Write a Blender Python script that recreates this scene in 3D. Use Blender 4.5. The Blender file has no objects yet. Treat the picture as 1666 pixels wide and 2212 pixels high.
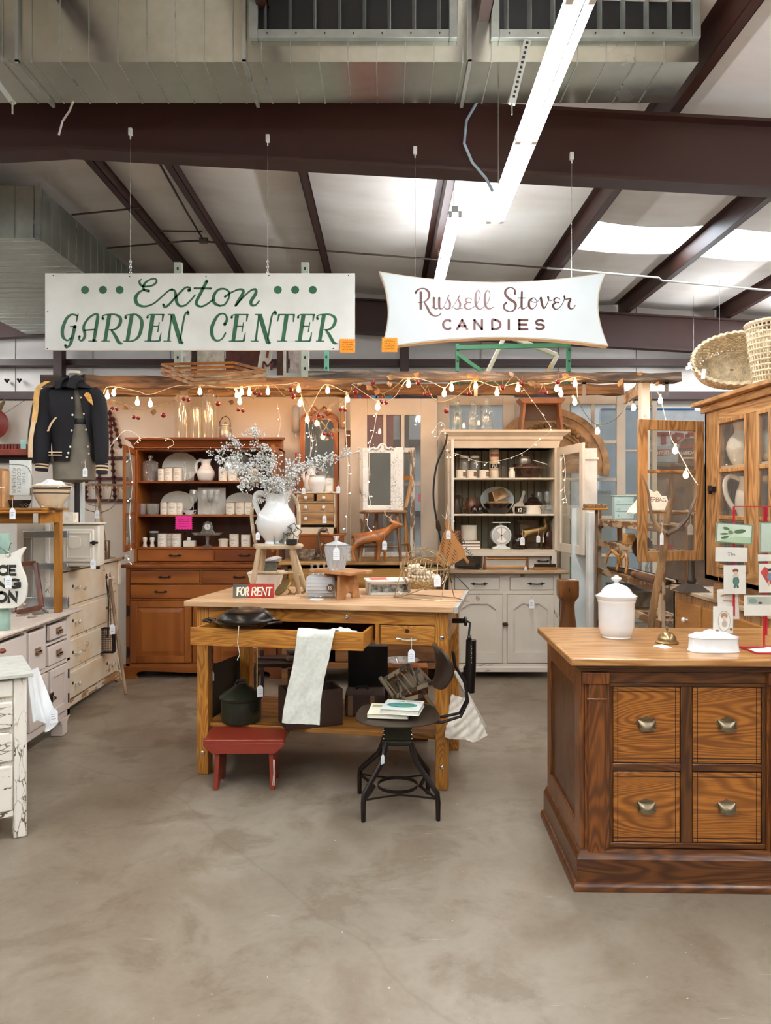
import bpy,bmesh,math,random
from mathutils import Vector,Matrix,Euler
random.seed(7)
PI = math.pi
S = bpy.context.scene
COL = S.collection
F,CX,CY,H = 1650.0,833.0,1090.0,1.5          # focal length in pixels, horizon, eye height

# ---------------------------------------------------------------- camera, world, exposure
cam = bpy.data.cameras.new('camera');cam.sensor_fit = 'HORIZONTAL';cam.sensor_width = 36.0
cam.lens = F/1666*36;cam.shift_y = -16/1666;cam.clip_end = 60;cam.clip_start = .05
co = bpy.data.objects.new('camera',cam);COL.objects.link(co)
co.location = (0,0,H);co.rotation_euler = (PI/2,0,0);S.camera = co
S.view_settings.view_transform = 'Standard';S.view_settings.look = 'None'
S.view_settings.exposure = 1.32;S.view_settings.gamma = 1.0;S.view_settings.use_curve_mapping = False
w = bpy.data.worlds.new('sky');S.world = w;w.use_nodes = True
w.node_tree.nodes['Background'].inputs[0].default_value = (.85,.93,1,1)
w.node_tree.nodes['Background'].inputs[1].default_value = 6.0
S.cycles.max_bounces = 6;S.cycles.diffuse_bounces = 3;S.cycles.glossy_bounces = 3;S.cycles.transmission_bounces = 5
S.cycles.transparent_max_bounces = 12;S.cycles.sample_clamp_indirect = 5;S.cycles.adaptive_threshold = .09
TUBE,BULB = 34.0,42.0                              # strength of fluorescent tubes and of string bulbs

# ---------------------------------------------------------------- helpers
def P(px,py,Z):                                    # a place seen at that pixel, Z metres away
    return Vector(((px-CX)*Z/F,Z,H-(py-CY)*Z/F))
def X(px,Z): return (px-CX)*Z/F
def ZZ(py,Z): return H-(py-CY)*Z/F

class MB:
    def __init__(s): s.v = [];s.f = [];s.st = [];s.M = Matrix.Identity(4)
    def add(s,vs,fs,M=None):
        b = len(s.v);T = s.M @ M if M is not None else s.M;s.st.append((b,len(s.f)))
        s.v += [T @ Vector(v) for v in vs];s.f += [tuple(b+i for i in f) for f in fs];return s
    def box(s,x0,x1,y0,y1,z0,z1,M=None):
        if x0 > x1: x0,x1 = x1,x0
        if y0 > y1: y0,y1 = y1,y0
        if z0 > z1: z0,z1 = z1,z0
        return s.add([(x0,y0,z0),(x1,y0,z0),(x1,y1,z0),(x0,y1,z0),(x0,y0,z1),(x1,y0,z1),(x1,y1,z1),(x0,y1,z1)],
                     [(0,3,2,1),(4,5,6,7),(0,1,5,4),(1,2,6,5),(2,3,7,6),(3,0,4,7)],M)
    def cb(s,c,d,rot=None):
        M = Matrix.Translation(c)
        if rot: M = M @ Euler(rot).to_matrix().to_4x4()
        return s.box(-d[0]/2,d[0]/2,-d[1]/2,d[1]/2,-d[2]/2,d[2]/2,M)
    def bar(s,a,b,w,d=None,up=(0,0,1)):         # square bar from a to b
        a = Vector(a);b = Vector(b);d = d or w;t = (b-a);L = t.length;t.normalize()
        u = Vector(up)
        if abs(t.dot(u)) > .95: u = Vector((0,1,0))
        x = t.cross(u).normalized();y = x.cross(t).normalized()
        M = Matrix.Translation(a) @ Matrix((x,t,y)).transposed().to_4x4()
        return s.box(-w/2,w/2,0,L,-d/2,d/2,M)
    def tube(s,pts,r,n=8,closed=False,M=None,flat=1.0):
        pts = [Vector(p) for p in pts];m = len(pts)
        rs = r if isinstance(r,(list,tuple)) else [r]*m
        vs = [];fs = [];ref = None
        for i,p in enumerate(pts):
            if closed: t = pts[(i+1) % m]-pts[i-1]
            else: t = pts[min(i+1,m-1)]-pts[max(i-1,0)]
            if t.length < 1e-9: t = Vector((0,0,1))
            t.normalize()
            if ref is None: ref = Vector((0,0,1)) if abs(t.z) < .9 else Vector((1,0,0))
            x = t.cross(ref)
            if x.length < 1e-4: x = t.cross(Vector((0,1,0)))
            x.normalize();y = x.cross(t).normalized();ref = y
            for k in range(n):
                a = 2*PI*k/n
                vs.append(p + x*math.cos(a)*rs[i] + y*math.sin(a)*rs[i]*flat)
        for i in range(m if closed else m-1):
            j = (i+1) % m
            for k in range(n):
                l = (k+1) % n
                fs.append((i*n+k,i*n+l,j*n+l,j*n+k))
        if not closed:
            fs.append(tuple(range(n))[::-1]);fs.append(tuple((m-1)*n+k for k in range(n)))
        return s.add(vs,fs,M)
    def cyl(s,a,b,r,n=16): return s.tube([a,b],r,n)
    def lathe(s,prof,c=(0,0,0),n=24,M=None,sx=1,sy=1,wob=0,k=0):
        vs = [];fs = [];c = Vector(c)
        for r,z in prof:
            for i in range(n):
                a = 2*PI*i/n;rr = r*(1+wob*math.cos(k*a)) if wob else r
                vs.append((c.x+rr*math.cos(a)*sx,c.y+rr*math.sin(a)*sy,c.z+z))
        m = len(prof)
        for j in range(m-1):
            for i in range(n):
                l = (i+1) % n
                fs.append((j*n+i,j*n+l,(j+1)*n+l,(j+1)*n+i))
        fs.append(tuple(range(n))[::-1]);fs.append(tuple((m-1)*n+i for i in range(n)))
        return s.add(vs,fs,M)
    def ball(s,c,r,n=12,sc=(1,1,1),M=None):
        pr = [(max(math.sin(PI*j/(n//2+1)),.02)*r,-math.cos(PI*j/(n//2+1))*r) for j in range(n//2+2)]
        T = Matrix.Translation(c) @ Matrix.Diagonal((sc[0],sc[1],sc[2],1))
        return s.lathe(pr,(0,0,0),n,(M @ T) if M is not None else T)
    def prism(s,poly,d0,d1,plane='xz',M=None):  # polygon drawn in a plane, thick from d0 to d1
        n = len(poly)
        def q(p,d): return (p[0],d,p[1]) if plane == 'xz' else ((p[0],p[1],d) if plane == 'xy' else (d,p[0],p[1]))
        vs = [q(p,d0) for p in poly]+[q(p,d1) for p in poly]
        fs = [tuple(range(n)),tuple(range(n,2*n))[::-1]]+[(i,n+i,n+(i+1) % n,(i+1) % n) for i in range(n)]
        return s.add(vs,fs,M)
    def grid(s,fn,nu,nv,th=0,M=None):           # sheet from fn(u,v); th gives it thickness along its normals
        pts = [[Vector(fn(i/nu,j/nv)) for j in range(nv+1)] for i in range(nu+1)]
        vs = [p for r in pts for p in r];W = nv+1
        fs = [(i*W+j,(i+1)*W+j,(i+1)*W+j+1,i*W+j+1) for i in range(nu) for j in range(nv)]
        if th:
            b = len(vs)
            for i in range(nu+1):
                for j in range(nv+1):
                    du = pts[min(i+1,nu)][j]-pts[max(i-1,0)][j];dv = pts[i][min(j+1,nv)]-pts[i][max(j-1,0)]
                    nn = du.cross(dv)
                    if nn.length > 1e-12: nn.normalize()
                    vs.append(pts[i][j]-nn*th)
            fs += [tuple(b+k for k in f[::-1]) for f in fs[:]]
            ring = [i*W for i in range(nu+1)]+[nu*W+j for j in range(1,nv+1)]+[i*W+nv for i in range(nu-1,-1,-1)]+[j for j in range(nv-1,0,-1)]
            for a,c in zip(ring,ring[1:]+ring[:1]): fs.append((a,c,b+c,b+a))
        return s.add(vs,fs,M)
    def frame(s,x0,x1,z0,z1,w,y0,y1,M=None,wb=None):  # picture-frame shape standing in xz
        wb = wb or w
        s.box(x0,x0+w,y0,y1,z0,z1,M);s.box(x1-w,x1,y0,y1,z0,z1,M)
        s.box(x0+w,x1-w,y0,y1,z0,z0+wb,M);return s.box(x0+w,x1-w,y0,y1,z1-w,z1,M)

def xf(o):
    return Matrix.Translation(o.location) @ o.rotation_euler.to_matrix().to_4x4()
def absm(o):
    return absm(o.parent) @ xf(o) if o.parent else xf(o)
def parts(parent,name,mb,mat,k=1,**kw):      # one object for every k shapes of the builder
    st = mb.st+[(len(mb.v),len(mb.f))];out = []
    for i in range(0,len(mb.st),k):
        (a,fa),(b,fb) = st[i],st[min(i+k,len(st)-1)]
        m = MB();m.v = mb.v[a:b];m.f = [tuple(q-a for q in f) for f in mb.f[fa:fb]]
        out.append(part(parent,name,m,mat,**kw))
    return out
def part(parent,name,mb,mat,world=False,bev=0,sub=0,label=None,smooth=True,solid=0):
    vs = mb.v
    if world and parent is not None:
        I = absm(parent).inverted();vs = [I @ v for v in vs]
    me = bpy.data.meshes.new(name);me.from_pydata([tuple(v) for v in vs],[],mb.f);me.update()
    bm = bmesh.new();bm.from_mesh(me);bmesh.ops.recalc_face_normals(bm,faces=bm.faces)
    bm.to_mesh(me);bm.free()
    if smooth:
        me.shade_smooth();me.set_sharp_from_angle(angle=math.radians(38))
    me.materials.append(mat)
    o = bpy.data.objects.new(name,me);COL.objects.link(o);o.parent = parent
    if solid:
        m = o.modifiers.new('solid','SOLIDIFY');m.thickness = solid
    if bev:
        m = o.modifiers.new('bevel','BEVEL');m.width = bev;m.segments = 2;m.limit_method = 'ANGLE'
    if sub:
        m = o.modifiers.new('sub','SUBSURF');m.levels = sub;m.render_levels = sub
    if label: o['label'] = label
    return o
def thing(name,label,cat,loc=(0,0,0),rz=0,group=None):
    o = bpy.data.objects.new(name,None);COL.objects.link(o);o.empty_display_size = .05
    o.location = loc;o.rotation_euler = (0,0,rz);o['label'] = label;o['category'] = cat
    if group: o['group'] = group
    return o
def solo(name,label,cat,mb,mat,group=None,kind=None,**k):   # a thing that is one mesh; authored in world space
    xs = [v.x for v in mb.v];ys = [v.y for v in mb.v];zs = [v.z for v in mb.v]
    L = Vector(((min(xs)+max(xs))/2,(min(ys)+max(ys))/2,min(zs)))
    mb.v = [v-L for v in mb.v]
    o = part(None,name,mb,mat,**k);o.location = L
    o['label'] = label;o['category'] = cat
    if group: o['group'] = group
    if kind: o['kind'] = kind
    return o
def struct(name,mb,mat,**k):
    o = part(None,name,mb,mat,**k);o['kind'] = 'structure';return o
def dup(o,loc=None,rz=None,label=None,group=None,parent=None,scale=None):
    c = o.copy();COL.objects.link(c)
    if parent is not None: c.parent = parent
    if loc is not None: c.location = loc
    if rz is not None: c.rotation_euler = (0,0,rz)
    if scale is not None: c.scale = (scale,)*3 if not hasattr(scale,'__len__') else scale
    if label: c['label'] = label
    if group: c['group'] = group
    for ch in [x for x in o.children]: dup(ch,parent=c)
    return c

# ---------------------------------------------------------------- materials
def hx(h):
    h = h.lstrip('#');c = [int(h[i:i+2],16)/255 for i in (0,2,4)]
    return tuple(((x+.055)/1.055)**2.4 if x > .04045 else x/12.92 for x in c)+(1,)
class NT:
    def __init__(s,name):
        s.m = bpy.data.materials.new(name);s.m.use_nodes = True;s.t = s.m.node_tree;s.t.nodes.clear()
        s.out = s.n('ShaderNodeOutputMaterial')
    def n(s,k,**a):
        x = s.t.nodes.new(k)
        for q,v in a.items(): setattr(x,q,v)
        return x
    def l(s,a,b): s.t.links.new(a,b)
    def obj(s,scale=(1,1,1),rnd=True):
        tc = s.n('ShaderNodeTexCoord');mp = s.n('ShaderNodeMapping');s.l(tc.outputs['Object'],mp.inputs[0])
        mp.inputs['Scale'].default_value = scale
        if rnd:
            oi = s.n('ShaderNodeObjectInfo');mu = s.n('ShaderNodeMath',operation='MULTIPLY');mu.inputs[1].default_value = 37
            s.l(oi.outputs['Random'],mu.inputs[0]);s.l(mu.outputs[0],mp.inputs['Location'])
        return mp.outputs[0]
    def noise(s,v,scale,detail=4,rough=.5,dist=0):
        x = s.n('ShaderNodeTexNoise');x.inputs['Scale'].default_value = scale;x.inputs['Detail'].default_value = detail
        x.inputs['Roughness'].default_value = rough;x.inputs['Distortion'].default_value = dist
        s.l(v,x.inputs['Vector']);return x.outputs[0]
    def ramp(s,v,stops):
        x = s.n('ShaderNodeValToRGB');e = x.color_ramp.elements
        while len(e) < len(stops): e.new(.5)
        for i,(p,c) in enumerate(stops):
            e[i].position = p;e[i].color = hx(c) if isinstance(c,str) else (c,c,c,1)
        s.l(v,x.inputs[0]);return x.outputs[0]
    def math(s,op,a,b=None):
        x = s.n('ShaderNodeMath',operation=op)
        for i,q in enumerate((a,b)):
            if q is None: continue
            if isinstance(q,(int,float)): x.inputs[i].default_value = q
            else: s.l(q,x.inputs[i])
        return x.outputs[0]
    def mix(s,f,a,b,mode='MIX'):
        x = s.n('ShaderNodeMix',data_type='RGBA',blend_type=mode)
        for i,q in ((0,f),(6,a),(7,b)):
            if isinstance(q,str): x.inputs[i].default_value = hx(q)
            elif isinstance(q,(int,float)): x.inputs[i].default_value = q
            else: s.l(q,x.inputs[i])
        return x.outputs[2]
    def shade(s,col,k):
        x = s.n('ShaderNodeRGB');x.outputs[0].default_value = tuple(min(1,q*k) for q in hx(col)[:3])+(1,);return x.outputs[0]
    def bsdf(s,col,rough=.5,metal=0,bump=None,bs=.3,bd=.002,sheen=0,coat=0,spec=None,trans=0):
        b = s.n('ShaderNodeBsdfPrincipled')
        for k,q in (('Base Color',col),('Roughness',rough),('Metallic',metal)):
            if isinstance(q,str): b.inputs[k].default_value = hx(q)
            elif isinstance(q,(int,float)): b.inputs[k].default_value = q
            else: s.l(q,b.inputs[k])
        if coat: b.inputs['Coat Weight'].default_value = coat;b.inputs['Coat Roughness'].default_value = .15
        if sheen: b.inputs['Sheen Weight'].default_value = sheen
        if spec is not None: b.inputs['Specular IOR Level'].default_value = spec
        if trans: b.inputs['Transmission Weight'].default_value = trans
        if bump is not None:
            u = s.n('ShaderNodeBump');u.inputs['Strength'].default_value = bs;u.inputs['Distance'].default_value = bd
            s.l(bump,u.inputs['Height']);s.l(u.outputs[0],b.inputs['Normal'])
        s.l(b.outputs[0],s.out.inputs[0]);return s.m
_mc = {}
def cache(fn):
    def g(*a,**k):
        key = (fn.__name__,a,tuple(sorted(k.items())))
        if key not in _mc: _mc[key] = fn(*a,**k)
        return _mc[key]
    return g
@cache
def plain(col,rough=.5,metal=0,var=.06,coat=0,scale=12,bump=0,sheen=0):
    t = NT('painted');v = t.obj()
    nz = t.noise(v,scale,5)
    c = t.mix(t.ramp(nz,[(.3,0.),(.7,1.)]),t.shade(col,1-1.6*var),t.shade(col,1+1.6*var))
    return t.bsdf(c,rough,metal,bump=nz if bump else None,bs=bump or .3,coat=coat,sheen=sheen)
@cache
def wood(light,dark,axis='z',scale=1.0,rough=.42,rings=22,mid=None,pores=.35,coat=0,knot=0):
    t = NT('wood')
    sc = [7*scale]*3;sc['xyz'.index(axis)] = .9*scale
    v = t.obj(tuple(sc));n1 = t.noise(v,1.0,2,.45,.4)
    sn = t.math('SINE',t.math('MULTIPLY',n1,rings*2.2))
    fig = t.math('MULTIPLY_ADD',sn,.5);t.t.nodes[-1].inputs[2].default_value = .5
    s2 = [240]*3;s2['xyz'.index(axis)] = 9
    n2 = t.noise(t.obj(tuple(s2)),1.0,2,.6)
    n3 = t.noise(t.obj((2.5,2.5,2.5)),1.0,3)
    mid = mid or light
    base = t.ramp(t.math('ADD',t.math('MULTIPLY',fig,.62),t.math('MULTIPLY',n3,.45)),[(.12,dark),(.5,mid),(.8,light)])
    por = t.ramp(n2,[(.34,1.),(.5,0.)])
    c = t.mix(t.math('MULTIPLY',por,pores),base,dark)
    return t.bsdf(c,rough,0,bump=n2,bs=.12,bd=.001,coat=coat)
@cache
def chip(paint,under,amt=.42,scale=9,axis='z',rough=.6,var='#d9cdb8',stretch=4.0,wear=0.25):
    t = NT('chipped_paint');s = [scale]*3;s['xyz'.index(axis)] = scale/stretch
    a = t.noise(t.obj(tuple(s)),1.6,9,.68,.2)
    b = t.noise(t.obj((1.7,1.7,1.7)),1,3)
    m = t.math('ADD',t.math('MULTIPLY',a,.75),t.math('MULTIPLY',b,.25))
    msk = t.ramp(m,[(amt-.012,1.),(amt+.012,0.)])
    c0 = t.mix(t.math('MULTIPLY',t.ramp(t.noise(t.obj((5,5,5)),1,6),[(.35,0.),(.7,1.)]),wear),paint,var)
    c = t.mix(msk,c0,under)
    return t.bsdf(c,rough,0,bump=t.math('SUBTRACT',1.0,msk),bs=.5,bd=.001)
@cache
def cracked(paint,under,amt=.045,scale=11,stretch=3.0,axis='x',rough=.55):
    t = NT('crackled_paint');s = [scale]*3;s['xyz'.index(axis)] = scale/stretch
    v = t.obj(tuple(s));
    vv = t.n('ShaderNodeTexVoronoi',feature='DISTANCE_TO_EDGE');vv.inputs['Scale'].default_value = 2.2
    wv = t.mix(.25,v,t.noise(v,2.0,4));
    nn = t.n('ShaderNodeTexNoise');nn.inputs['Scale'].default_value = 3;t.l(v,nn.inputs['Vector'])
    t.l(t.mix(.3,v,nn.outputs['Color']),vv.inputs['Vector'])
    g = t.ramp(t.noise(t.obj((6,6,6)),1,4),[(.45,0.),(.62,1.)])
    m = t.math('MULTIPLY',t.ramp(vv.outputs['Distance'],[(amt*.6,1.),(amt*1.2,0.)]),g)
    ch = t.ramp(t.noise(v,1.3,9,.7),[(.36,1.),(.375,0.)])
    m = t.math('MAXIMUM',m,ch)
    c = t.mix(m,t.mix(t.noise(v,4,4),paint,'#efe8da'),under)
    return t.bsdf(c,rough,0,bump=t.math('SUBTRACT',1.0,m),bs=.6,bd=.0015)
@cache
def glassy(tint='#ffffff',refl=.12,rough=.02,dens=.08):  # thin clear glass: mostly see-through, mirrors at grazing angles
    t = NT('clear_glass');lw = t.n('ShaderNodeLayerWeight');lw.inputs[0].default_value = .5
    tr = t.n('ShaderNodeBsdfTransparent');tr.inputs[0].default_value = hx(tint)
    gl = t.n('ShaderNodeBsdfGlossy');gl.inputs['Roughness'].default_value = rough;gl.inputs[0].default_value = (1,1,1,1)
    f = t.math('ADD',t.math('MULTIPLY',t.math('POWER',lw.outputs['Facing'],5.0),.7),refl*.6)
    mx = t.n('ShaderNodeMixShader');t.l(f,mx.inputs[0]);t.l(tr.outputs[0],mx.inputs[1]);t.l(gl.outputs[0],mx.inputs[2])
    d = t.n('ShaderNodeBsdfDiffuse');d.inputs[0].default_value = hx('#e8ecec')
    m2 = t.n('ShaderNodeMixShader');m2.inputs[0].default_value = dens
    t.l(mx.outputs[0],m2.inputs[1]);t.l(d.outputs[0],m2.inputs[2]);t.l(m2.outputs[0],t.out.inputs[0]);return t.m
@cache
def emit(col,st):
    t = NT('glowing');e = t.n('ShaderNodeEmission');e.inputs[0].default_value = hx(col);e.inputs[1].default_value = st
    t.l(e.outputs[0],t.out.inputs[0]);return t.m
def concrete():
    t = NT('concrete');v = t.obj((1,1,1),False)
    big = t.noise(v,.55,6,.6,.6);med = t.noise(v,2.4,8,.65,.4);fin = t.noise(v,30,5,.7)
    c = t.ramp(t.math('ADD',t.math('MULTIPLY',big,.6),t.math('MULTIPLY',med,.4)),
               [(.34,'#5c4a36'),(.47,'#7d7060'),(.62,'#a39a8b')])
    c = t.mix(t.math('MULTIPLY',t.ramp(med,[(.48,0.),(.6,1.)]),.65),c,'#5b4830')
    c = t.mix(t.math('MULTIPLY',t.ramp(fin,[(.3,0.),(.7,1.)]),.2),c,'#9c917c')
    sp = t.ramp(t.noise(v,55,3,.5),[(.735,0.),(.76,1.)]);c = t.mix(t.math('MULTIPLY',sp,.7),c,'#e8e0d0')
    sx = t.obj((3,40,3),False);sc = t.math('MULTIPLY',t.ramp(t.noise(sx,1.0,4,.6,.8),[(.70,0.),(.74,1.)]),.35)
    c = t.mix(sc,c,'#d8cfbf')
    vo = t.n('ShaderNodeTexVoronoi',feature='DISTANCE_TO_EDGE');vo.inputs['Scale'].default_value = .42
    nn = t.n('ShaderNodeTexNoise');nn.inputs['Scale'].default_value = 1.6;nn.inputs['Detail'].default_value = 6;t.l(v,nn.inputs['Vector'])
    t.l(t.mix(.22,v,nn.outputs['Color']),vo.inputs['Vector'])
    cr = t.math('MULTIPLY',t.ramp(vo.outputs['Distance'],[(.0004,1.),(.0015,0.)]),.2)
    c = t.mix(cr,c,'#4b4130')
    return t.bsdf(c,t.ramp(med,[(.3,.28),(.7,.5)]),0,bump=fin,bs=.08,bd=.002)
def galv(name='zinc',col='#a9a9a0',dark='#7c7d73',rough=.38,metal=.85,s=(2,2,2)):
    t = NT(name);n = t.noise(t.obj(s),1.5,5,.6);g = t.noise(t.obj((18,18,18)),1,3)
    c = t.mix(t.ramp(t.math('ADD',t.math('MULTIPLY',n,.7),t.math('MULTIPLY',g,.3)),[(.3,0.),(.7,1.)]),dark,col)
    return t.bsdf(c,t.ramp(n,[(.3,rough-.05),(.7,rough+.08)]),metal)

M_iron = plain('#1c1512',.55,.3,var=.15);M_black = plain('#0d0a09',.5,0)
M_steel = plain('#b9b8b0',.25,1.0);M_chrome = plain('#d8d8d4',.12,1.0);M_brass = plain('#8f7748',.38,.9)
M_bronze = plain('#5a4630',.35,.85);M_white = plain('#e4e3de',.14,0,var=.02,coat=.5)
M_cream = plain('#ece5d3',.35,0,var=.04);M_label = plain('#f2eee2',.6,0,var=.03)
M_paper = plain('#f0f1f2',.8,0,var=.02);M_ink = plain('#3a3430',.8,0)
M_glass = glassy('#ffffff',.06,.02,.03);M_crystal = glassy('#f6f8f7',.22,.04,.16);M_ware = glassy('#fafcfb',.14,.03,.12)
def realglass():
    t = NT('cut_crystal');g = t.n('ShaderNodeBsdfGlass');g.inputs['IOR'].default_value = 1.5;g.inputs['Roughness'].default_value = .03;g.inputs[0].default_value = (.98,.99,.99,1)
    d = t.n('ShaderNodeBsdfDiffuse');d.inputs[0].default_value = (.9,.92,.92,1);m = t.n('ShaderNodeMixShader');m.inputs[0].default_value = .4
    t.l(g.outputs[0],m.inputs[1]);t.l(d.outputs[0],m.inputs[2]);t.l(m.outputs[0],t.out.inputs[0]);return t.m
M_cut = realglass()
M_string = plain('#d8cdb8',.9,0)
# ================================================================ the building
def roofz(x): return 5.12 - .055*abs(x+2.55)          # underside of the insulation
m_ins = None
def insul():
    t = NT('vinyl_insulation');v = t.obj((1,1,1),False)
    a = t.noise(t.obj((.5,2.2,1),False),1,5,.6,.3);b = t.noise(v,1.1,4)
    c = t.ramp(t.math('ADD',t.math('MULTIPLY',a,.5),t.math('MULTIPLY',b,.5)),[(.35,'#d8cdc2'),(.5,'#e6ddd4'),(.65,'#efe8e1')])
    return t.bsdf(c,.55,0,bump=a,bs=.25,bd=.03)
m_ins = insul();m_brown = plain('#37190f',.5,0,var=.08,scale=1);m_wallp = plain('#c9c4bb',.6,0,var=.05,scale=2)
XL,XR,YB,YF = -9.0,9.0,12.5,-7.0
struct('floor',MB().box(XL-.2,XR+.2,YF-.2,YB+.2,-.2,0),concrete(),smooth=False)
# roof with one translucent strip on the right half
PUR = [-7.5,-5.95,-4.4,-2.95,-2.2,-.85,.62,2.28,3.8,5.4,7.0]
edges = [XL]+PUR+[XR]
sky0,sky1 = 8.95,9.95
mb = MB()
def slab(mb,xa,xb,ya,yb,sag=.05):
    def fn(u,v):
        x = xa+(xb-xa)*u;y = ya+(yb-ya)*v
        return (x,y,roofz(x)-sag*math.sin(PI*u)*(1+.25*math.sin(y*2.1+xa)))
    mb.grid(fn,8,max(2,int((yb-ya)/.5)),-.06)
for a,b in zip(edges,edges[1:]):
    if a >= 2.2:
        slab(mb,a,b,YF,sky0);slab(mb,a,b,sky1,YB)
    else: slab(mb,a,b,YF,YB)
struct('ceiling',mb,m_ins)
t = NT('translucent_panel');tl = t.n('ShaderNodeBsdfTranslucent');tl.inputs[0].default_value = (.95,.97,1,1);t.l(tl.outputs[0],t.out.inputs[0])
mb = MB()
for a,b in zip(edges,edges[1:]):
    if a >= 2.2: mb.grid(lambda u,v,a=a,b=b: (a+(b-a)*u,sky0+(sky1-sky0)*v,roofz(a+(b-a)*u)+.05),4,8)
struct('window_1',mb,t.m)
for k,(nm,a) in enumerate((('wall_back',(XL,XR,YB,YB+.15,0,5.3)),('wall_left',(XL-.15,XL,YF,YB,0,5.3)),
              ('wall_right',(XR,XR+.15,YF,YB,0,5.3)),('wall_front',(XL,XR,YF-.15,YF,0,5.3)))):
    struct(nm,MB().box(*a),m_ins if nm == 'wall_back' else plain('#6e675d',.6,0,var=.05,scale=2),smooth=False)
# wall seams, girts and wall posts at the back
mb = MB()
for i in range(14): mb.box(-8.6+i*1.27,-8.592+i*1.27,YB-.012,YB,0,5.0)
struct('trim_1',mb,plain('#8f8880',.7),smooth=False)
for i,(z,h) in enumerate(((3.74,.1),(3.2,.12),(2.45,.1),(1.3,.1))):
    struct('trim_%d' % (i+2),MB().box(XL,XR,YB-.22,YB-.015,z,z+h),m_brown,smooth=False)
for i,xx in enumerate((-5.2,.3)):
    solo('wall_post',('dark brown steel wall post seen above the jacket, below the long green-lettered sign',
                       'dark brown steel wall post seen between the two hanging signs')[i],'post',
         MB().box(xx-.07,xx+.07,YB-.4,YB-.23,0,4.1),m_brown,bev=.004)
# rigid frame rafters, straight in plan and broken at the ridge
def rafter(y,name,label,d=.52,w=.2):
    r = thing(name,label,'roof beam',(-2.5,y,4.4))
    def zt(x): return roofz(x)-.26
    for nm,a,b in (('web',0,0),):
        mb = MB();
        for xa,xb in ((XL,-2.55),(-2.55,XR)):
            mb.prism([(xa,zt(xa)-d),(xb,zt(xb)-d),(xb,zt(xb)),(xa,zt(xa))],y-.008,y+.008)
        part(r,'web',mb,m_brown,True,smooth=False)
    for s in (0,1):
        mb = MB()
        for xa,xb in ((XL,-2.55),(-2.55,XR)):
            o = 0 if s else d
            mb.prism([(xa,zt(xa)-o-.016),(xb,zt(xb)-o-.016),(xb,zt(xb)-o+.01),(xa,zt(xa)-o+.01)],y-w/2,y+w/2)
        part(r,'flange',mb,m_brown,True,smooth=False)
    return r
rafter(6.15,'roof_beam','big dark brown steel beam just behind the metal duct, crossing the whole ceiling')
rafter(12.1,'roof_beam','dark brown steel beam at the far end wall, behind the two hanging signs',w=.16)
rafter(0.2,'roof_beam','dark brown steel beam overhead nearest the camera, out of the frame')
# purlins: Z sections running away from the camera
pl = ['left of the left duct, far side','hidden above the left duct','leftmost one seen below the big beam','just left of the roof ridge',
      'just right of the roof ridge','narrow one above the right half of the green-lettered sign',
      'purlin behind the small far fluorescent light','purlin above the candy sign, right of the long light','purlin crossing the bright skylight','far right purlin meeting the end beam','purlin at the right edge of the roof']
for x,lb in zip(PUR,pl):
    zt = roofz(x)
    mb = MB();mb.box(x-.006,x+.006,YF+.05,YB-.05,zt-.22,zt);mb.box(x-.006,x+.075,YF+.05,YB-.05,zt-.222,zt-.215)
    mb.box(x+.069,x+.075,YF+.05,YB-.05,zt-.222,zt-.2);mb.box(x-.075,x+.006,YF+.05,YB-.05,zt-.008,zt)
    solo('purlin','dark brown steel purlin: '+lb,'purlin',mb,m_brown,'roof purlins',smooth=False)
# ---- conduits and wires near the roof
def pipe(pts,r,name,label,cat,mat,n=8): return solo(name,label,cat,MB().tube(pts,r,n),mat)
m_pipe = plain('#b9b3aa',.4,.5);m_dk = plain('#4a3c34',.5,.3)
pipe([P(228,536,10),P(400,521,10),P(440,520,10)],.012,'conduit','thin dark conduit running from the left duct to the junction box','pipe',m_dk)
solo('junction_box','small grey junction box on the conduit under the roof','box',MB().cb(P(440,520,10),(.11,.05,.07)),plain('#7b736b',.5,.4),bev=.004)
pipe([P(446,522,10),P(870,555,10),P(1182,579,10)],.012,'conduit','thin dark conduit crossing the ceiling above both signs','pipe',m_dk)
pipe([P(1182,579,10),P(1424,600,10),P(1430,606,10),P(1666,628,10),P(2100,668,10)],.014,'conduit','pale conduit continuing right over the candy sign','pipe',m_pipe)
pipe([P(318,305,7.2),P(400,452,8.8),P(438,516,10)],.012,'conduit','thin conduit beside the ridge purlin dropping to the junction box','pipe',m_dk)
pipe([P(155,464,8.5),P(303,449,8.5)],.011,'bridging_rod','short dark rod between roof purlins, nearest the left duct','rod',m_dk)
pipe([P(340,499,9.6),P(437,500,9.6)],.012,'bridging_rod','short dark rod between the two ridge purlins','rod',m_dk)
pipe([P(1460,212,6.6),P(1666,232,6.6),P(1900,258,6.6)],.018,'conduit','dark pipe above the beam at the upper right, under the roof','pipe',m_dk)
# loose cable hanging off the main beam by the long light
pipe([P(1030,222,6.0),P(1008,260,6.0),P(1003,310,5.95),P(1020,350,6.0),P(1050,385,6.1),P(1064,412,6.2)],.011,'cable','grey cable looping down from the duct behind the long light','cable',plain('#8d9aa0',.5))
pipe([P(158,220,5.6),P(150,240,5.75),P(135,262,5.9),P(127,292,5.9)],.008,'cable','thin pale cable hanging from the duct at the upper left','cable',plain('#cfc6ba',.6))

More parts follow.
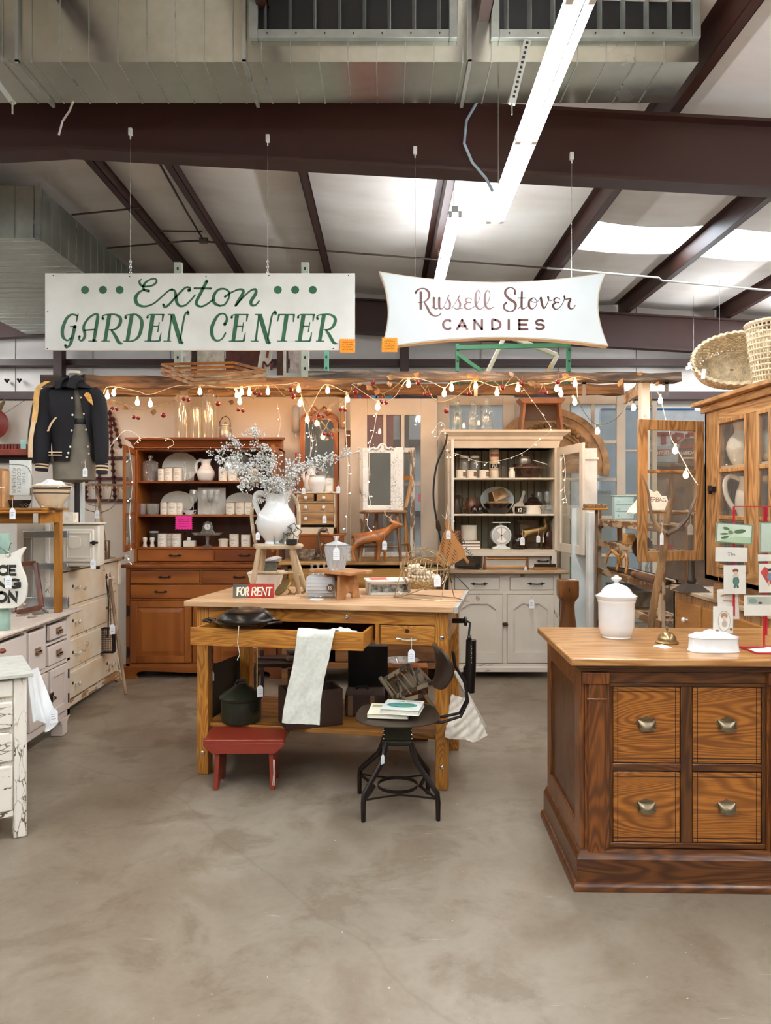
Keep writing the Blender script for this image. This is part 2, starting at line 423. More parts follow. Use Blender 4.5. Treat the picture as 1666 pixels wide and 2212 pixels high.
# ================================================================ ducts
m_gal = galv('zinc','#cfcdbf','#b5b4a3',.22,.95,(1,1,1));m_galf = galv('zinc_side','#bdbeb0','#a2a394',.33,.9);m_rib = galv('zinc_rib','#c5c6bd','#a0a198',.3,.8)
d = thing('air_duct','big square galvanized air duct crossing overhead with two grilles','duct',(-1.5,5.35,4.45))
part(d,'duct_body',MB().box(-8.9,2.09,5.1,5.62,4.455,4.985),m_gal,True,smooth=False)
mb = MB()
x = -8.7
while x < 2.0:
    mb.box(x-.003,x+.003,5.094,5.1,4.455,4.985);mb.box(x-.004,x+.004,5.1,5.62,4.449,4.455);x += .192
part(d,'crease',mb,m_rib,True,smooth=False)
for xx in (-2.45,-.94,.56):
    mb = MB();mb.box(xx-.012,xx+.012,5.07,5.1,4.44,4.985);mb.box(xx-.012,xx+.012,5.07,5.64,4.43,4.455)
    part(d,'seam',mb,m_rib,True,smooth=False)
for k,(xa,xb) in enumerate(((X(540,5.08),X(988,5.08)),(X(1060,5.08),X(1511,5.08)))):
    g = part(d,'grille',MB().frame(xa,xb,4.59,5.15,.055,5.05,5.1),plain('#9b9c93',.4,.5),True,bev=.004)
    part(g,'backing',MB().box(xa+.05,xb-.05,5.09,5.099,4.63,4.985),M_black,True,smooth=False)
    mb = MB();q = xa+.1
    while q < xb-.08: mb.cb((q,5.075,4.81),(.004,.05,.34),(0,0,.5));q += .165 if k == 0 else .155
    parts(g,'vane',mb,plain('#93948c',.35,.6),world=True,smooth=False)
    mb = MB();q = xa+.12
    while q < xb-.05: mb.ball((q,5.048,4.617),.006,8);q += .19
    parts(g,'screw',mb,M_iron,world=True)
d = thing('air_duct','galvanized air duct running away at the far left under the roof','duct',(-4.6,9.5,4.16))
part(d,'duct_body',MB().box(-5.6,-3.46,7.62,11.9,4.16,4.68),m_galf,True,smooth=False)
mb = MB()
for i in range(12): mb.box(-5.6+.19*i-.003,-5.6+.19*i+.003,7.61,7.62,4.16,4.68);
for i in range(20): mb.box(-3.46,-3.452,7.7+.21*i,7.706+.21*i,4.16,4.68);mb.box(-5.6,-3.46,7.7+.21*i,7.706+.21*i,4.154,4.16)
part(d,'crease',mb,m_rib,True,smooth=False)
mb = MB();mb.box(-3.49,-3.44,7.6,7.64,4.13,4.7)
part(d,'seam',mb,m_rib,True,smooth=False)
def strut(a,b,label):
    a = Vector(a);b = Vector(b)
    t = thing('strut_channel',label,'bracket',b)
    part(t,'rail',MB().bar(a,b,.045,.03),galv('zinc_strut','#c9c9c0','#9b9b92',.35,.7),True)
    mb = MB()
    for i in range(12): mb.cb(a.lerp(b,(i+.7)/13)+Vector((0,-.017,0)),(.016,.004,.014))
    parts(t,'slot',mb,M_black,world=True)
    part(t,'bolt',MB().cyl(b+Vector((0,-.005,.02)),b+Vector((0,-.005,-.07)),.006),M_steel,True)
strut(P(1140,88,4.9),P(1106,225,4.9),'slotted zinc strut channel hanging beside the long light')
strut(P(-25,150,4.6),P(28,222,4.6),'slotted zinc strut channel at the upper left edge')

# ================================================================ fluorescent lights
m_tube = emit('#f2f8ff',TUBE);m_fix = plain('#e9edee',.4,0)
def fixture(x,y0,y1,z,label,seg=2):
    t = thing('fluorescent_light',label,'ceiling light',(x,(y0+y1)/2,z),0,'fluorescent strip lights')
    mb = MB();mb.prism([(x-.03,z+.028),(x-.03,z+.085),(x+.03,z+.085),(x+.03,z+.028)],y0,y1)
    part(t,'housing',mb,m_fix,True,smooth=False)
    L = (y1-y0)/seg
    for i in range(seg):
        for s in (-.045,.045):
            a = y0+i*L+.025;b = y0+(i+1)*L-.025
            part(t,'lamp_tube',MB().cyl((x+s,a,z),(x+s,b,z),.019,12),m_tube,True)
    mb = MB()
    for i in range(seg+1):
        for s in (-.045,.045): mb.cb((x+s,y0+i*L,z+.004),(.032,.045,.05))
    parts(t,'lamp_holder',mb,m_fix,world=True,bev=.003)
    mb = MB()
    for yy in (y0+.15,y1-.15): mb.cyl((x,yy,z+.08),(x,yy,roofz(x)-(.26 if min(abs(x-q) for q in PUR) < .1 else .02)),.003,6)
    parts(t,'hanging_wire',mb,M_steel,world=True)
    return t
fixture(.79,3.08,5.5,3.55,'long glowing fluorescent light hanging in front of the duct and beam')
fixture(.66,7.25,9.68,4.25,'small distant fluorescent light above the candy sign')
fixture(4.7,10.6,11.8,3.6,'far fluorescent light glowing just above the wicker basket',1)
n = 0
for x in (-5.4,-2.2,.79,4.2):  # unseen rows of strips, added as fill light for the room
    for y in (-5.4,-2.2,.2):
        fixture(x,y,y+2.42,3.95 if x != .79 else 3.55,'added fluorescent fill light behind the camera, row %s, %s' % (
            {-5.4: 'far left',-2.2: 'left',.79: 'centre',4.2: 'right'}[x],{-5.4: 'rearmost',-2.2: 'middle',.2: 'front'}[y]))
fixture(-5.4,3.2,5.6,3.8,'added fluorescent fill light outside the frame at upper left')  # unseen side strips, added for the same fill
fixture(4.4,3.2,5.6,3.8,'added fluorescent fill light outside the frame at upper right')
for q,lb in ((-6.7,'left'),(6.3,'right')):  # unseen strips added to brighten the far wall
    for y in (6.8,9.5): fixture(q,y,y+2.42,4.0,'added fluorescent fill light far %s behind the booth, %s one' % (lb,'nearer' if y < 8 else 'farther'))
# ================================================================ booth partitions, header beams, doors
m_panel = chip('#d9cfc0','#b9a88f',.30,3,'x',.6,'#cdbfa9')
m_oldwood = wood('#66503a','#2e1f14','x',3.0,.75,5,pores=.6);m_grey_oldwood = wood('#8b7a68','#33271d','x',3.5,.8,4,pores=.7)
YP = 7.2
struct('wall_booth_left',MB().box(X(-260,YP),X(206,YP),YP,YP+.03,0,ZZ(866,YP)),plain('#d4cec3',.65,0,var=.05,scale=3),smooth=False)
struct('wall_booth_back',MB().box(X(207,YP),X(752,YP),YP,YP+.03,0,ZZ(857,YP)),m_panel,smooth=False)
struct('trim_10',MB().box(X(-260,YP),X(222,YP),YP-.035,YP,ZZ(1000,YP),ZZ(983,YP)),plain('#2b1a14',.5),smooth=False)
# header beams
def beam(a,b,h,dp,label,mat,seed=0):
    mb = MB();a = Vector(a);b = Vector(b);rr = random.Random(seed);n = 24
    def fn(u,v):
        p = a.lerp(b,u);an = 2*PI*v+PI/4;c,s = math.cos(an),math.sin(an)
        k = 1/max(abs(c),abs(s));j = .004*math.sin(u*37+v*9)+.003*math.sin(u*91+v*17)
        return (p.x,p.y+c*k*dp/2+j,p.z+s*k*h/2+j*1.4)
    pts = [[fn(i/n,j/16) for j in range(16)] for i in range(n+1)]
    vs = [q for r in pts for q in r]
    fs = [(i*16+j,i*16+(j+1) % 16,(i+1)*16+(j+1) % 16,(i+1)*16+j) for i in range(n) for j in range(16)]
    fs += [tuple(range(16))[::-1],tuple(n*16+j for j in range(16))]
    mb.add(vs,fs)
    return solo('beam',label,'beam',mb,mat)
beam(P(92,824,6.5),P(762,831,6.5),.098,.10,'dark rough barn beam across the left half of the booth, cherries strung below',m_oldwood,1)
beam(P(668,813,6.15),P(1465,817,6.15),.062,.16,'grey weathered plank beam across the right half of the booth',m_grey_oldwood,2)
beam(P(205,846,7.05),P(765,848,7.05),.07,.09,'lower brown batten along the top of the booth back panel',wood('#a9804f','#5b3a1e','x',3,.7,5),3)
beam(P(752,842,6.95),P(1345,842,6.95),.09,.09,'brown timber rail above the white doors',wood('#9a6c3e','#5a3416','x',3,.7,5),4)
for i,px in enumerate((1028,1262,1440)):
    Z = 6.1;solo('steel_bracket',('steel strap bracket under the grey plank beam, left of the inverted stool','steel strap bracket under the grey plank beam, over the arch',
        'steel strap bracket at the right end of the grey plank beam')[i],'bracket',
        MB().box(X(px-4,Z),X(px+4,Z),Z-.005,Z,ZZ(855,Z),ZZ(826,Z)).box(X(px-4,Z),X(px+4,Z),Z-.005,Z+.05,ZZ(830,Z),ZZ(826,Z)),plain('#6e665c',.5,.6))
# glazed door
def glazed(name,label,cat,x0,x1,z0,z1,y,st,rows,cols,mat,gx0=None,th=.04,mun=.018,glass=None,bottom=None,rz=0,bev=.004,tint='#dfe6ea',topr=None):
    r = thing(name,label,cat,(x0 if rz else (x0+x1)/2,y,z0),rz)
    o = r.location;W = x1-x0;ox = 0 if rz else -W/2;hh = z1-z0;b = bottom or st;tp = topr or st
    mb = MB();mb.box(ox,ox+st,0,th,0,hh);mb.box(ox+W-st,ox+W,0,th,0,hh);mb.box(ox+st,ox+W-st,0,th,0,b);mb.box(ox+st,ox+W-st,0,th,hh-tp,hh)
    part(r,'frame',mb,mat,bev=bev)
    mb = MB()
    for i in range(1,cols): xx = ox+st+(W-2*st)*i/cols;mb.box(xx-mun/2,xx+mun/2,.006,th-.006,b,hh-tp)
    for i in range(1,rows): zz = b+(hh-b-tp)*i/rows;mb.box(ox+st,ox+W-st,.006,th-.006,zz-mun/2,zz+mun/2)
    if cols*rows > 1: part(r,'glazing_bar',mb,mat,bev=.002)
    part(r,'pane',MB().box(ox+st,ox+W-st,th/2-.002,th/2+.002,b,hh-tp),glass or glassy(tint,.08,.02,.10))
    return r
m_wdoor = plain('#dccfbb',.5,0,var=.05,scale=3)
Z = 7.0
dr = glazed('panelled_door','tall white door with nine panes leaning behind the stool and mirror','door',X(757,Z),X(945,Z),0,ZZ(861,Z),Z,X(793,Z)-X(757,Z),3,3,m_wdoor,bottom=.42,topr=.15,mun=.03)
solo('paint_mark','small pink sticker on the lower pane of the tall white door','sticker',MB().box(X(904,Z),X(909,Z),Z-.001,Z+.0,ZZ(1083,Z),ZZ(1067,Z)),plain('#e0788a',.7))
# chipped casement frame leaning against that door
Z = 6.85
glazed('window_sash','chipped white wooden window sash leaning against the tall white door','window frame',X(777,Z),X(897,Z),1.03,ZZ(967,Z),Z,.045,1,1,chip('#d9d6cc','#7c6a55',.47,8,'z',.7),th=.035,tint='#d6dee0')
# white boards behind right hutch : french window with many panes
Z = 7.25
glazed('french_door','peeling white glazed door standing behind the bottles on the white hutch','door',X(946,Z),X(1112,Z),0,ZZ(850,Z),Z,.11,3,2,m_wdoor,bottom=.8,topr=.11)
glazed('french_door','white glazed door with tall stile behind the right half of the carved arch','door',X(1212,Z),X(1352,Z),0,ZZ(843,Z),Z,.085,6,2,m_wdoor,bottom=.3,topr=.13,mun=.03)
Z = 7.3
glazed('french_door','narrow white glazed door at the right end of the booth, edge seen past the post','door',X(1340,Z),X(1420,Z),0,ZZ(866,Z),Z,.045,5,1,m_wdoor,bottom=.3)
solo('backing_board','white painted board closing the booth behind the open glass door','board',MB().box(X(1100,7.3),X(1225,7.3),7.32,7.35,0,ZZ(858,7.3)),m_wdoor)
Z = 6.2
solo('wooden_post','peeling white square post holding up the right end of the plank beam','post',MB().box(X(1387,Z),X(1405,Z),Z,Z+.09,0,ZZ(826,Z)),chip('#dfe0d6','#9aa08e',.42,7,'z'),bev=.004)
solo('header_board','pale wooden board angled from the door top to the white post','board',MB().bar(P(1350,862,7.1),P(1388,838,6.3),.03,.09),wood('#d9b48a','#a9764a','y',1,.6))
solo('steel_bracket','rusty strap on the right side of the white post','bracket',MB().box(X(1405,Z),X(1408,Z),Z-.01,Z+.03,ZZ(876,Z),ZZ(846,Z)),plain('#8a7d6c',.6,.4))
Z = 6.55
solo('pilaster','short white painted wooden pilaster standing behind the open hutch door','pilaster',MB().box(X(1263,Z),X(1291,Z),Z,Z+.12,0,ZZ(968,Z)).box(X(1260,Z),X(1294,Z),Z-.015,Z+.13,ZZ(993,Z),ZZ(988,Z)),plain('#efe9df',.6,0,var=.05),bev=.004)
solo('door_slab','pale grey painted board leaning between white hutch and tool rack','board',MB().box(X(1236,6.3),X(1268,6.3),6.3,6.34,0,ZZ(1098,6.3)),plain('#c6cdc9',.6,0,var=.08,scale=5),bev=.003)
solo('door_slab','narrow white board edge leaning beside the tool rack','board',MB().box(X(1272,6.0),X(1283,6.0),6.0,6.09,0,ZZ(1106,6.0)),plain('#e2e2da',.6,0,var=.08,scale=5),bev=.003)

# ================================================================ left china hutch
m_cherry = wood('#9c5a22','#6b330f','z',.55,.34,6,mid='#88491a',pores=.18)
m_cherryx = wood('#9c5a22','#6b330f','x',.55,.34,6,mid='#88491a',pores=.18)
m_cherryd = wood('#5f3212','#3a1a08','z',.8,.4,8,pores=.25)
h = thing('china_hutch','large reddish-brown wooden hutch with open glass doors, against the left booth wall','hutch',(-1.57,6.85,0))
x0,x1,yf,yb = -2.244,-.90,6.6,7.15
mb = MB();mb.box(x0,x0+.035,yf,yb,.1,.955);mb.box(x1-.035,x1,yf,yb,.1,.955);mb.box(x0,x1,yb-.02,yb,.1,.955)
mb.box(x0,x1,yf,yb,.1,.13);mb.box(x0+.035,x1-.035,yf,yf+.022,.93,.955);mb.box(x0+.035,x1-.035,yf,yf+.022,.808,.82);mb.box(x0+.035,x1-.035,yf,yf+.022,.676,.69)
mb.box(-1.60,-1.588,yf,yf+.02,.81,.94)
for a in (x0+.03+.545,x1-.03-.56): mb.box(a,a+.02,yf,yf+.022,.13,.68)
part(h,'base_case',mb,m_cherry,True,bev=.003)
part(h,'plinth',MB().prism([(x0-.02,0),(x0+.11,0),(x0+.09,.03),(x0+.11,.055),(x0+.16,.065),((x0+x1)/2,.045),(x1-.16,.065),(x1-.11,.055),(x1-.09,.03),(x1-.11,0),(x1+.02,0),(x1+.02,.105),(x0-.02,.105)],yf-.02,yf+.01).box(x0-.02,x0+.005,yf,yb,0,.105).box(x1-.005,x1+.02,yf,yb,0,.105),m_cherryx,True,bev=.003)
part(h,'base_top',MB().box(x0-.035,x1+.035,yf-.035,yb,.955,.984),m_cherryx,True,bev=.006)
def pull(par,x,y,z,w=.12,mat=None):
    mb = MB();mb.tube([(x-w*.3,y,z),(x-w*.27,y-.022,z),(x,y-.026,z-.002),(x+w*.27,y-.022,z),(x+w*.3,y,z)],.006,6)
    for s in (-1,1): mb.prism([(x+s*w*.24,z+.003),(x+s*w*.32,z+.013),(x+s*w*.40,z+.004),(x+s*w*.5,z+.002),(x+s*w*.5,z-.002),(x+s*w*.40,z-.004),(x+s*w*.32,z-.013),(x+s*w*.24,z-.003)],y-.006,y+.001)
    return part(par,'handle',mb,mat or M_iron,True)
def drawer(par,xa,xb,za,zb,y,mat,pulls=(.5,),pw=.12,lip=.008,pmat=None):
    d = part(par,'drawer',MB().box(xa,xb,y-lip,y+.02,za,zb),mat,True,bev=.005)
    for f in pulls: pull(d,xa+(xb-xa)*f,y-lip,(za+zb)/2,pw,pmat)
    return d
drawer(h,x0+.04,-1.605,.822,.928,yf-.003,m_cherryx);drawer(h,-1.583,x1-.04,.822,.928,yf-.003,m_cherryx)
drawer(h,x0+.04,x1-.04,.692,.806,yf-.003,m_cherryx,(.21,.79))
def paneldoor(par,xa,xb,za,zb,y,mat,name='door',hinge=True,rail=.08,panel=None):
    d = part(par,name,MB().frame(xa,xb,za,zb,rail,y-.012,y+.01),mat,True,bev=.003)
    part(d,'panel',MB().box(xa+rail-.005,xb-rail+.005,y-.001,y+.006,za+rail-.005,zb-rail+.005).add(
        [(xa+rail,y,za+rail),(xb-rail,y,za+rail),(xb-rail,y,zb-rail),(xa+rail,y,zb-rail),(xa+rail+.04,y-.012,za+rail+.04),(xb-rail-.04,y-.012,za+rail+.04),(xb-rail-.04,y-.012,zb-rail-.04),(xa+rail+.04,y-.012,zb-rail-.04)],
        [(0,1,5,4),(1,2,6,5),(2,3,7,6),(3,0,4,7),(4,5,6,7)]),panel or mat,True,smooth=False)
    if hinge:
        for zz in (za+.09,zb-.09): part(d,'hinge',MB().prism([(xa-.022,zz-.05),(xa-.006,zz-.04),(xa-.002,zz-.01),(xa-.002,zz+.01),(xa-.006,zz+.04),(xa-.022,zz+.05)],y-.016,y-.01),M_iron,True)
    return d
paneldoor(h,x0+.04,x0+.57,.135,.672,yf-.003,m_cherry,rail=.06);paneldoor(h,x1-.585,x1-.04,.135,.672,yf-.003,m_cherry,rail=.06)
paneldoor(h,x0+.595,x1-.605,.135,.672,yf,m_cherry,'centre_panel',False,rail=.04)
# upper case
u0,u1,uy = -2.222,-.94,6.74
mb = MB();mb.box(u0,u0+.03,uy,7.15,.984,1.99);mb.box(u1-.03,u1,uy,7.15,.984,1.99);mb.box(u0,u1,uy,7.15,1.98,2.0)
mb.box(u0+.03,u1-.03,uy,7.12,1.108,1.124);mb.box(u0,u1,uy,uy+.02,.984,.995);mb.box(-1.52,-1.51,uy,uy+.02,.99,1.11)
part(h,'upper_case',mb,m_cherry,True,bev=.003)
part(h,'back_board',MB().box(u0+.03,u1-.03,7.12,7.14,.99,1.98),m_cherryd,True,smooth=False)
for z in (1.69,1.392): part(h,'shelf',MB().box(u0+.03,u1-.03,uy+.02,7.12,z,z+.018),m_cherryx,True,bev=.003)
cor = [(0,1.985),(0,2.01),(-.012,2.02),(-.02,2.045),(-.045,2.068),(-.06,2.07),(-.06,2.088),(.3,2.088),(.3,1.985)]
mb = MB();nn = len(cor);
vs = [(u0+min(c[0],0),uy+c[0],c[1]) for c in cor]+[(u1-min(c[0],0),uy+c[0],c[1]) for c in cor]
mb.add(vs,[tuple(range(nn)),tuple(range(nn,2*nn))[::-1]]+[(i,(i+1) % nn,nn+(i+1) % nn,nn+i) for i in range(nn)])
part(h,'cornice',mb,m_cherryx,True)
drawer(h,u0+.035,-1.523,1.0,1.104,uy,m_cherryx);drawer(h,-1.507,u1-.035,1.0,1.104,uy,m_cherryx)
def leaf_door(par,hx_,hy,ex,ey,z0,z1,mat,rows=3,st=.05,gl=None,label=None,knob=None):
    L = math.hypot(ex-hx_,ey-hy);an = math.atan2(ey-hy,ex-hx_)
    M = Matrix.Translation((hx_,hy,0)) @ Matrix.Rotation(an,4,'Z')
    mb = MB();mb.M = M;mb.frame(0,L,z0,z1,st,-.011,.011)
    for i in range(1,rows): zz = z0+st+(z1-z0-2*st)*i/rows;mb.box(st,L-st,-.008,.008,zz-.011,zz+.011)
    d = part(par,'glass_door',mb,mat,True,bev=.003,label=label)
    mb = MB();mb.M = M;mb.box(st,L-st,-.0015,.0015,z0+st,z1-st)
    part(d,'pane',mb,gl or glassy('#f6f4ee',.06,.03,.04),True)
    return d,M
leaf_door(h,u0+.01,uy-.01,-2.11,6.16,1.115,1.985,m_cherry);leaf_door(h,u1-.01,uy-.01,-.912,6.16,1.115,1.985,m_cherry)

# ================================================================ right white hutch
m_wh = chip('#d8cfbf','#8c7557',.36,6,'z',.55,'#cfc3ae',wear=.6);m_whx = chip('#d8cfbf','#8c7557',.36,6,'x',.55,'#cfc3ae',wear=.6)
m_wood_edge = wood('#b49a7a','#6b4c30','x',1.2,.6,12)
g = thing('white_hutch','whitewashed wooden hutch with open shelves, right of the tall white door','hutch',(1.03,6.85,0))
x0,x1,yf,yb = .545,1.502,6.6,7.12
mb = MB();mb.box(x0,x0+.05,yf,yb,.1,.905);mb.box(x1-.05,x1,yf,yb,.1,.905);mb.box(x0,x1,yb-.02,yb,.1,.905)
mb.box(x0,x1,yf+.02,yb,.1,.13);mb.box(x0+.05,x1-.05,yf,yf+.03,.875,.905);mb.box(x0+.05,x1-.05,yf,yf+.03,.725,.76)
mb.box(.985,1.075,yf,yf+.03,.755,.88);mb.box(1.01,1.05,yf,yf+.03,.13,.73)
part(g,'base_case',mb,m_wh,True,bev=.004)
cor = [(-.0,.13),(-.012,.125),(-.012,.105),(-.03,.095),(-.03,.06),(.02,.06),(.02,.13)]
vs = [(x0+min(c[0],0),yf+c[0],c[1]) for c in cor]+[(x1-min(c[0],0),yf+c[0],c[1]) for c in cor];nn = len(cor)
part(g,'base_moulding',MB().add(vs,[tuple(range(nn)),tuple(range(nn,2*nn))[::-1]]+[(i,(i+1) % nn,nn+(i+1) % nn,nn+i) for i in range(nn)]),m_whx,True)
for s in (0,1):
    q = [(0,0),(.055,0),(.06,.03),(.1,.045),(.12,.062),(0,.062)]
    for yy in (yf-.02,yb-.04): part(g,'foot',MB().prism([((x0-.02)+a,b) if s == 0 else ((x1+.02)-a,b) for a,b in q],yy,yy+.03),m_whx,True,bev=.003)
part(g,'worktop',MB().box(x0-.06,x1+.075,yf-.06,yb,.905,.935),m_wood_edge,True,bev=.008)
drawer(g,x0+.052,.983,.763,.872,yf+.002,m_whx,(.55,),.15);drawer(g,1.077,x1-.052,.763,.872,yf+.002,m_whx,(.6,),.15)
def archdoor(par,xa,xb,za,zb,y,mat):
    r = .055;w2 = (xb-xa)-2*r;pts = []
    prof = [(0,0),(.10,.018),(.2,.04),(.28,.05),(.36,.046),(.43,.04),(.5,.052),(.57,.04),(.64,.046),(.72,.05),(.8,.04),(.9,.018),(1,0)]
    mb = MB();mb.box(xa,xa+r,y-.015,y+.01,za,zb);mb.box(xb-r,xb,y-.015,y+.01,za,zb);mb.box(xa+r,xb-r,y-.015,y+.01,za,za+.09)
    top = [(xa+r+w2*u,zb-.125+q) for u,q in prof]+[(xb-r,zb),(xa+r,zb)]
    for i in range(len(prof)-1):
        a,b = top[i],top[i+1];mb.prism([a,b,(b[0],zb),(a[0],zb)],y-.015,y+.01)
    d = part(par,'door',mb,mat,True)
    part(d,'panel',MB().box(xa+r-.01,xb-r+.01,y-.003,y+.005,za+.05,zb-.03),mat,True,smooth=False)
    return d
archdoor(g,x0+.052,1.008,.135,.722,yf+.002,m_wh);dd = archdoor(g,1.052,x1-.052,.135,.722,yf+.002,m_wh)
part(dd,'latch',MB().cb((1.03,yf-.02,.47),(.045,.018,.03)).cyl((1.045,yf-.02,.47),(1.045,yf-.045,.47),.008).cb((1.03,yf-.03,.47),(.05,.008,.008)),M_bronze,True,bev=.003)
u0,u1,uy = .552,1.53,6.75
mb = MB();mb.box(u0,u0+.035,uy,7.12,1.085,2.02);mb.box(u1-.035,u1,uy,7.12,1.085,2.02);mb.box(u0,u1,uy,7.12,2.0,2.04)
mb.box(u0,u1,uy,7.12,1.08,1.1);mb.box(u0+.035,u1-.035,uy,uy+.03,2.0,2.05)
part(g,'upper_case',mb,plain('#cdbfa6',.55,0,var=.1,scale=4),True,bev=.003)
m_beadb = chip('#8a8168','#5d4c35',.40,6,'z',.65,'#75694f')
mb = MB();q = u0+.035
while q < u1-.04: mb.box(q+.003,min(q+.058,u1-.035),7.09,7.1,1.1,2.0);q += .061
part(g,'beadboard_back',mb,m_beadb,True,bev=.002);part(g,'inner_back',MB().box(u0+.03,u1-.03,7.1,7.12,1.1,2.0),plain('#40382a',.8),True)
for z in (1.721,1.4): part(g,'shelf',MB().box(u0+.035,u1-.035,uy+.01,7.09,z,z+.017),plain('#d5cdb8',.55,0,var=.06),True,bev=.003)
cor = [(0,2.0),(-.008,2.035),(-.012,2.06),(-.03,2.075),(-.034,2.1),(-.06,2.115),(-.075,2.13),(-.085,2.135),(-.085,2.155),(.36,2.155),(.36,2.0)];nn = len(cor)
vs = [(u0+min(c[0],0),uy+c[0],c[1]) for c in cor]+[(u1-min(c[0],0),uy+c[0],c[1]) for c in cor]
part(g,'cornice',MB().add(vs,[tuple(range(nn)),tuple(range(nn,2*nn))[::-1]]+[(i,(i+1) % nn,nn+(i+1) % nn,nn+i) for i in range(nn)]),plain('#d9ccb4',.5,0,var=.08,scale=4),True)
m_doorp = chip('#d6cbb7','#a08a66',.38,6,'z',.5)
leaf_door(g,u1-.005,uy-.01,1.595,6.14,1.09,2.0,m_doorp,1,.075)
leaf_door(g,u0+.005,uy-.01,.545,6.2,1.09,2.03,m_doorp,1,.075)
# pigeonhole box between worktop and case
mb = MB();mb.box(u0+.02,u1-.02,uy-.02,7.12,1.045,1.08);mb.box(u0+.02,u0+.06,uy,7.12,.935,1.05);mb.box(u1-.06,u1-.02,uy-.02,7.12,.935,1.05)
mb.box(.86,.9,uy,7.12,.935,1.05);mb.box(u0+.02,u1-.02,7.0,7.1,.935,1.05);mb.box(.9,1.46,uy+.03,uy+.05,.935,1.045)
part(g,'pigeonhole_case',mb,m_whx,True,bev=.003)
pull(g,1.40,uy+.028,1.0,.12)

# ================================================================ pine sideboard between the hutches
m_pine = wood('#b58a50','#74501f','x',2.2,.45,9,mid='#a1763f');m_pined = wood('#7d5127','#54331a','x',2.6,.5,5)
s = thing('sideboard','low wooden sideboard between the two hutches, deer figure on its top','sideboard',(-.2,6.6,0))
x0,x1,yf = -.855,.475,6.28
part(s,'top',MB().box(x0-.02,x1+.03,yf-.04,6.84,1.005,1.03),m_pine,True,bev=.006)
mb = MB();mb.box(x0,x0+.05,yf,6.82,0,1.005);mb.box(x1-.05,x1,yf,6.82,0,1.005);mb.box(x0,x1,6.8,6.82,.1,1.005);mb.box(x0,x1,yf,yf+.02,.78,.80);mb.box(x0,x1,yf,yf+.02,.5,.52);mb.box(x0,x1,yf,yf+.03,.15,.2)
mb.box(-.46,-.42,yf,yf+.02,.8,1.0);mb.box(x0,x1,yf+.02,6.8,.15,.17)
part(s,'case',mb,m_pined,True,bev=.003)
for a,b in ((x0+.055,-.465),(-.415,x1-.055)):
    d = part(s,'drawer',MB().box(a,b,yf-.008,yf+.02,.805,.975),wood('#a97836','#6e4516','x',.9,.45,10),True,bev=.004)
    xm = (a+b)/2 if a > -.5 else (a+b)/2
    part(d,'handle',MB().tube([(xm-.04,yf-.01,.90),(xm-.04,yf-.03,.895),(xm+.04,yf-.03,.895),(xm+.04,yf-.01,.90)],.005,6).ball((xm-.04,yf-.012,.90),.012).ball((xm+.04,yf-.012,.90),.012),M_brass,True)
    part(s,'door',MB().box(a,b,yf-.002,yf+.02,.21,.77),m_pined,True,bev=.004)
# ================================================================ oak work table (drafting table) in the middle
m_oakx = wood('#bf8434','#8f5618','x',1.5,.4,60,mid='#b0722a',pores=.45);m_oakz = wood('#bf8434','#8f5618','z',1.5,.4,60,mid='#b0722a',pores=.45)
m_top = wood('#dcb891','#b98f63','x',2.6,.42,5,mid='#d4ac82',pores=.25)
TC = Vector((-.298,4.484,0));TA = math.radians(-10.25);TZ = .968
t = thing('work_table','large oak work table with an open drawer in the middle of the floor','table',TC,TA)
part(t,'tabletop',MB().box(-.757,.735,-.405,.405,TZ-.03,TZ),m_top,bev=.003)
part(t,'edge_strip',MB().box(.735,.757,-.405,.405,TZ-.032,TZ+.001),plain('#b9b6ac',.45,.3,var=.1),bev=.002)
LX,LX2,LY = -.70,.70,.36
for x in (LX,LX2-.066):
    for y in (-LY,LY-.066):
        l = part(t,'leg',MB().box(x,x+.066,y,y+.066,0,TZ-.03),m_oakz,bev=.004)
        if y < 0:
            for z in (.12,.80): part(l,'bolt',MB().ball((x+.035,y-.002,z),.013,12,(1,.5,1)),M_chrome)
mb = MB();part(t,'front_rail',MB().box(-.634,.634,-LY+.006,-LY+.03,.862,.936),m_oakx,bev=.002)
part(t,'rail_bolt',MB().ball((.155,-LY+.004,.895),.013,12,(1,.5,1)),M_chrome)
part(t,'back_rail',MB().box(-.634,.634,LY-.03,LY-.006,.755,.936),m_oakx)
for x in (-.69,.665): part(t,'side_rail',MB().box(x,x+.025,-.30,.30,.755,.936),wood('#b07c34','#6d3f12','y',1.2,.4,14),bev=.002)
part(t,'drawer_divider',MB().box(.31,.335,-LY,-.05,.755,.862),m_oakz,bev=.002)
d = part(t,'drawer',MB().box(.34,.632,-LY-.004,-LY+.018,.757,.858).box(.345,.627,-LY+.018,.2,.76,.775),m_oakx,bev=.003,label='closed small drawer with chrome handle')
part(d,'handle',MB().tube([(.43,-LY-.004,.79),(.435,-LY-.028,.793),(.485,-LY-.034,.791),(.535,-LY-.028,.793),(.54,-LY-.004,.79)],.0065,8),M_chrome)
part(d,'lock',MB().cyl((.485,-LY-.009,.832),(.485,-LY,.832),.011),M_bronze)
OP = .25;y0 = -LY-OP
d = part(t,'drawer',MB().box(-.625,.30,y0,y0+.02,.765,.858),m_oakx,bev=.002,label='wide drawer pulled open')
part(d,'drawer_side',MB().box(-.62,-.605,y0+.02,.25,.77,.85),m_oakx);part(d,'drawer_side',MB().box(.282,.297,y0+.02,.25,.77,.85),m_oakx)
part(d,'drawer_bottom',MB().box(-.605,.282,y0+.02,.25,.775,.782),m_pined)
part(t,'lower_shelf',MB().box(-.66,.66,-.33,.30,.255,.28),wood('#a8702c','#5f3710','x',1.5,.5,9),bev=.003)
for x in (-.69,.655): part(t,'shelf_bearer',MB().box(x,x+.03,-.30,.30,.21,.255),m_oakx)
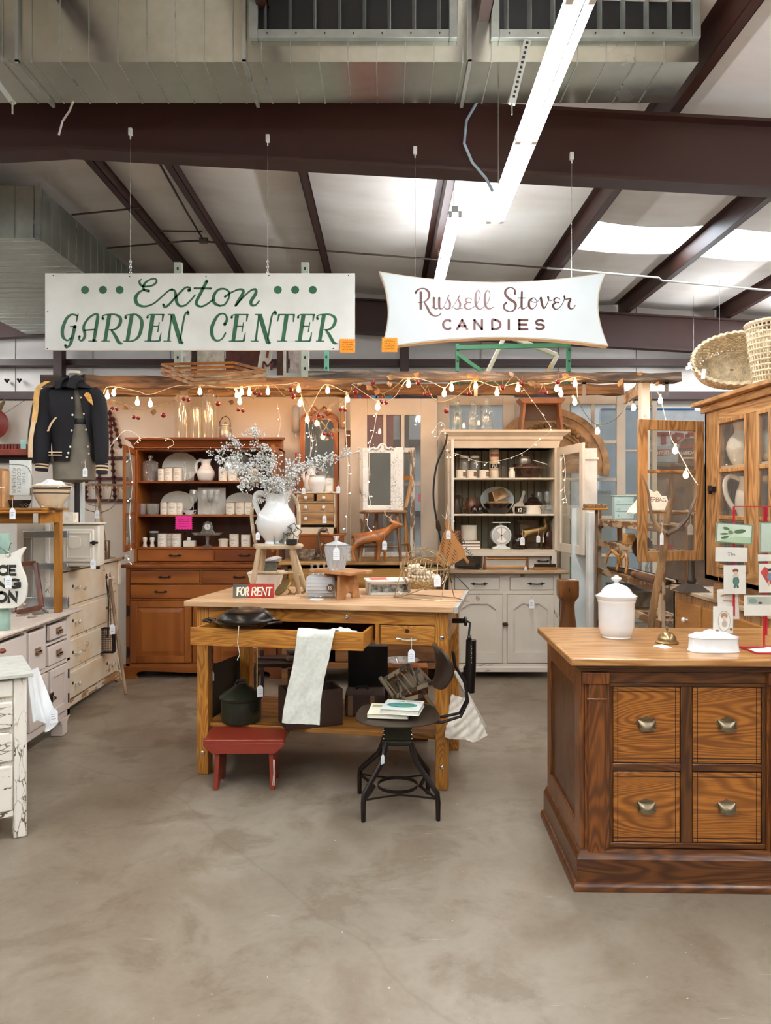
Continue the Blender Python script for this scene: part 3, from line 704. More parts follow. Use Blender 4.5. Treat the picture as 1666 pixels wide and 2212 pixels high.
def T(lx,ly,z): return Vector((TC.x+lx*math.cos(TA)-ly*math.sin(TA),TC.y+lx*math.sin(TA)+ly*math.cos(TA),z))
def onT(px,py,z=TZ):                                # the point on a level plane of height z seen at that pixel
    Z = (H-z)*F/(py-CY);return Vector((X(px,Z),Z,z))

# ---- red step stool
m_red = chip('#8a3220','#4a1c12',.25,5,'x',.32,'#7a2618',wear=.5)
t = thing('step_stool','small dark red wooden stool on the floor in front of the table','stool',(-.745,4.12,0),.02)
part(t,'seat',MB().box(-.212,.212,-.125,.125,.246,.27),m_red,bev=.005)
for y in (-.125,.107): part(t,'apron',MB().prism([(-.212,.25),(-.212,.238),(-.165,.195),(.165,.195),(.212,.238),(.212,.25)],y,y+.018),m_red,bev=.003)
for s in (-1,1):
    M = Matrix.Translation((s*.15,0,0)) @ Matrix.Rotation(s*-.05,4,'Y')
    mb = MB();mb.M = M;mb.prism([(-.112,0),(-.105,.245),(.105,.245),(.112,0),(.055,0),(0,.07),(-.055,0)],-.012,.012,'yz')
    part(t,'leg',mb,m_red,bev=.003)
solo('string','short white string loop hanging inside the red stool leg','string',MB().tube([(-.585,3.985,.17),(-.582,3.98,.10),(-.588,3.978,.04),(-.58,3.982,.035),(-.577,3.985,.10),(-.579,3.988,.168)],.002,5),M_string)

# ---- steel drafting chair
m_gun = plain('#1f1510',.45,.4,var=.2,scale=8);m_seat = plain('#44382c',.42,.3,var=.2,scale=6)
t = thing('typist_chair','dark metal swivel chair with two books on its seat, in front of the table','chair',(.06,3.80,0))
fe = [(-.165,-.185),(.19,-.17),(.16,.165),(-.195,.17)]
for (x,y) in fe:
    d = Vector((x,y,0));u = d.normalized()
    pts = [u*.085+Vector((0,0,.335)),u*.095+Vector((0,0,.30)),u*.125+Vector((0,0,.24)),d*.86+Vector((0,0,.155)),d*.98+Vector((0,0,.125)),d+Vector((0,0,.085)),d+Vector((0,0,0))]
    part(t,'leg',MB().tube(pts,[.015,.017,.017,.016,.016,.016,.014],8,flat=.8),m_gun)
def hoop(c,r,z,h=.016,th=.003,n=28,a0=0,a1=2*PI,sy=1):
    mb = MB()
    mb.grid(lambda u,v: (c[0]+r*math.cos(a0+(a1-a0)*u),c[1]+r*sy*math.sin(a0+(a1-a0)*u),z+h*(v-.5)),n,1,th);return mb
part(t,'ring',hoop((0,-.01),.10,.11),m_gun)
for a,b in ((0,1),(1,2),(2,3),(3,0)):
    p = Vector((*fe[a],.10));q = Vector((*fe[b],.10));c = (p+q)/2;inn = Vector((c.x,c.y,0)).normalized()
    part(t,'brace',MB().tube([p,p.lerp(q,.25)-inn*.035,c-inn*.062,p.lerp(q,.75)-inn*.035,q],.011,6,flat=.35),m_gun)
part(t,'column',MB().box(-.075,.075,-.07,.07,.32,.345).box(-.07,.07,-.06,.06,.33,.425),plain('#2c2a1c',.45,.5),bev=.006)
mb = MB();
for x in (-.068,.068):
    for z in (.355,.375,.395,.415): mb.ball((x,-.062,z),.005,6)
parts(t,'rivet',mb,M_steel)
def seat(u,v):
    a = -PI+2*PI*u;c,s = math.cos(a),math.sin(a);k = (abs(c)**3.5+abs(s)**3.5)**(-1/3.5)
    x = .20*c*k*v*(1-.12*s*k*v);y = .175*s*k*v
    return (x,y,.447+.012*(v*v)*(c*k)**2-.018*max(0,-s)*v**6+.01*v**8)
part(t,'seat',MB().grid(seat,40,10,.006),m_seat)
R = Matrix.Translation((.205,.0,.0)) @ Matrix.Rotation(math.radians(6),4,'Z')
def back(u,v):
    a = (u-.5)*1.9;hh = .105*(1-.5*abs(2*u-1)**4);zz = (v-.5)*2
    return (-.12*math.cos(a)+.12-.02*(zz*zz),.15*math.sin(a)/math.sin(1.0),.70+zz*hh)
mb = MB();mb.M = R;mb.grid(back,20,8,.012)
part(t,'backrest',mb,plain('#2e2117',.33,.2,var=.15,coat=.3))
mb = MB();mb.M = R;mb.cb((.025,0,.67),(.035,.05,.03));mb.ball((.05,0,.67),.017,10)
part(t,'clamp',mb,m_gun)
for s in (-1,1):
    mb = MB();mb.tube([Vector((.12,s*.06,.435)),Vector((.22,s*.045,.43)),Vector((.31,s*.03-.02,.46)),Vector((.345,s*.02-.02,.53)),Vector((.335,s*.014-.015,.62)),Vector((.285,s*.01-.01,.70)),Vector((.275,s*.012-.005,.77))],.0075,8)
    part(t,'back_bar',mb,m_gun)
# books on the seat
def book(name,label,c,size,rz,cover,z,art=None,tilt=0,group=None,pages='#e9e2cf'):
    b = thing(name,label,'book',(c[0],c[1],z),rz,group);W,D,Th = size
    part(b,'cover',MB().box(-W/2,W/2,-D/2,D/2,Th-.003,Th).box(-W/2,W/2,-D/2,D/2,0,.003).box(-W/2,-W/2+.003,-D/2,D/2,.003,Th-.003),cover,bev=.0008)
    part(b,'pages',MB().box(-W/2+.003,W/2-.004,-D/2+.004,D/2-.004,.003,Th-.003),plain(pages,.9,0,var=.05))
    return b
b = book('book','cream paperback lying lowest on the metal chair seat',(.02,3.80),(.20,.20,.022),-.1,plain('#e6dfc4',.6,0,var=.05),.462)
def letters(par,txt,o,ux,uz,hgt,mat,gap=.18,wt=.16,d=.0006,world=True,name='lettering',ital=0,maxw=None):
    mb = MB();o = Vector(o);ux = Vector(ux).normalized();uz = Vector(uz).normalized();nn = ux.cross(uz);x = 0
    W = sum(GL[ch][0] if ch in GL else .5 for ch in txt)+gap*(len(txt)-1);sx = 1 if not maxw else maxw/(W*hgt)
    for ch in txt:
        if ch == ' ': x += .5+gap;continue
        w_,strokes = GL[ch]
        for st in strokes:
            pts = [o+ux*((x+p[0]+ital*p[1])*hgt*sx)+uz*(p[1]*hgt) for p in st]
            ribbon(mb,pts,wt*hgt,nn,d)
        x += w_+gap
    return part(par,name,mb,mat,world,smooth=False) if par is not None else mb
def ribbon(mb,pts,w,nn,d=.0006,ws=None):         # flat brush stroke through points, a little proud of its surface
    m = len(pts)
    vs = [];fs = []
    for i,p in enumerate(pts):
        a = pts[max(i-1,0)];b = pts[min(i+1,m-1)];tg = b-a
        if tg.length < 1e-9: tg = Vector((1,0,0))
        tg.normalize();sd = tg.cross(nn).normalized();ww = (ws[i] if ws else w)/2
        if 0 < i < m-1:
            t1 = (pts[i]-pts[i-1]).normalized();k = max(.5,t1.dot(tg));ww /= k
        e = tg*(w*.5 if i == m-1 and not ws else 0)-tg*(w*.5 if i == 0 and not ws else 0)
        vs += [p+sd*ww+e*.98+nn*d,p-sd*ww+e*.98+nn*d]
    for i in range(m-1): fs.append((2*i,2*i+1,2*i+3,2*i+2))
    mb.add(vs,fs)
def arc(cx,cy,rx,ry,a0,a1,n=9): return [(cx+rx*math.cos(math.radians(a0+(a1-a0)*i/n)),cy+ry*math.sin(math.radians(a0+(a1-a0)*i/n))) for i in range(n+1)]
GL = {  # block capitals drawn as strokes in a box one unit tall
 'A': (.8,[[(0,0),(.4,1),(.8,0)],[(.15,.33),(.65,.33)]]),'B': (.6,[[(0,0),(0,1),(.35,1)]+arc(.35,.76,.22,.24,90,-90)+[(0,.52)],[(.35,.52)]+arc(.35,.26,.27,.26,90,-90)+[(0,0)]]),
 'C': (.75,[arc(.45,.5,.42,.5,55,305,14)]),'D': (.7,[[(0,0),(0,1),(.25,1)]+arc(.25,.5,.45,.5,90,-90,12)+[(0,0)]]),'E': (.55,[[(.55,1),(0,1),(0,0),(.55,0)],[(0,.5),(.48,.5)]]),
 'F': (.52,[[(.55,1),(0,1),(0,0)],[(0,.5),(.45,.5)]]),'G': (.8,[arc(.45,.5,.43,.5,55,300,14)+[(.8,.12),(.8,.45),(.5,.45)]]),'H': (.65,[[(0,0),(0,1)],[(.65,0),(.65,1)],[(0,.5),(.65,.5)]]),
 'I': (.12,[[(.06,0),(.06,1)]]),'J': (.5,[[(.45,1),(.45,.25)]+arc(.22,.25,.23,.25,0,-180,8)]),'K': (.65,[[(0,0),(0,1)],[(.6,1),(0,.42)],[(.2,.58),(.65,0)]]),'L': (.5,[[(0,1),(0,0),(.5,0)]]),
 'M': (.85,[[(0,0),(.06,1),(.42,.25),(.79,1),(.85,0)]]),'N': (.68,[[(0,0),(0,1),(.68,0),(.68,1)]]),'O': (.85,[arc(.42,.5,.42,.5,90,450,18)]),'P': (.6,[[(0,0),(0,1),(.3,1)]+arc(.3,.73,.27,.27,90,-90)+[(0,.46)]]),
 'R': (.65,[[(0,0),(0,1),(.32,1)]+arc(.32,.74,.26,.26,90,-90)+[(0,.48)],[(.3,.48),(.65,0)]]),'S': (.6,[arc(.32,.74,.27,.26,40,250,10)+arc(.3,.26,.29,.26,80,-140,10)]),'T': (.62,[[(0,1),(.62,1)],[(.31,1),(.31,0)]]),
 'U': (.65,[[(0,1),(0,.3)]+arc(.325,.3,.325,.3,180,360,10)+[(.65,1)]]),'V': (.75,[[(0,1),(.37,0),(.75,1)]]),'W': (1.0,[[(0,1),(.25,0),(.5,.8),(.75,0),(1,1)]]),'X': (.7,[[(0,0),(.7,1)],[(0,1),(.7,0)]]),
 'Y': (.7,[[(0,1),(.35,.5),(.7,1)],[(.35,.5),(.35,0)]]),"'": (.1,[[(.08,1),(.02,.78)]]),'h': (.5,[[(0,1),(0,0)],[(0,.4)]+arc(.22,.4,.22,.2,180,0,8)+[(.44,0)]]),'e': (.5,[[(.03,.32),(.48,.32)]+arc(.25,.3,.23,.3,0,300,12)]),
 '2': (.5,[arc(.25,.74,.24,.26,170,-30,8)+[(.02,0),(.5,0)]]),
 'o': (.5,[arc(.25,.3,.25,.3,0,360,14)]),'1': (.3,[[(0,.8),(.2,1),(.2,0)]]),'6': (.5,[arc(.25,.3,.25,.3,100,460,14),[(.4,1),(.1,.6),(.01,.35)]]),'$': (.6,[arc(.32,.74,.27,.26,40,250,10)+arc(.3,.26,.29,.26,80,-140,10),[(.3,1.1),(.3,-.1)]]),
}
bm_ = book('book','square white book with green and blue oval art on the metal chair seat',(.085,3.775),(.19,.185,.026),-.2,plain('#dfe6de',.35,0,var=.04,coat=.3),.484)
tt = NT('book_art');nz = tt.noise(tt.obj((26,40,20)),1,4,.6,1.0)
m_art = tt.bsdf(tt.ramp(nz,[(.38,'#3d3340'),(.46,'#3f7d86'),(.55,'#5fa39a'),(.62,'#4f8a55')]),.35)
part(bm_,'oval_art',MB().add([(-.002+.075*math.cos(a*PI/14)*1.0,-.005+.045*math.sin(a*PI/14),.0266) for a in range(28)],[tuple(range(28))]),m_art,smooth=False)
bpy.context.view_layer.update()
mmb = MB()
for (w_,x0_,x1_,yy) in ((.006,-.06,.0,.065),(.004,.01,.08,.066)): mmb.box(x0_,x1_,yy-w_/2,yy+w_/2,.026,.0266)
part(bm_,'title_print',mmb,M_ink,smooth=False)
mmb = MB()
for i in range(3): mmb.box(-.09,-.03,.06-.016*i,.068-.016*i,.022,.0226)
part(b,'title_print',mmb,plain('#6b7142',.8),smooth=False)

# ---- towel over the drawer front
def cloth(u,v):                                     # u across, v along: inside the drawer, over the front, down
    L = v*.66;x = -.05+.19*u+(.0 if L < .1 else -(L-.1)*.10)+.012*math.sin(v*5+u)
    x0_ = x;wv = .005*math.sin(u*7+v*3)+.0015*math.sin(v*23+u*4+2*math.sin(u*5))+.001*math.sin(u*31+v*50)
    if L < .08: return (x0_,y0+.10-L,.868+wv*.6-(.08-L)*.25)
    if L < .115: a = (L-.08)/.035*PI/2;return (x0_,y0+.02-.03*math.sin(a),.838+.03*math.cos(a))
    return (x0_,y0-.012-.004*math.sin(u*7)-abs(wv)*1.3-.02*(L-.115),.838-(L-.115)*.82)
mb = MB();mb.M = Matrix.Translation(TC) @ Matrix.Rotation(TA,4,'Z');mb.grid(cloth,24,60,-.004)
solo('towel','off-white linen towel hanging over the open table drawer','towel',mb,plain('#dcdccf',.9,0,var=.05,scale=60,bump=.15))
mb = MB();mb.M = Matrix.Translation(TC) @ Matrix.Rotation(TA,4,'Z')
mb.grid(lambda u,v: (.06+.2*u+.01*math.sin(v*6),y0+.05+.14*v,.79+.07*math.sin(PI*min(1,max(0,v)))**.5*(.6+.4*math.sin(PI*u))+.004*math.sin(u*30)),18,14,.004)
solo('folded_cloth','folded pale cloth lying inside the open drawer beside the towel','cloth',mb,plain('#d6d8cf',.9,0,var=.05,bump=.3))

# ---- roasting pans on the open drawer
m_pan = plain('#241c14',.25,.7,var=.25,scale=5)
def pan(label,c,a,b,hgt,tilt,rz,flip=False,name='serving_dish',handles=False):
    t = thing(name,label,'tray',c,rz)
    pr = [(.001,0),(.62,0),(.7,.12),(.86,.62),(.9,.82),(1.0,.95),(1.0,1.0),(.88,.88),(.66,.12),(.6,.06),(.001,.05)]
    M = Matrix.Rotation(tilt,4,'X')
    if flip: M = M @ Matrix.Rotation(PI,4,'X') @ Matrix.Translation((0,0,-hgt))
    mb = MB();mb.lathe([(r,z*hgt) for r,z in pr],(0,0,0),48,Matrix.Rotation(tilt,4,'X') if not flip else M,a,b)
    part(t,'dish',mb,m_pan)
    if handles:
        for s in (-1,1):
            mb = MB();mb.tube([(s*a*.95,-.035,hgt),(s*(a+.03),-.03,hgt+.006),(s*(a+.05),0,hgt),(s*(a+.03),.03,hgt+.006),(s*a*.95,.035,hgt)],.007,8)
            part(t,'handle',mb,m_pan)
    return t
q = T(-.36,y0+.045,.858)
pan('black oval metal serving tray with handles resting across the open drawer',q,.165,.10,.03,0,TA,handles=True)
q = T(-.335,y0+.05,.905)
pan('black oval lid turned over on top of the handled tray on the drawer',q,.155,.11,.045,.15,TA+.12,True,'oval_lid')
solo('string','white string dangling from the oval trays over the drawer front','string',MB().tube([T(-.33,y0-.07,.885),T(-.335,y0-.075,.80),T(-.325,y0-.07,.74),T(-.34,y0-.068,.71)],.0022,5),M_string)

# ================================================================ price tags
_tag = thing('price_tag','x','price tag',(0,0,0))
part(_tag,'card',MB().prism([(-.015,-.062),(.015,-.062),(.015,-.018),(.006,-.006),(-.006,-.006),(-.015,-.018)],-.0006,.0006),M_paper,smooth=False)
part(_tag,'string',MB().tube([(0,0,-.01),(.001,-.001,.02),(0,0,.045)],.0012,4),M_string)
mb = MB()
for i in range(3): mb.box(-.009,.008-.003*(i % 2),-.0012,-.0009,-.028-.009*i,-.0265-.009*i)
part(_tag,'handwriting',mb,plain('#8b8f98',.8),smooth=False)
_used = []
def tag(p,label,s=1.0,rz=0,drop=0):
    if not _used: o = _tag;_used.append(1)
    else: o = dup(_tag)
    o.location = p;o.rotation_euler = (0,0,rz);o.scale = (s,s,s);o['label'] = label;o['group'] = 'white price tags on strings';return o
tag(P(457,1447,4.32),'white price tag hanging on the dark board under the table, left')
tag(P(889,1400,3.9),'white price tag hanging from the chrome drawer handle',1.15)
tag(P(827,1628,3.62),'white price tag hanging under the metal chair seat',.8,.9)

# ================================================================ oak counter on the right
m_ok = wood('#a8682a','#6c3810','x',.9,.33,60,mid='#8c4f1b',pores=.55,coat=.25);m_okz = wood('#7f481a','#4d270c','z',1.4,.36,60,mid='#6a3a14',pores=.5,coat=.2)
m_okd = wood('#5f3712','#3b1d08','z',1.4,.38,40,mid='#4f2c0f',pores=.4,coat=.2);m_okdx = wood('#6b3d16','#3f2009','x',1.4,.38,40,mid='#583010',pores=.4,coat=.2)
CR = Vector((.775,3.0,0));CA = math.radians(-1.4)
c = thing('counter','big dark oak shop counter with square drawers, right foreground','counter',CR,CA)
W,D = 1.9,.68
part(c,'countertop',MB().box(-.055,W,-.05,D+.03,.875,.905),wood('#c1905a','#8f5c2a','x',1.5,.3,20,mid='#b8864f',pores=.25,coat=.35),bev=.006)
part(c,'top_moulding',MB().box(-.03,W,-.025,D,.862,.876).box(-.012,W,-.012,D,.845,.863),m_okdx,bev=.004)
mb = MB();mb.box(0,.03,.035,D,.1,.85);mb.box(0,W,D-.02,D,.1,.85);mb.box(.03,W,.045,.06,.1,.85)
part(c,'carcass',mb,m_okd)
# end panel
part(c,'end_frame',MB().add([],[]).box(-.012,.012,0,.09,.1,.845).box(-.012,.012,D-.07,D,.1,.845).box(-.012,.012,.09,D-.07,.1,.23).box(-.012,.012,.09,D-.07,.77,.845),m_okz,bev=.004)
part(c,'end_panel',MB().box(.004,.014,.08,D-.06,.2,.8),wood('#8f5a24','#62370f','z',1.1,.36,60,mid='#7d4b1a',pores=.4,coat=.2),bev=.002)
# pilasters and rails of the front
P0 = [.0,.095,.355,.405,.665,.76,.80,.88]
part(c,'pilaster',MB().box(.0,.105,.0,.035,.1,.845).box(.02,.085,-.018,0,.1,.845).box(-.005,.10,-.024,.0,.80,.845).box(.012,.092,-.022,0,.735,.745),m_okz,bev=.003)
part(c,'pilaster',MB().box(.715,.80,-.004,.035,.1,.845).box(.725,.79,-.018,0,.1,.845).box(.712,.805,-.024,.0,.80,.845).box(.72,.795,-.022,0,.735,.745),m_okz,bev=.003)
mb = MB();mb.box(.105,.715,.0,.045,.80,.845);mb.box(.105,.715,.008,.045,.1,.17);mb.box(.105,.715,.004,.045,.785,.80)
mb.box(.105,.72,-.002,.045,.135,.15)
parts(c,'front_rail',mb,m_okdx,bev=.003)
part(c,'centre_stile',MB().box(.385,.430,.008,.045,.17,.79),m_okd,bev=.003)
for xa,xb in ((.118,.385),(.430,.70)): part(c,'cross_rail',MB().box(xa,xb,.008,.045,.452,.482),m_okdx,bev=.003)
part(c,'side_stile',MB().box(.105,.12,.008,.045,.17,.79),m_okd,bev=.002);part(c,'side_stile',MB().box(.70,.715,.008,.045,.17,.79),m_okd,bev=.002)
m_groove = plain('#1d0e05',.8)
def cup(par,x,y,z):
    def f(u,v):
        a = PI*u;b = PI/2*v
        return (x-.034*math.cos(a)*(.75+.25*math.cos(b)),y-.001-.026*math.sin(b*1.0)*math.sin(a)**.5,z+.018-.042*(1-math.cos(b))*.9*1.0-(.004*math.sin(a)))
    mb = MB();mb.grid(f,16,8,.002);
    mb.prism([(x-.046,z+.002),(x-.03,z+.014),(x-.018,z+.022),(x-.006,z+.026),(x,z+.032),(x+.006,z+.026),(x+.018,z+.022),(x+.03,z+.014),(x+.046,z+.002),(x+.03,z-.006),(x-.03,z-.006)],y-.003,y)
    mb.box(x-.033,x+.033,y-.026,y-.002,z-.018,z-.012)
    return part(par,'handle',mb,plain('#8e7f66',.33,.9,var=.15))
for xa,xb in ((.122,.383),(.433,.698)):
    for za,zb in ((.172,.448),(.484,.783)):
        d = part(c,'drawer',MB().box(xa,xb,.012,.045,za,zb),wood('#ae6c28','#6f3d10','x',.62,.32,150,mid='#97591d',pores=.55,coat=.3),bev=.003)
        gm = MB()
        for e in (.018,):
            gm.box(xa+e-.001,xa+e+.001,.0108,.0122,za,zb);gm.box(xb-e-.001,xb-e+.001,.0108,.0122,za,zb)
            gm.box(xa,xb,.0108,.0122,za+e-.001,za+e+.001);gm.box(xa,xb,.0108,.0122,zb-e-.001,zb-e+.001)
        part(d,'groove',gm,m_groove,smooth=False)
        cup(d,(xa+xb)/2-.002,.012,(za+zb)/2+.005)
# next bay, mostly outside the frame
part(c,'bay_panel',MB().box(.80,W,.012,.045,.12,.80),m_okz)
# base
def bprof(k):
    return {'a': [(-.03,.0),(-.045,.0),(-.045,.018),(-.036,.03),(-.030,.032),(-.03,.12),(-.022,.13),(-.018,.142),(-.004,.15),(.03,.15),(.03,0)]}[k]
pf = bprof('a');mb = MB();nn = len(pf)
for q in (0,):
    A = [(v[0],v[0]) for v in pf]
    p1 = [Vector((W,v[0],v[1])) for v in pf];p2 = [Vector((v[0],v[0],v[1])) for v in pf];p3 = [Vector((v[0],D-.0,v[1])) for v in pf]
    vs = p1+p2+p3;fs = []
    for a in (0,nn):
        for i in range(nn): j = (i+1) % nn;fs.append((a+i,a+j,a+nn+j,a+nn+i))
    fs += [tuple(range(nn)),tuple(range(2*nn,3*nn))]
    mb.add(vs,fs)
part(c,'plinth',mb,m_okdx)
# ================================================================ left side: three painted pieces
m_crk = cracked('#ece3d3','#5a4532',.035,20,3.5,'x');m_crkz = cracked('#ece3d3','#5a4532',.035,20,3.5,'z')
A1 = math.radians(31);c1 = Vector((-1.62,3.45,0))
t = thing('painted_chest','crackled white chest of drawers with green-grey top, bottom left corner','chest of drawers',c1,A1)
W = .9;D = .42
part(t,'post',MB().box(-.055,0,0,.055,0,.725),m_crkz,bev=.008);part(t,'post',MB().box(-.055,0,D-.05,D,0,.725),m_crkz,bev=.008)
part(t,'post',MB().box(-W,-W+.055,0,.055,0,.725),m_crkz,bev=.008)
part(t,'case',MB().box(-W+.02,-.02,.012,D-.01,.12,.725),m_crkz)
part(t,'top',MB().box(-W-.02,.025,-.03,D+.02,.725,.745),cracked('#8f998d','#cfd0c4',.08,14,4,'x',.45),bev=.004)
for za,zb in ((.64,.715),(.50,.62),(.35,.485),(.13,.335)):
    d = part(t,'drawer',MB().box(-W+.06,-.058,-.006,.012,za,zb),m_crk,bev=.008)
    part(d,'handle',MB().ball((-W/2,-.02,(za+zb)/2),.018),M_bronze)
part(t,'bottom_rail',MB().box(-W+.06,-.055,.0,.02,.1,.128),m_crk,bev=.004)
solo('knob','round copper-brown knob lying on the green-grey chest top','knob',MB().ball(onT(5,1412,.745)+Vector((0,0,.014)),.018,14,(1,1,.75)),plain('#7a4a33',.35,.5))
# white sideboard with drawers and doors, facing right
m_pk = chip('#dccfc4','#8a6a50',.33,8,'z',.5,'#cbb8a8');m_pky = chip('#dccfc4','#8a6a50',.33,8,'y',.5,'#cbb8a8')
fx = -2.09
t = thing('painted_cupboard','pinkish-white painted cupboard with small drawers, under the little wooden table at left','cupboard',(-2.35,4.35,0))
ya,yb = 3.79,5.06
mb = MB();mb.box(fx-.42,fx,yb-.05,yb,.1,.78);mb.box(fx-.42,fx,ya,ya+.05,.1,.78);mb.box(fx-.42,fx-.40,ya,yb,.1,.78)
for y in (4.42,): mb.box(fx-.03,fx,y,y+.03,.1,.78)
mb.box(fx-.03,fx,ya,yb,.47,.495);mb.box(fx-.03,fx,ya,yb,.11,.16);mb.box(fx-.03,fx,ya,yb,.76,.78);mb.box(fx-.4,fx-.03,ya,yb,.12,.14)
mb.box(fx-.03,fx,4.68,4.70,.49,.78);mb.box(fx-.03,fx,4.70,5.01,.625,.64)
part(t,'case',mb,m_pk,True,bev=.004)
part(t,'top',MB().box(fx-.45,fx+.035,ya-.03,yb+.12,.78,.80),plain('#cfc1b2',.5,0,var=.12,scale=6),True,bev=.007)
def xdrawer(par,y0_,y1_,z0_,z1_,x,mat,kn='cup',kmat=None):
    d = part(par,'drawer',MB().box(x-.015,x+.01,y0_,y1_,z0_,z1_),mat,True,bev=.004)
    ym,zm = (y0_+y1_)/2,(z0_+z1_)/2
    if kn == 'cup':
        part(d,'handle',MB().box(x+.01,x+.013,ym-.04,ym+.04,zm-.018,zm+.022).box(x+.012,x+.028,ym-.028,ym+.028,zm-.004,zm+.006).box(x+.024,x+.028,ym-.028,ym+.028,zm-.018,zm+.006),plain('#a98d76',.45,.6,var=.3,scale=40),True,bev=.003)
    return d
xdrawer(t,4.74,4.98,.655,.745,fx,m_pky);xdrawer(t,4.72,5.0,.50,.615,fx,m_pky);xdrawer(t,4.46,4.67,.50,.745,fx,m_pky);xdrawer(t,3.85,4.41,.50,.745,fx,m_pky)
def xdoor(par,y0_,y1_,z0_,z1_,x,mat,latch=True):
    M = Matrix.Translation((x,0,0)) @ Matrix(((0,-1,0,0),(1,0,0,0),(0,0,1,0),(0,0,0,1)))
    d = part(par,'door',MB().frame(y0_,y1_,z0_,z1_,.05,-.012,.01,M),mat,True,bev=.003)
    part(d,'panel',MB().box(x-.006,x+.0,y0_+.045,y1_-.045,z0_+.045,z1_-.045),mat,True)
    if latch:
        part(d,'latch',MB().box(x+.012,x+.02,y0_-.02,y0_+.03,.27,.33).ball((x+.035,y0_+.0,.30),.014,10).box(x+.012,x+.016,y0_-.015,y0_+.005,.20,.27),M_bronze,True,bev=.002)
        for zz in (z0_+.07,z1_-.07): part(d,'hinge',MB().cyl((x+.014,y1_+.002,zz-.03),(x+.014,y1_+.002,zz+.03),.006,8),M_iron,True)
    return d
xdoor(t,4.74,5.0,.165,.465,fx,m_pk);xdoor(t,4.46,4.71,.165,.465,fx,m_pk,False)
for y in (yb-.1,ya+.02): part(t,'foot',MB().prism([(y-.02,0),(y+.06,0),(y+.06,.07),(y+.09,.11),(y-.05,.11),(y-.02,.07)],fx-.08,fx+.0,'yz'),m_pky,True,bev=.006)
# tall worn dresser
m_dr = chip('#e3d8c2','#a0835c',.40,7,'y',.6,'#d8bb90',wear=.8);m_drz = chip('#e3d8c2','#7a6247',.42,8,'z',.6,'#d8c3a0',wear=.5)
fx2 = -2.28;ya,yb = 5.3,6.52
t = thing('painted_dresser','tall worn cream dresser with five drawers behind the leaning rake','dresser',(-2.55,5.9,0))
mb = MB();mb.box(fx2-.45,fx2,yb-.05,yb,.08,1.03);mb.box(fx2-.45,fx2,ya,ya+.05,.08,1.03);mb.box(fx2-.45,fx2-.43,ya,yb,.08,1.03)
for z in (.3,.53,.76): mb.box(fx2-.42,fx2,ya+.05,yb-.05,z-.012,z+.012)
part(t,'case',mb,m_drz,True,bev=.006)
part(t,'top',MB().box(fx2-.47,fx2+.035,ya-.03,yb+.05,1.03,1.055),chip('#cdbfa6','#4f3a28',.45,9,'y',.6),True,bev=.006)
part(t,'corner_moulding',MB().box(fx2,fx2+.02,yb-.04,yb+.01,.82,1.03),m_drz,True,bev=.01)
m_kn = plain('#d8d2c4',.3,0)
for za,zb in ((.1,.29),(.315,.52),(.545,.75),(.775,1.02)):
    d = part(t,'drawer',MB().box(fx2-.01,fx2+.012,ya+.055,yb-.055,za+.0,zb),m_dr,True,bev=.006)
    for y in (ya+.28,yb-.26):
        mb = MB();mb.lathe([(.006,0),(.006,.02),(.016,.03),(.017,.038),(.01,.045)],(0,0,0),12,Matrix.Translation((fx2+.012,y,(za+zb)/2)) @ Matrix.Rotation(PI/2,4,'Y'))
        part(d,'knob',mb,m_kn,True)
        part(d,'keyhole',MB().lathe([(.012,0),(.012,.002)],(0,0,0),10,Matrix.Translation((fx2+.012,y-.04,(za+zb)/2+.01)) @ Matrix.Rotation(PI/2,4,'Y')),M_iron,True)
part(t,'skirt',MB().prism([(ya,.02),(ya+.08,.0),(ya+.14,.05),(yb-.2,.05),(yb-.12,.03),(yb-.06,.0),(yb,.0),(yb,.09),(ya,.09)],fx2-.0,fx2+.02,'yz'),chip('#e3d8c2','#a87b4b',.52,9,'y',.6),True)
part(t,'scroll_foot',MB().tube([(fx2+.01,yb+.0,0.0),(fx2+.02,yb+.02,.05),(fx2+.02,yb+.01,.1),(fx2+.01,yb-.01,.16),(fx2,yb-.02,.2)],[.018,.025,.022,.018,.012],8),m_drz,True)

# little wooden table standing on the cupboard
m_hon = wood('#b87c30','#70430f','z',1.2,.38,6,mid='#a3691f');m_hony = wood('#b87c30','#70430f','x',1.2,.38,6,mid='#a3691f')
t = thing('side_table','small honey-brown wooden table standing on the pinkish-white cupboard','table',(-2.32,4.9,.8))
xe = X(137,5.0);ye = 5.02
part(t,'top',MB().box(-2.75,xe+.02,4.62,ye+.02,1.462,1.48),m_hony,True,bev=.004)
part(t,'top_leaf',MB().box(-2.4,xe+.035,4.55,4.8,1.447,1.461),m_hony,True,bev=.003)
for x,y in ((xe-.042,4.95),(-2.42,4.64),(-2.7,4.95),(-2.7,4.64)): part(t,'leg',MB().box(x,x+.042,y,y+.042,.8,1.462),m_hon,True,bev=.003)
part(t,'apron',MB().box(-2.68,xe-.04,4.645,4.66,1.385,1.46),m_hony,True,bev=.002);part(t,'apron',MB().box(xe-.02,xe-.008,4.68,4.95,1.385,1.46),m_hony,True)
part(t,'stretcher',MB().box(-2.68,-2.56,4.7,4.72,.81,1.46),m_hon,True)

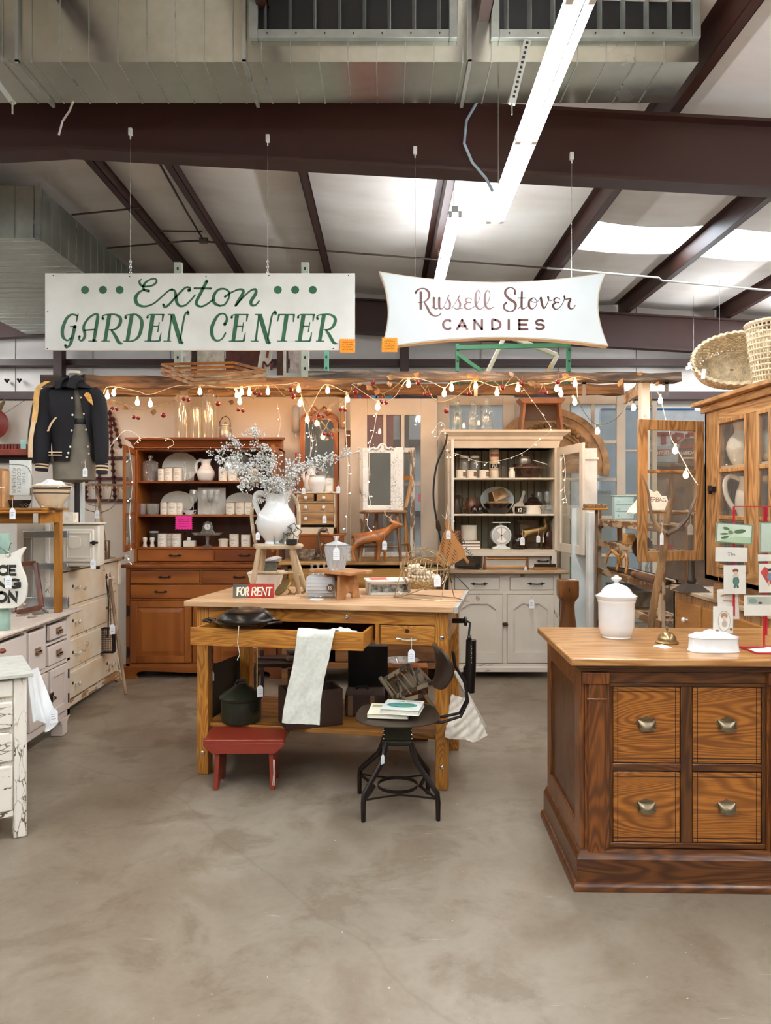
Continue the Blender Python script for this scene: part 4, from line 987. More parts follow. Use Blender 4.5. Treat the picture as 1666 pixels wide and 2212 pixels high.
# ================================================================ right: display cabinet, lower desk, tool rack
m_gold = wood('#b98b58','#805630','z',1.4,.4,30,mid='#a87b49',pores=.35);m_goldx = wood('#b98b58','#805630','x',1.4,.4,30,mid='#a87b49',pores=.35)
m_goldy = wood('#b98b58','#805630','y',1.4,.4,30,mid='#a87b49',pores=.35)
cx_ = 1.90;ca,cb_ = 3.72,4.545
t = thing('display_cabinet','glass-fronted oak display cabinet with its far door swung open, right edge','cabinet',(2.1,4.1,1.06))
mb = MB();mb.box(cx_,cx_+.035,cb_-.19,cb_,1.06,2.08);mb.box(cx_,cx_+.4,cb_-.025,cb_,1.06,2.08);mb.box(cx_,cx_+.4,ca,ca+.025,1.06,2.08)
mb.box(cx_+.38,cx_+.4,ca,cb_,1.06,2.08);mb.box(cx_,cx_+.4,ca,cb_,1.06,1.09)
part(t,'case',mb,m_gold,True,bev=.003)
part(t,'top',MB().box(cx_-.06,cx_+.46,ca-.04,cb_+.06,2.083,2.107).box(cx_-.02,cx_+.42,ca,cb_+.015,2.041,2.083),m_goldy,True,bev=.004)
parts(t,'face_rail',MB().box(cx_,cx_+.02,ca,cb_-.19,1.976,2.041).box(cx_,cx_+.02,ca,cb_-.19,1.06,1.143),m_goldy,world=True,bev=.003)
for z in (1.405,1.702): part(t,'shelf',MB().box(cx_+.004,cx_+.38,ca+.03,cb_-.03,z,z+.015),plain('#c8b49a',.4,0,var=.08),True,bev=.002)
part(t,'centre_stile',MB().box(cx_,cx_+.02,3.89,4.0,1.143,1.976),m_gold,True,bev=.003)
leaf_door(t,cx_-.002,4.003,cx_-.002,4.352,1.143,1.976,m_gold,3,.02);leaf_door(t,cx_-.002,3.745,cx_-.002,3.887,1.143,1.976,m_gold,3,.02)
part(t,'catch',MB().cb((cx_-.012,4.41,1.59),(.03,.05,.03)).cb((cx_-.02,4.425,1.585),(.02,.02,.05)),M_iron,True,bev=.003)
d,M = leaf_door(t,cx_-.0,cb_+.02,X(1378,4.44),4.44,ZZ(1212,4.5),ZZ(908,4.5),m_gold,1,.06,glassy('#f0eee8',.10,.02,.06))
mb = MB();mb.M = M;L = math.hypot(cx_-X(1378,4.44),.12)
for py in (1018,1107): mb.box(.05,L-.05,-.009,.009,ZZ(py+3,4.46),ZZ(py-3,4.46))
part(d,'glazing_bar',mb,m_goldx,True,bev=.002)
# lower desk
t = thing('oak_desk','oak desk with white porcelain knobs under the display cabinet','desk',(2.15,4.4,0))
part(t,'top',MB().box(1.885,2.45,3.74,5.06,.935,.957),wood('#b9a07e','#7d5e38','y',1.4,.45,6),True,bev=.004)
mb = MB();mb.box(1.90,1.93,5.0,5.04,0,.935);mb.box(1.90,2.43,5.01,5.04,0,.935);mb.box(1.905,1.92,3.76,5.02,.38,.93);mb.box(1.90,2.43,3.76,3.79,0,.935);mb.box(2.41,2.43,3.76,5.04,0,.935)
part(t,'case',mb,m_gold,True,bev=.003)
for ya,yb,z0_,z1_ in ((4.60,4.97,.67,.885),(4.18,4.56,.67,.885),(3.80,4.14,.67,.885),(4.18,4.97,.40,.63)):
    d = part(t,'drawer',MB().box(1.892,1.906,ya,yb,z0_,z1_),wood('#ab7234','#6c3f14','y',1.0,.4,10),True,bev=.004)
    mb = MB();mb.lathe([(.007,0),(.007,.014),(.015,.02),(.017,.028),(.011,.036),(.002,.038)],(0,0,0),14,Matrix.Translation((1.892,(ya+yb)/2,(z0_+z1_)/2)) @ Matrix.Rotation(-PI/2,4,'Y'))
    part(d,'knob',mb,M_white,True)
part(t,'riser_box',MB().box(1.93,2.4,3.76,4.5,.957,1.06),m_goldy,True,bev=.003)
# wooden tool rack
m_rk = chip('#c9ad8c','#7a5632',.50,10,'z',.75,'#a98a66',wear=.8);m_rky = chip('#c9ad8c','#7a5632',.50,10,'y',.75,'#a98a66',wear=.8)
t = thing('shelf_rack','rough old wooden slatted rack full of tools, behind the pitchfork','rack',(1.93,5.85,0))
rx = 1.825;ra,rb = 5.07,6.62
for x in (rx,rx+.18):
    for y in (ra,rb-.05): part(t,'post',MB().box(x,x+.035,y,y+.05,0,1.465),m_rk,True,bev=.004)
for z in (1.371,1.196,.962,.728,.505,.155):
    part(t,'rail',MB().box(rx-.006,rx+.012,ra,rb,z-.053,z),m_rky,True,bev=.003)
    part(t,'rail',MB().box(rx+.2,rx+.215,ra,rb,z-.053,z),m_rky,True,bev=.003)
    if z < 1.3:
        mb = MB()
        for i in range(7): mb.box(rx+.012,rx+.2,ra+.02+i*.215,ra+.13+i*.215,z-.02,z-.005)
        parts(t,'slat',mb,m_rk,world=True)
for y in (rb-.03,): part(t,'brace',MB().prism([(rx,1.35),(rx,1.25),(rx+.1,1.35)],y,y+.02,'xz'),m_rk,True)
# ================================================================ hanging signs
def smooth(pts,k=6):
    out = [];n = len(pts)
    if n < 3:
        return [tuple(a+(b-a)*i/k for a,b in zip(pts[0],pts[-1])) for i in range(k+1)]
    for i in range(n-1):
        p0,p1,p2,p3 = pts[max(i-1,0)],pts[i],pts[i+1],pts[min(i+2,n-1)]
        for j in range(k):
            t = j/k;out.append(tuple(.5*(2*b+(c-a)*t+(2*a-5*b+4*c-d)*t*t+(3*b-a-3*c+d)*t**3) for a,b,c,d in zip(p0,p1,p2,p3)))
    out.append(tuple(pts[-1]));return out
def brush(par,name,st,o,sc,Z,mat,dx=0,straight=False,label=None):
    """hand-painted letter on an upright board: strokes of (x, y, width)"""
    mb = MB()
    for s in st:
        q = [(p[0]+dx,p[1],p[2]) for p in s];q = smooth(q) if not straight and len(q) > 2 else q
        pts = [P(o[0]+a/sc,o[1]+b/sc,Z) for a,b,_ in q]
        if len(q) == 1:
            r = q[0][2]/2/sc*Z/F;mb.add([pts[0]+Vector((r*math.cos(PI*i/12),0,r*math.sin(PI*i/12))) for i in range(24)],[tuple(range(24))]);continue
        nn = Vector((0,-1,0));vs = [];fs = []
        for i,p in enumerate(pts):
            tg = (pts[min(i+1,len(pts)-1)]-pts[max(i-1,0)]).normalized();sd = tg.cross(nn);w = max(q[i][2],4)/2/sc*Z/F
            vs += [p+sd*w,p-sd*w]
        for i in range(len(pts)-1): fs.append((2*i,2*i+1,2*i+3,2*i+2))
        mb.add(vs,fs)
        for i in (0,-1):
            if len(q) > 2 and not straight:
                r = max(q[i][2],4)/2/sc*Z/F;mb.add([pts[i]+Vector((r*math.cos(PI*k/6),0,r*math.sin(PI*k/6))) for k in range(12)],[tuple(range(12))])
    return part(par,name,mb,mat,True,smooth=False,label=label)
Z = 6.0;m_sw = plain('#dcdad0',.6,0,var=.05,scale=4)
m_green = plain('#1f5a33',.5,0,var=.15,scale=10)
s = thing('hanging_sign','long white hanging sign, green letters reading Exton Garden Center','sign',P(432,757,Z))
part(s,'board',MB().box(X(97,Z),X(767,Z),Z,Z+.02,ZZ(757,Z),ZZ(590,Z)),m_sw,True,bev=.004)
zz = Z-.0015;O1 = (100,580);K = 4.9
for dx in (410,600,777,835+1617,1018+1617,1205+1617): brush(s,'dot',[[(dx,226,84)]],O1,K,zz,m_green)
brush(s,'letter',[[(1010,112,8),(988,130,20),(992,162,24),(1018,186,22),(1070,190,20),(1130,176,20),(1168,138,20),(1155,110,16),(1110,112,16),(1055,145,22),(1025,195,26),(1040,226,24),(1085,238,30)],
  [(1040,224,20),(985,250,24),(945,310,38),(960,370,36),(1010,398,26),(1075,396,20),(1150,362,18),(1230,292,18),(1290,240,18),(1335,220,20)]],O1,K,zz,m_green)
brush(s,'letter',[[(1325,220,18),(1362,240,24),(1372,300,34),(1385,365,32),(1420,398,24),(1475,386,20),(1530,335,18),(1575,280,16)],[(1510,232,36),(1520,205,22),(1480,200,20),(1430,240,22),(1350,325,22),(1295,385,22),(1255,408,26),(1240,382,26)]],O1,K,zz,m_green)
brush(s,'letter',[[(1700,132,32),(1640,250,32),(1592,345,32),(1598,388,28),(1645,402,22),(1700,378,20),(1765,330,18)],[(1570,210,22),(1655,210,22),(1742,212,22)]],O1,K,zz,m_green)
a = 1617
brush(s,'letter',[[(a+215,395,20),(a+160,360,34),(a+158,285,34),(a+205,225,24),(a+270,216,20),(a+318,250,20),(a+312,320,20),(a+270,382,22),(a+215,395,20)]],O1,K,zz,m_green)
brush(s,'letter',[[(a+275,298,24),(a+340,255,18),(a+420,222,20),(a+468,232,28),(a+455,285,36),(a+420,340,34),(a+388,392,26)],[(a+395,385,18),(a+480,292,18),(a+550,232,20),(a+600,222,26),(a+598,270,34),(a+552,345,34),(a+560,388,26),(a+600,385,20),(a+636,345,16)]],O1,K,zz,m_green)
GG = [[(338,482,10),(325,530,18),(318,565,10)],[(330,500,20),(270,487,20),(215,530,30),(172,640,36),(178,725,32),(222,762,18),(262,735,22)],[(250,614,12),(320,612,12)],[(302,616,36),(268,760,34),(240,820,24),(208,836,20),(202,812,26)]]
AA = [[(352,718,26),(348,748,20),(375,764,18),(402,732,28),(408,690,30),(396,640,30),(404,590,26),(455,520,22),(520,482,22),(545,500,30),(535,580,36),(504,762,34)],[(445,768,10),(535,768,10)],[(400,655,18),(520,645,16)]]
RR = [[(600,532,28),(596,508,16),(628,490,14),(720,486,18),(775,512,30),(788,555,34),(765,612,30),(720,645,18),(670,648,12)],[(668,488,42),(622,766,38)],[(583,768,10),(672,768,10)],[(690,652,20),(730,712,34),(770,782,32),(812,796,8)]]
DD = [[(842,522,28),(840,500,16),(872,490,14),(950,488,20),(1000,530,34),(1012,600,38),(980,715,32),(915,766,16),(815,768,10)],[(905,492,42),(858,766,38)]]
EE = [[(1072,518,26),(1078,498,14),(1110,488,14),(1175,488,14),(1245,488,14)],[(1238,486,24),(1228,562,12)],[(1128,492,44),(1088,766,40)],[(1118,612,14),(1190,612,14)],[(1196,568,10),(1180,672,14)],[(1040,768,10),(1200,768,16)],[(1216,676,8),(1198,768,26)]]
NN = [[(1285,486,10),(1355,486,10)],[(1335,488,48),(1425,792,44)],[(1425,792,30),(1454,784,8)],[(1326,500,16),(1292,766,24)],[(1240,768,10),(1322,768,10)],[(1420,750,14),(1448,580,20),(1468,490,18),(1498,452,16),(1502,476,32)]]
CC = [[(272,592,34),(296,540,28),(278,488,18),(230,480,20),(182,522,30),(136,625,38),(142,718,34),(182,762,24),(240,748,18),(280,685,18)]]
TT = [[(842,488,14),(1014,488,14)],[(848,486,24),(832,562,10)],[(1006,486,24),(998,566,12)],[(928,490,44),(888,766,38)],[(828,768,10),(932,768,10)]]
for g_,dx in ((GG,0),(AA,0),(RR,0),(DD,0),(EE,0),(NN,0),(CC,a),(EE,a-725),(NN,a-692),(TT,a),(EE,a-22),(RR,a+655)): brush(s,'letter',g_,O1,K,zz,m_green,dx)
mb = MB()
for px,py in ((115,595),(240+40,597),(445,597),(581,595),(753,595),(103,673),(102,753),(720,753)): mb.cyl(P(px,py,zz),P(px,py,zz)+Vector((0,.003,0)),.005,8)
parts(s,'nail',mb,M_iron,world=True)
def hang(px,py,py0,Z,par,chain=True):
    part(par,'wire',MB().cyl((X(px,Z),Z+.01,ZZ(py,Z)),(X(px,Z),Z+.01,ZZ(py0+8,Z)),.0022,6),M_steel,True)
    part(par,'beam_clip',MB().cb((X(px,Z),Z+.01,ZZ(py0,Z)),(.03,.03,.06)).cyl((X(px,Z),Z+.01,ZZ(py0+4,Z)),(X(px,Z),Z+.01,ZZ(py0+16,Z)),.005),plain('#d8d4cc',.4,.2),True,bev=.004)
    if chain:
        mb = MB()
        for i in range(5):
            c = Vector((X(px,Z),Z+.01,ZZ(py-4-6*i,Z)));R = Matrix.Translation(c) @ Matrix.Rotation((i % 2)*PI/2,4,'Z')
            mb.tube([R @ Vector((.008*math.cos(k*PI/5),0,.015*math.sin(k*PI/5))) for k in range(10)],.0025,5,True)
        parts(par,'chain_link',mb,M_steel,world=True)
hang(281,592,284,6.0,s);hang(578,592,298,6.0,s)
# candy sign
Z = 6.0
s = thing('hanging_sign','white concave-edged hanging sign reading Russell Stover Candies','sign',P(1067,752,Z))
def edge(a,m,b,n=10):
    return [tuple((1-t)**2*a[i]+2*t*(1-t)*(2*m[i]-.5*a[i]-.5*b[i])+t*t*b[i] for i in (0,1)) for t in [k/n for k in range(n)]]
TL,TR,BR,BL = (819,586),(1311,588),(1315,748),(822,753)
out = edge(TL,(1066,609),TR)+edge(TR,(1293,662),BR)+edge(BR,(1066,730),BL)+edge(BL,(838,669),TL)
poly = [(X(a,Z),ZZ(b,Z)) for a,b in out]
cx0 = sum(p[0] for p in poly)/len(poly);cz0 = sum(p[1] for p in poly)/len(poly)
part(s,'frame',MB().prism(poly,Z,Z+.09),plain('#c9bba4',.5,0),True)
inn = [(cx0+(x-cx0)*.987,cz0+(z-cz0)*.965) for x,z in poly]
part(s,'board',MB().prism(inn,Z-.004,Z+.002),plain('#d3d8d5',.5,0,var=.02,scale=3),True)
zz = Z-.0055;O2 = (820,590);K = 6.664;m_lb = plain('#5f3a33',.35,.3,var=.1)
b_ = 1666
SG = [
 [[(595,265,36),(595,525,36)],[(520,285,28),(545,247,26),(610,218,14),(672,235,26),(714,290,32),(704,360,28),(650,410,14),(565,421,12)],[(645,420,16),(690,500,32),(740,588,32),(808,618,16),(860,603,18),(888,572,12)]],
 [[(782,358,32),(785,480,30),(805,513,18),(840,508,12),(860,478,8)],[(752,512,8),(778,465,8)],[(860,358,32),(862,490,30),(888,514,14),(925,488,8),(1000,322,8)]],
 [[(1000,318,10),(985,370,18),(1015,430,30),(1008,500,24),(970,520,14),(935,495,14)],[(1010,508,10),(1060,478,8),(1155,322,8)]],
 [[(1155,320,10),(1135,375,18),(1162,440,30),(1150,500,24),(1110,520,14),(1070,495,14)],[(1160,512,10),(1225,498,8)]],
 [[(1330,378,10),(1290,357,12),(1247,375,24),(1250,412,18),(1310,425,14)],[(1265,425,14),(1227,462,30),(1242,505,24),(1290,520,14),(1360,485,8)]],
 [[(1355,490,8),(1430,400,8),(1450,300,9),(1425,248,12),(1392,290,22),(1382,400,32),(1402,490,30),(1450,520,14),(1505,485,8)]],
 [[(1500,488,8),(1570,400,8),(1590,300,9),(1560,250,12),(1527,290,22),(1517,400,32),(1538,490,30),(1590,515,14),(1635,490,12)]],
 [[(b_+285,298,28),(b_+280,240,22),(b_+222,206,14),(b_+158,238,30),(b_+146,300,34),(b_+200,370,36),(b_+278,420,36),(b_+295,480,32),(b_+262,538,20),(b_+200,550,14),(b_+137,520,24),(b_+125,467,28),(b_+158,428,26)]],
 [[(b_+385,272,26),(b_+380,480,32),(b_+402,515,16),(b_+450,492,8),(b_+482,460,8)],[(b_+330,358,12),(b_+435,358,12)],[(b_+332,515,10),(b_+365,472,8)]],
 [[(b_+545,356,10),(b_+492,400,28),(b_+490,480,32),(b_+532,515,14),(b_+582,480,10),(b_+600,420,9),(b_+580,372,9),(b_+545,356,10),(b_+512,378,8),(b_+535,412,8),(b_+595,418,8),(b_+648,362,8)]],
 [[(b_+658,355,30),(b_+672,440,34),(b_+702,508,22),(b_+742,450,10),(b_+772,385,9),(b_+768,340,16),(b_+757,350,20),(b_+785,396,9),(b_+840,385,8)]],
 [[(b_+930,375,12),(b_+890,352,12),(b_+852,375,26),(b_+855,412,18),(b_+918,425,16)],[(b_+870,425,14),(b_+832,460,34),(b_+850,508,24),(b_+890,520,12),(b_+950,470,9),(b_+990,395,9)]],
 [[(b_+990,395,9),(b_+1003,335,16),(b_+992,335,20),(b_+1012,375,14),(b_+1085,370,22),(b_+1062,430,34),(b_+1062,488,34),(b_+1092,515,18),(b_+1132,500,12),(b_+1152,462,10)]]]
for g_ in SG: brush(s,'letter',g_,O2,K,zz,m_lb)
for ch,xa,xb in (('C',912,1030),('A',1118,1262),('N',1368,1476),('D',b_-42,b_+76),('I',b_+186,b_+206),('E',b_+348,b_+465),('S',b_+580,b_+702)):
    w_,st = GL[ch];lo,hi = 676,806
    fl = [[(xa+(p[0]/w_)*(xb-xa) if ch != 'I' else b_+195,hi-p[1]*(hi-lo),32) for p in q] for q in st]
    if ch in 'ANEI':
        segs = []
        for q in fl:
            for u,v in zip(q,q[1:]):
                if u != v: segs.append([u,v])
        # square ends so the corners meet
        ext = []
        for u,v in segs:
            L = math.hypot(v[0]-u[0],v[1]-u[1]);e = 12/L
            ext.append([(u[0]-(v[0]-u[0])*e,u[1]-(v[1]-u[1])*e,32),(v[0]+(v[0]-u[0])*e,v[1]+(v[1]-u[1])*e,32)])
        fl = ext
    brush(s,'letter',fl,O2,K,zz,m_lb,0,ch in 'ANEI')
hang(897,600,324,6.0,s,False);hang(1236,600,336,6.0,s,False)

def burst(c,w_,h_,n,col,name,label,cat,depth=.002,lines=3,ink='#8a4410'):
    t = thing(name,label,cat,c);pts = []
    per = 4*n
    for i in range(per):
        s_ = i//n;f = (i % n)/n
        x,z = [(-1+2*f,1),(1,1-2*f),(1-2*f,-1),(-1,-1+2*f)][s_]
        for q,k in ((0,1.0),(.5,.86)):
            ff = (i % n+q)/n;x,z = [(-1+2*ff,1),(1,1-2*ff),(1-2*ff,-1),(-1,-1+2*ff)][s_]
            pts.append((x*k*w_/2,z*k*h_/2))
    part(t,'card',MB().prism(pts,0,depth),plain(col,.7,0,var=.02),smooth=False)
    rr = random.Random(len(label))
    for j in range(lines):
        mb = MB();z = h_*.25-j*h_*.5/max(1,lines-1);q = [(-w_*.32,z)]
        while q[-1][0] < w_*.3: q.append((q[-1][0]+w_*.03,z+rr.uniform(-1,1)*h_*.045))
        ribbon(mb,[Vector((a,-.0006,b)) for a,b in q],h_*.025,Vector((0,-1,0)),.0002)
        part(t,'handwriting',mb,plain(ink,.8),smooth=False)
    return t
burst(P(751,747,5.985),.125,.115,8,'#ff9414','price_card','orange zigzag-edged price card at lower right corner of the green-lettered sign','price card',lines=4)
burst(P(842,745,5.98),.13,.118,8,'#ff9414','price_card','orange zigzag-edged price card at lower left corner of the candy sign','price card',lines=4)
t = burst(P(397,1129,6.70),.155,.125,6,'#f0329a','price_card','hot pink starburst price card on the china hutch shelf edge','price card',lines=4,ink='#a01468')

# ================================================================ storage seen above the booth
m_sage = plain('#7fae91',.5,.1,var=.06)
def upright(px0,px1,y0_,y1_,Z,label,mat=m_sage,holes=True):
    r = thing('rack_upright',label,'rack post',(X((px0+px1)/2,Z),Z,0))
    part(r,'post',MB().box(X(px0,Z),X(px1,Z),Z,Z+.07,0,ZZ(y0_,Z)),mat,True,smooth=False)
    if holes:
        mb = MB();q = y0_+14
        while q < y1_-4: mb.cb(P((px0+px1)/2,q,Z-.002),(.02,.004,.03));q += 24
        parts(r,'slot',mb,plain('#26332b',.7),world=True)
Z = 8.6;m_pale = plain('#c6cfbe',.5,0,var=.06)
upright(376,392,566,860,Z,'pale green steel rack post showing above the left sign, left one',m_pale);upright(651,667,566,860,Z,'pale green steel rack post showing above the left sign, right one',m_pale)
upright(985,992,742,850,9.0,'green steel rack post left of the crossed picture frame',plain('#4f8a62',.5,.1));upright(1226,1234,742,850,9.0,'green steel rack post right of the crossed picture frame',plain('#4f8a62',.5,.1))
upright(700,710,757,850,9.4,'teal green rack post between the two signs',plain('#77b89a',.5,.1))
solo('rack_beam','green steel bar linking the two green rack posts','bar',MB().bar(P(988,751,9.0),P(1230,745,9.0),.04,.05),plain('#4f8a62',.5,.1))
solo('rack_brace','green diagonal brace leaving the left green rack post','bar',MB().bar(P(990,766,9.0),P(1050,808,9.0),.04,.04),plain('#4f8a62',.5,.1))
# boards, paintings on the rack shelf
solo('rack_shelf','steel shelf deck of the high rack between the pale green posts','shelf',MB().box(X(376,8.65),X(715,8.65),8.68,9.35,2.93,2.97),m_pale)
solo('rack_shelf','steel shelf deck between the two green posts behind the candy sign','shelf',MB().box(X(975,9.0),X(1240,9.0),9.075,9.5,2.96,3.0),plain('#4f8a62',.5,.1))
Z = 8.9
stuff_ = [('board','weathered white board standing on the high rack, leftmost',395,412,757,815,'#cfcabc'),('board','dark brown board on the high rack, beside the leftmost board',414,424,757,815,'#2d1d14'),
 ('painting','pale marbled panel on the high rack behind the slatted basket',426,484,757,815,'#bdb6a6'),('cabinet_door','dark red-brown wooden panel on the high rack',488,562,757,806,'#4b2013'),
 ('board','brown plank on the high rack right of the lettered board',598,622,757,806,'#4f3020'),('board','pinkish painted board on the high rack, rightmost',626,650,757,810,'#b7a59b')]
for i,(nm,lb,a,b,c_,d_,colr) in enumerate(stuff_):
    solo(nm,lb,nm.replace('_',' '),MB().box(X(a,Z),X(b,Z),Z,Z+.04,2.971,ZZ(c_-12,Z)),plain(colr,.7,0,var=.25,scale=14),bev=.003)
s = thing('lettered_board','white board with brown letters I and M on the high rack','sign',P(577,800,Z))
part(s,'board',MB().bar(P(566,816,Z),P(580,735,Z),.14,.02),plain('#cfcabd',.6),True)
mb = MB()
for q in ([(566,800,3.6),(569,780,3.6)],[(569,780,2.5),(578,790,2.5)],[(578,790,2.5),(588,778,2.5)],[(588,778,3.6),(587,799,3.6)],[(578,757,3.6),(577,773,3.6)]):
    pass
brush(s,'letter',[[(568,800,4.5),(570,781,4.5)],[(570,781,3),(578,792,3)],[(578,792,3),(588,780,3)],[(588,780,4.5),(586,800,4.5)]],(0,0),1,Z-.03,plain('#6d2f20',.7),0,True)
brush(s,'letter',[[(579,757,5),(577,773,5)]],(0,0),1,Z-.03,plain('#6d2f20',.7),0,True)
solo('window_frame','thin white window frame standing on the high rack behind the barn beam','window frame',MB().frame(X(612,8.7),X(652,8.7),2.971,ZZ(745,8.7),.03,8.7,8.73),plain('#cfcfc0',.6))
# crossed picture frame
s = thing('picture_frame','empty cream picture frame leaning cornerwise behind the candy sign','picture frame',P(1140,815,9.2))
m_cf = plain('#dccfb4',.5,0,var=.06)
for a,b in ((P(1048,816,9.2),P(1092,724,9.2)),(P(1092,724,9.2),P(1204,768,9.25)),(P(1204,768,9.25),P(1178,816,9.25))):
    part(s,'side',MB().bar(a,b,.05,.07,(0,1,0)),m_cf,True,bev=.008)
solo('price_card','orange and white card stuck on the leaning cream frame','price card',MB().bar(P(1190,785,9.2),P(1181,803,9.2),.01,.04,(0,1,0)),plain('#e9a565',.7))
# slatted drying basket hung over the beam
b = thing('slatted_basket','shallow wooden slatted tray lying over the barn beam beneath the left sign','tray',P(470,815,6.2))
cor_ = [P(348,790,6.4),P(420,814,5.95),P(575,804,6.1),P(505,786,6.5)]
m_sl = wood('#b48a5c','#6f4a27','x',3,.7,4)
for k in range(4):
    a,c_ = cor_[k],cor_[(k+1) % 4]
    for i in range(3): part(b,'slat',MB().bar(a+Vector((0,0,-.035*i+.01)),c_+Vector((0,0,-.035*i+.01)),.008,.022),m_sl,True)
for f in (.25,.5,.75):
    part(b,'base_slat',MB().bar(cor_[0].lerp(cor_[1],f)+Vector((0,0,-.07)),cor_[3].lerp(cor_[2],f)+Vector((0,0,-.07)),.02,.006),m_sl,True)
# far sign with blue and red letters behind the booth
s = thing('painted_sign','red sign with blue letters glimpsed between beams above the tall white door','sign',P(810,862,8.5))
part(s,'board',MB().box(X(758,8.5),X(850,8.5),8.5,8.53,0,ZZ(835,8.5)),plain('#b23a26',.5),True)
brush(s,'letter',[[(777,838,6),(777,862,6)]],(0,0),1,8.49,plain('#3f78a8',.5),0,True);brush(s,'letter',[[(812,838,7),(803,846,7),(806,856,7),(815,858,7)]],(0,0),1,8.49,plain('#78aac4',.5));brush(s,'letter',[[(840,838,14),(840,862,14)]],(0,0),1,8.49,plain('#3f88a0',.5),0,True)

# ================================================================ string lights, cherries
m_bulb = emit('#ffbf80',BULB);m_sock = plain('#e9dfc8',.5);m_wire = plain('#e6d9be',.6);m_gwire = plain('#5c5a46',.6)
def string_light(label,path,bulbs,wire,Z,r=.018):
    t = thing('string_lights',label,'string lights',path[0])
    part(t,'wire',MB().tube([Vector(p) for p in smooth([tuple(p) for p in path],5)],.0028,5),wire,True)
    for (px,py,dirx) in bulbs:
        c = P(px,py,Z);top = c+Vector((dirx*.02,0,.045))
        bl = part(t,'bulb',MB().lathe([(.006,.032),(.011,.024),(r*.85,.010),(r,-.002),(r*.8,-.016),(.004,-.022)],c,12),m_bulb,True)
        part(bl,'socket',MB().tube([c+Vector((0,0,.03)),top+Vector((0,0,.008))],.009,8),wire,True)
    return t
Z = 6.33
B1 = [(232,856,0),(246,850,1),(297,870,0),(325,873,0),(432,847,0),(512,853,-1),(522,848,0),(518,868,0),(539,849,0),(579,847,0),(645,842,0),(648,872,1),(664,907,0),(708,844,0),(751,863,0),(226,909,0)]
path = [P(222,905,Z),P(224,850,Z),P(240,835,Z),P(296,845,Z),P(325,852,Z),P(380,834,Z),P(432,832,Z),P(480,836,Z),P(514,838,Z),P(540,834,Z),P(579,832,Z),P(620,830,Z),P(645,828,Z),P(652,860,Z),P(664,892,Z),P(690,845,Z),P(708,830,Z),P(751,848,Z),P(760,836,Z)]
string_light('globe string lights with white wire along the left barn beam',path,B1,m_wire,Z)
Z = 6.0
B2 = [(816,880,0),(883,831,0),(960,851,0),(976,839,0),(1028,835,0),(1074,849,0),(1119,840,0),(1203,840,0),(1212,851,0),(1243,830,0),(1242,869,-1)]
path = [P(760,830,Z),P(816,866,Z),P(850,860,Z),P(883,818,Z),P(930,825,Z),P(960,838,Z),P(976,826,Z),P(1028,822,Z),P(1074,836,Z),P(1119,827,Z),P(1160,830,Z),P(1203,826,Z),P(1222,822,Z),P(1243,818,Z),P(1248,858,Z)]
string_light('globe string lights with pale wire along the right plank beam',path,B2,m_wire,Z)
Z = 5.9
path = [P(1246,855,Z),P(1262,890,Z),P(1291,918,Z),P(1330,905,Z),P(1357,870,Z),P(1372,835,Z),P(1400,815,Z)]
string_light('green-wired globe lights swagged in front of the carved arch',path,[(1291,932,0),(1369,881,0)],m_gwire,Z)
path = [P(1408,826,Z),P(1425,855,Z),P(1432,880,5.2),P(1448,940,4.6),P(1462,968,4.2),P(1482,1005,4.1),P(1490,1020,4.0),P(1508,1048,3.95)]
t = string_light('white-wired lights trailing from the post behind the open cabinet door',path,[(1427,866,0)],m_wire,Z)
for px,py,zq in ((1459,974,4.2),(1482,1027,4.1)):
    c_ = P(px,py,zq);bl = part(t,'bulb',MB().lathe([(.005,.024),(.009,.018),(.014,.006),(.0145,-.002),(.01,-.012),(.003,-.016)],c_,12),m_bulb,True)
    part(bl,'socket',MB().tube([c_+Vector((0,0,.02)),c_+Vector((.004,0,.04))],.006,8),m_wire,True)
# cherry garlands
m_ch = plain('#8a1517',.25,0,var=.15,coat=.5);m_vine = plain('#a58a5c',.8);m_leaf = plain('#b98f62',.8,0,var=.2,scale=30)
def garland(label,pts,cherries,leaves,Z):
    t = thing('cherry_garland',label,'garland',P(*pts[0],Z))
    part(t,'vine',MB().tube([Vector(p) for p in smooth([tuple(P(a,b,Z)) for a,b in pts],5)],.0032,5),m_vine,True)
    for px,py,n in cherries:
        for i in range(n):
            c_ = P(px+(i-(n-1)/2)*10,py+(i % 2)*2,Z-.01);ch = part(t,'cherry',MB().ball(c_,.0165 if n > 1 else .021,12),m_ch,True)
            part(ch,'stalk',MB().tube([c_+Vector((0,0,.015)),c_+Vector(((-.01 if i else .01)*(n-1),0,.05)),P(px,py-18,Z)],.0016,4),m_vine,True)
    for px,py,a in leaves:
        c_ = P(px,py,Z-.015);mb = MB();mb.M = Matrix.Translation(c_) @ Matrix.Rotation(a,4,'Y') @ Matrix.Rotation(a*2,4,'Z')
        mb.grid(lambda u,v: ((u-.5)*.07,.012*math.sin(3*u+2*v),(v-.5)*.042*math.sin(PI*min(.97,max(.03,u)))),8,4,.001)
        part(t,'leaf',mb,m_leaf,True)
    return t
garland('cherry garland looping across the left half of the booth, in front of the china hutch',[(243,865),(270,874),(300,884),(340,878),(375,866),(392,850),(420,838),(470,832),(510,850),(535,852),(560,836),(590,830),(615,855),(640,850),(640,830)],
        [(247,882,2),(294,901,2),(353,897,1),(402,862,2),(471,872,1),(520,885,2),(556,850,2),(634,857,1),(628,842,1)],[(270,882,.6),(332,890,2),(384,862,1.2),(398,848,.2),(455,846,.8),(500,868,2.2),(548,855,1.5),(620,838,.4),(640,832,2.6),(662,836,1),(236,870,2.2)],6.3)
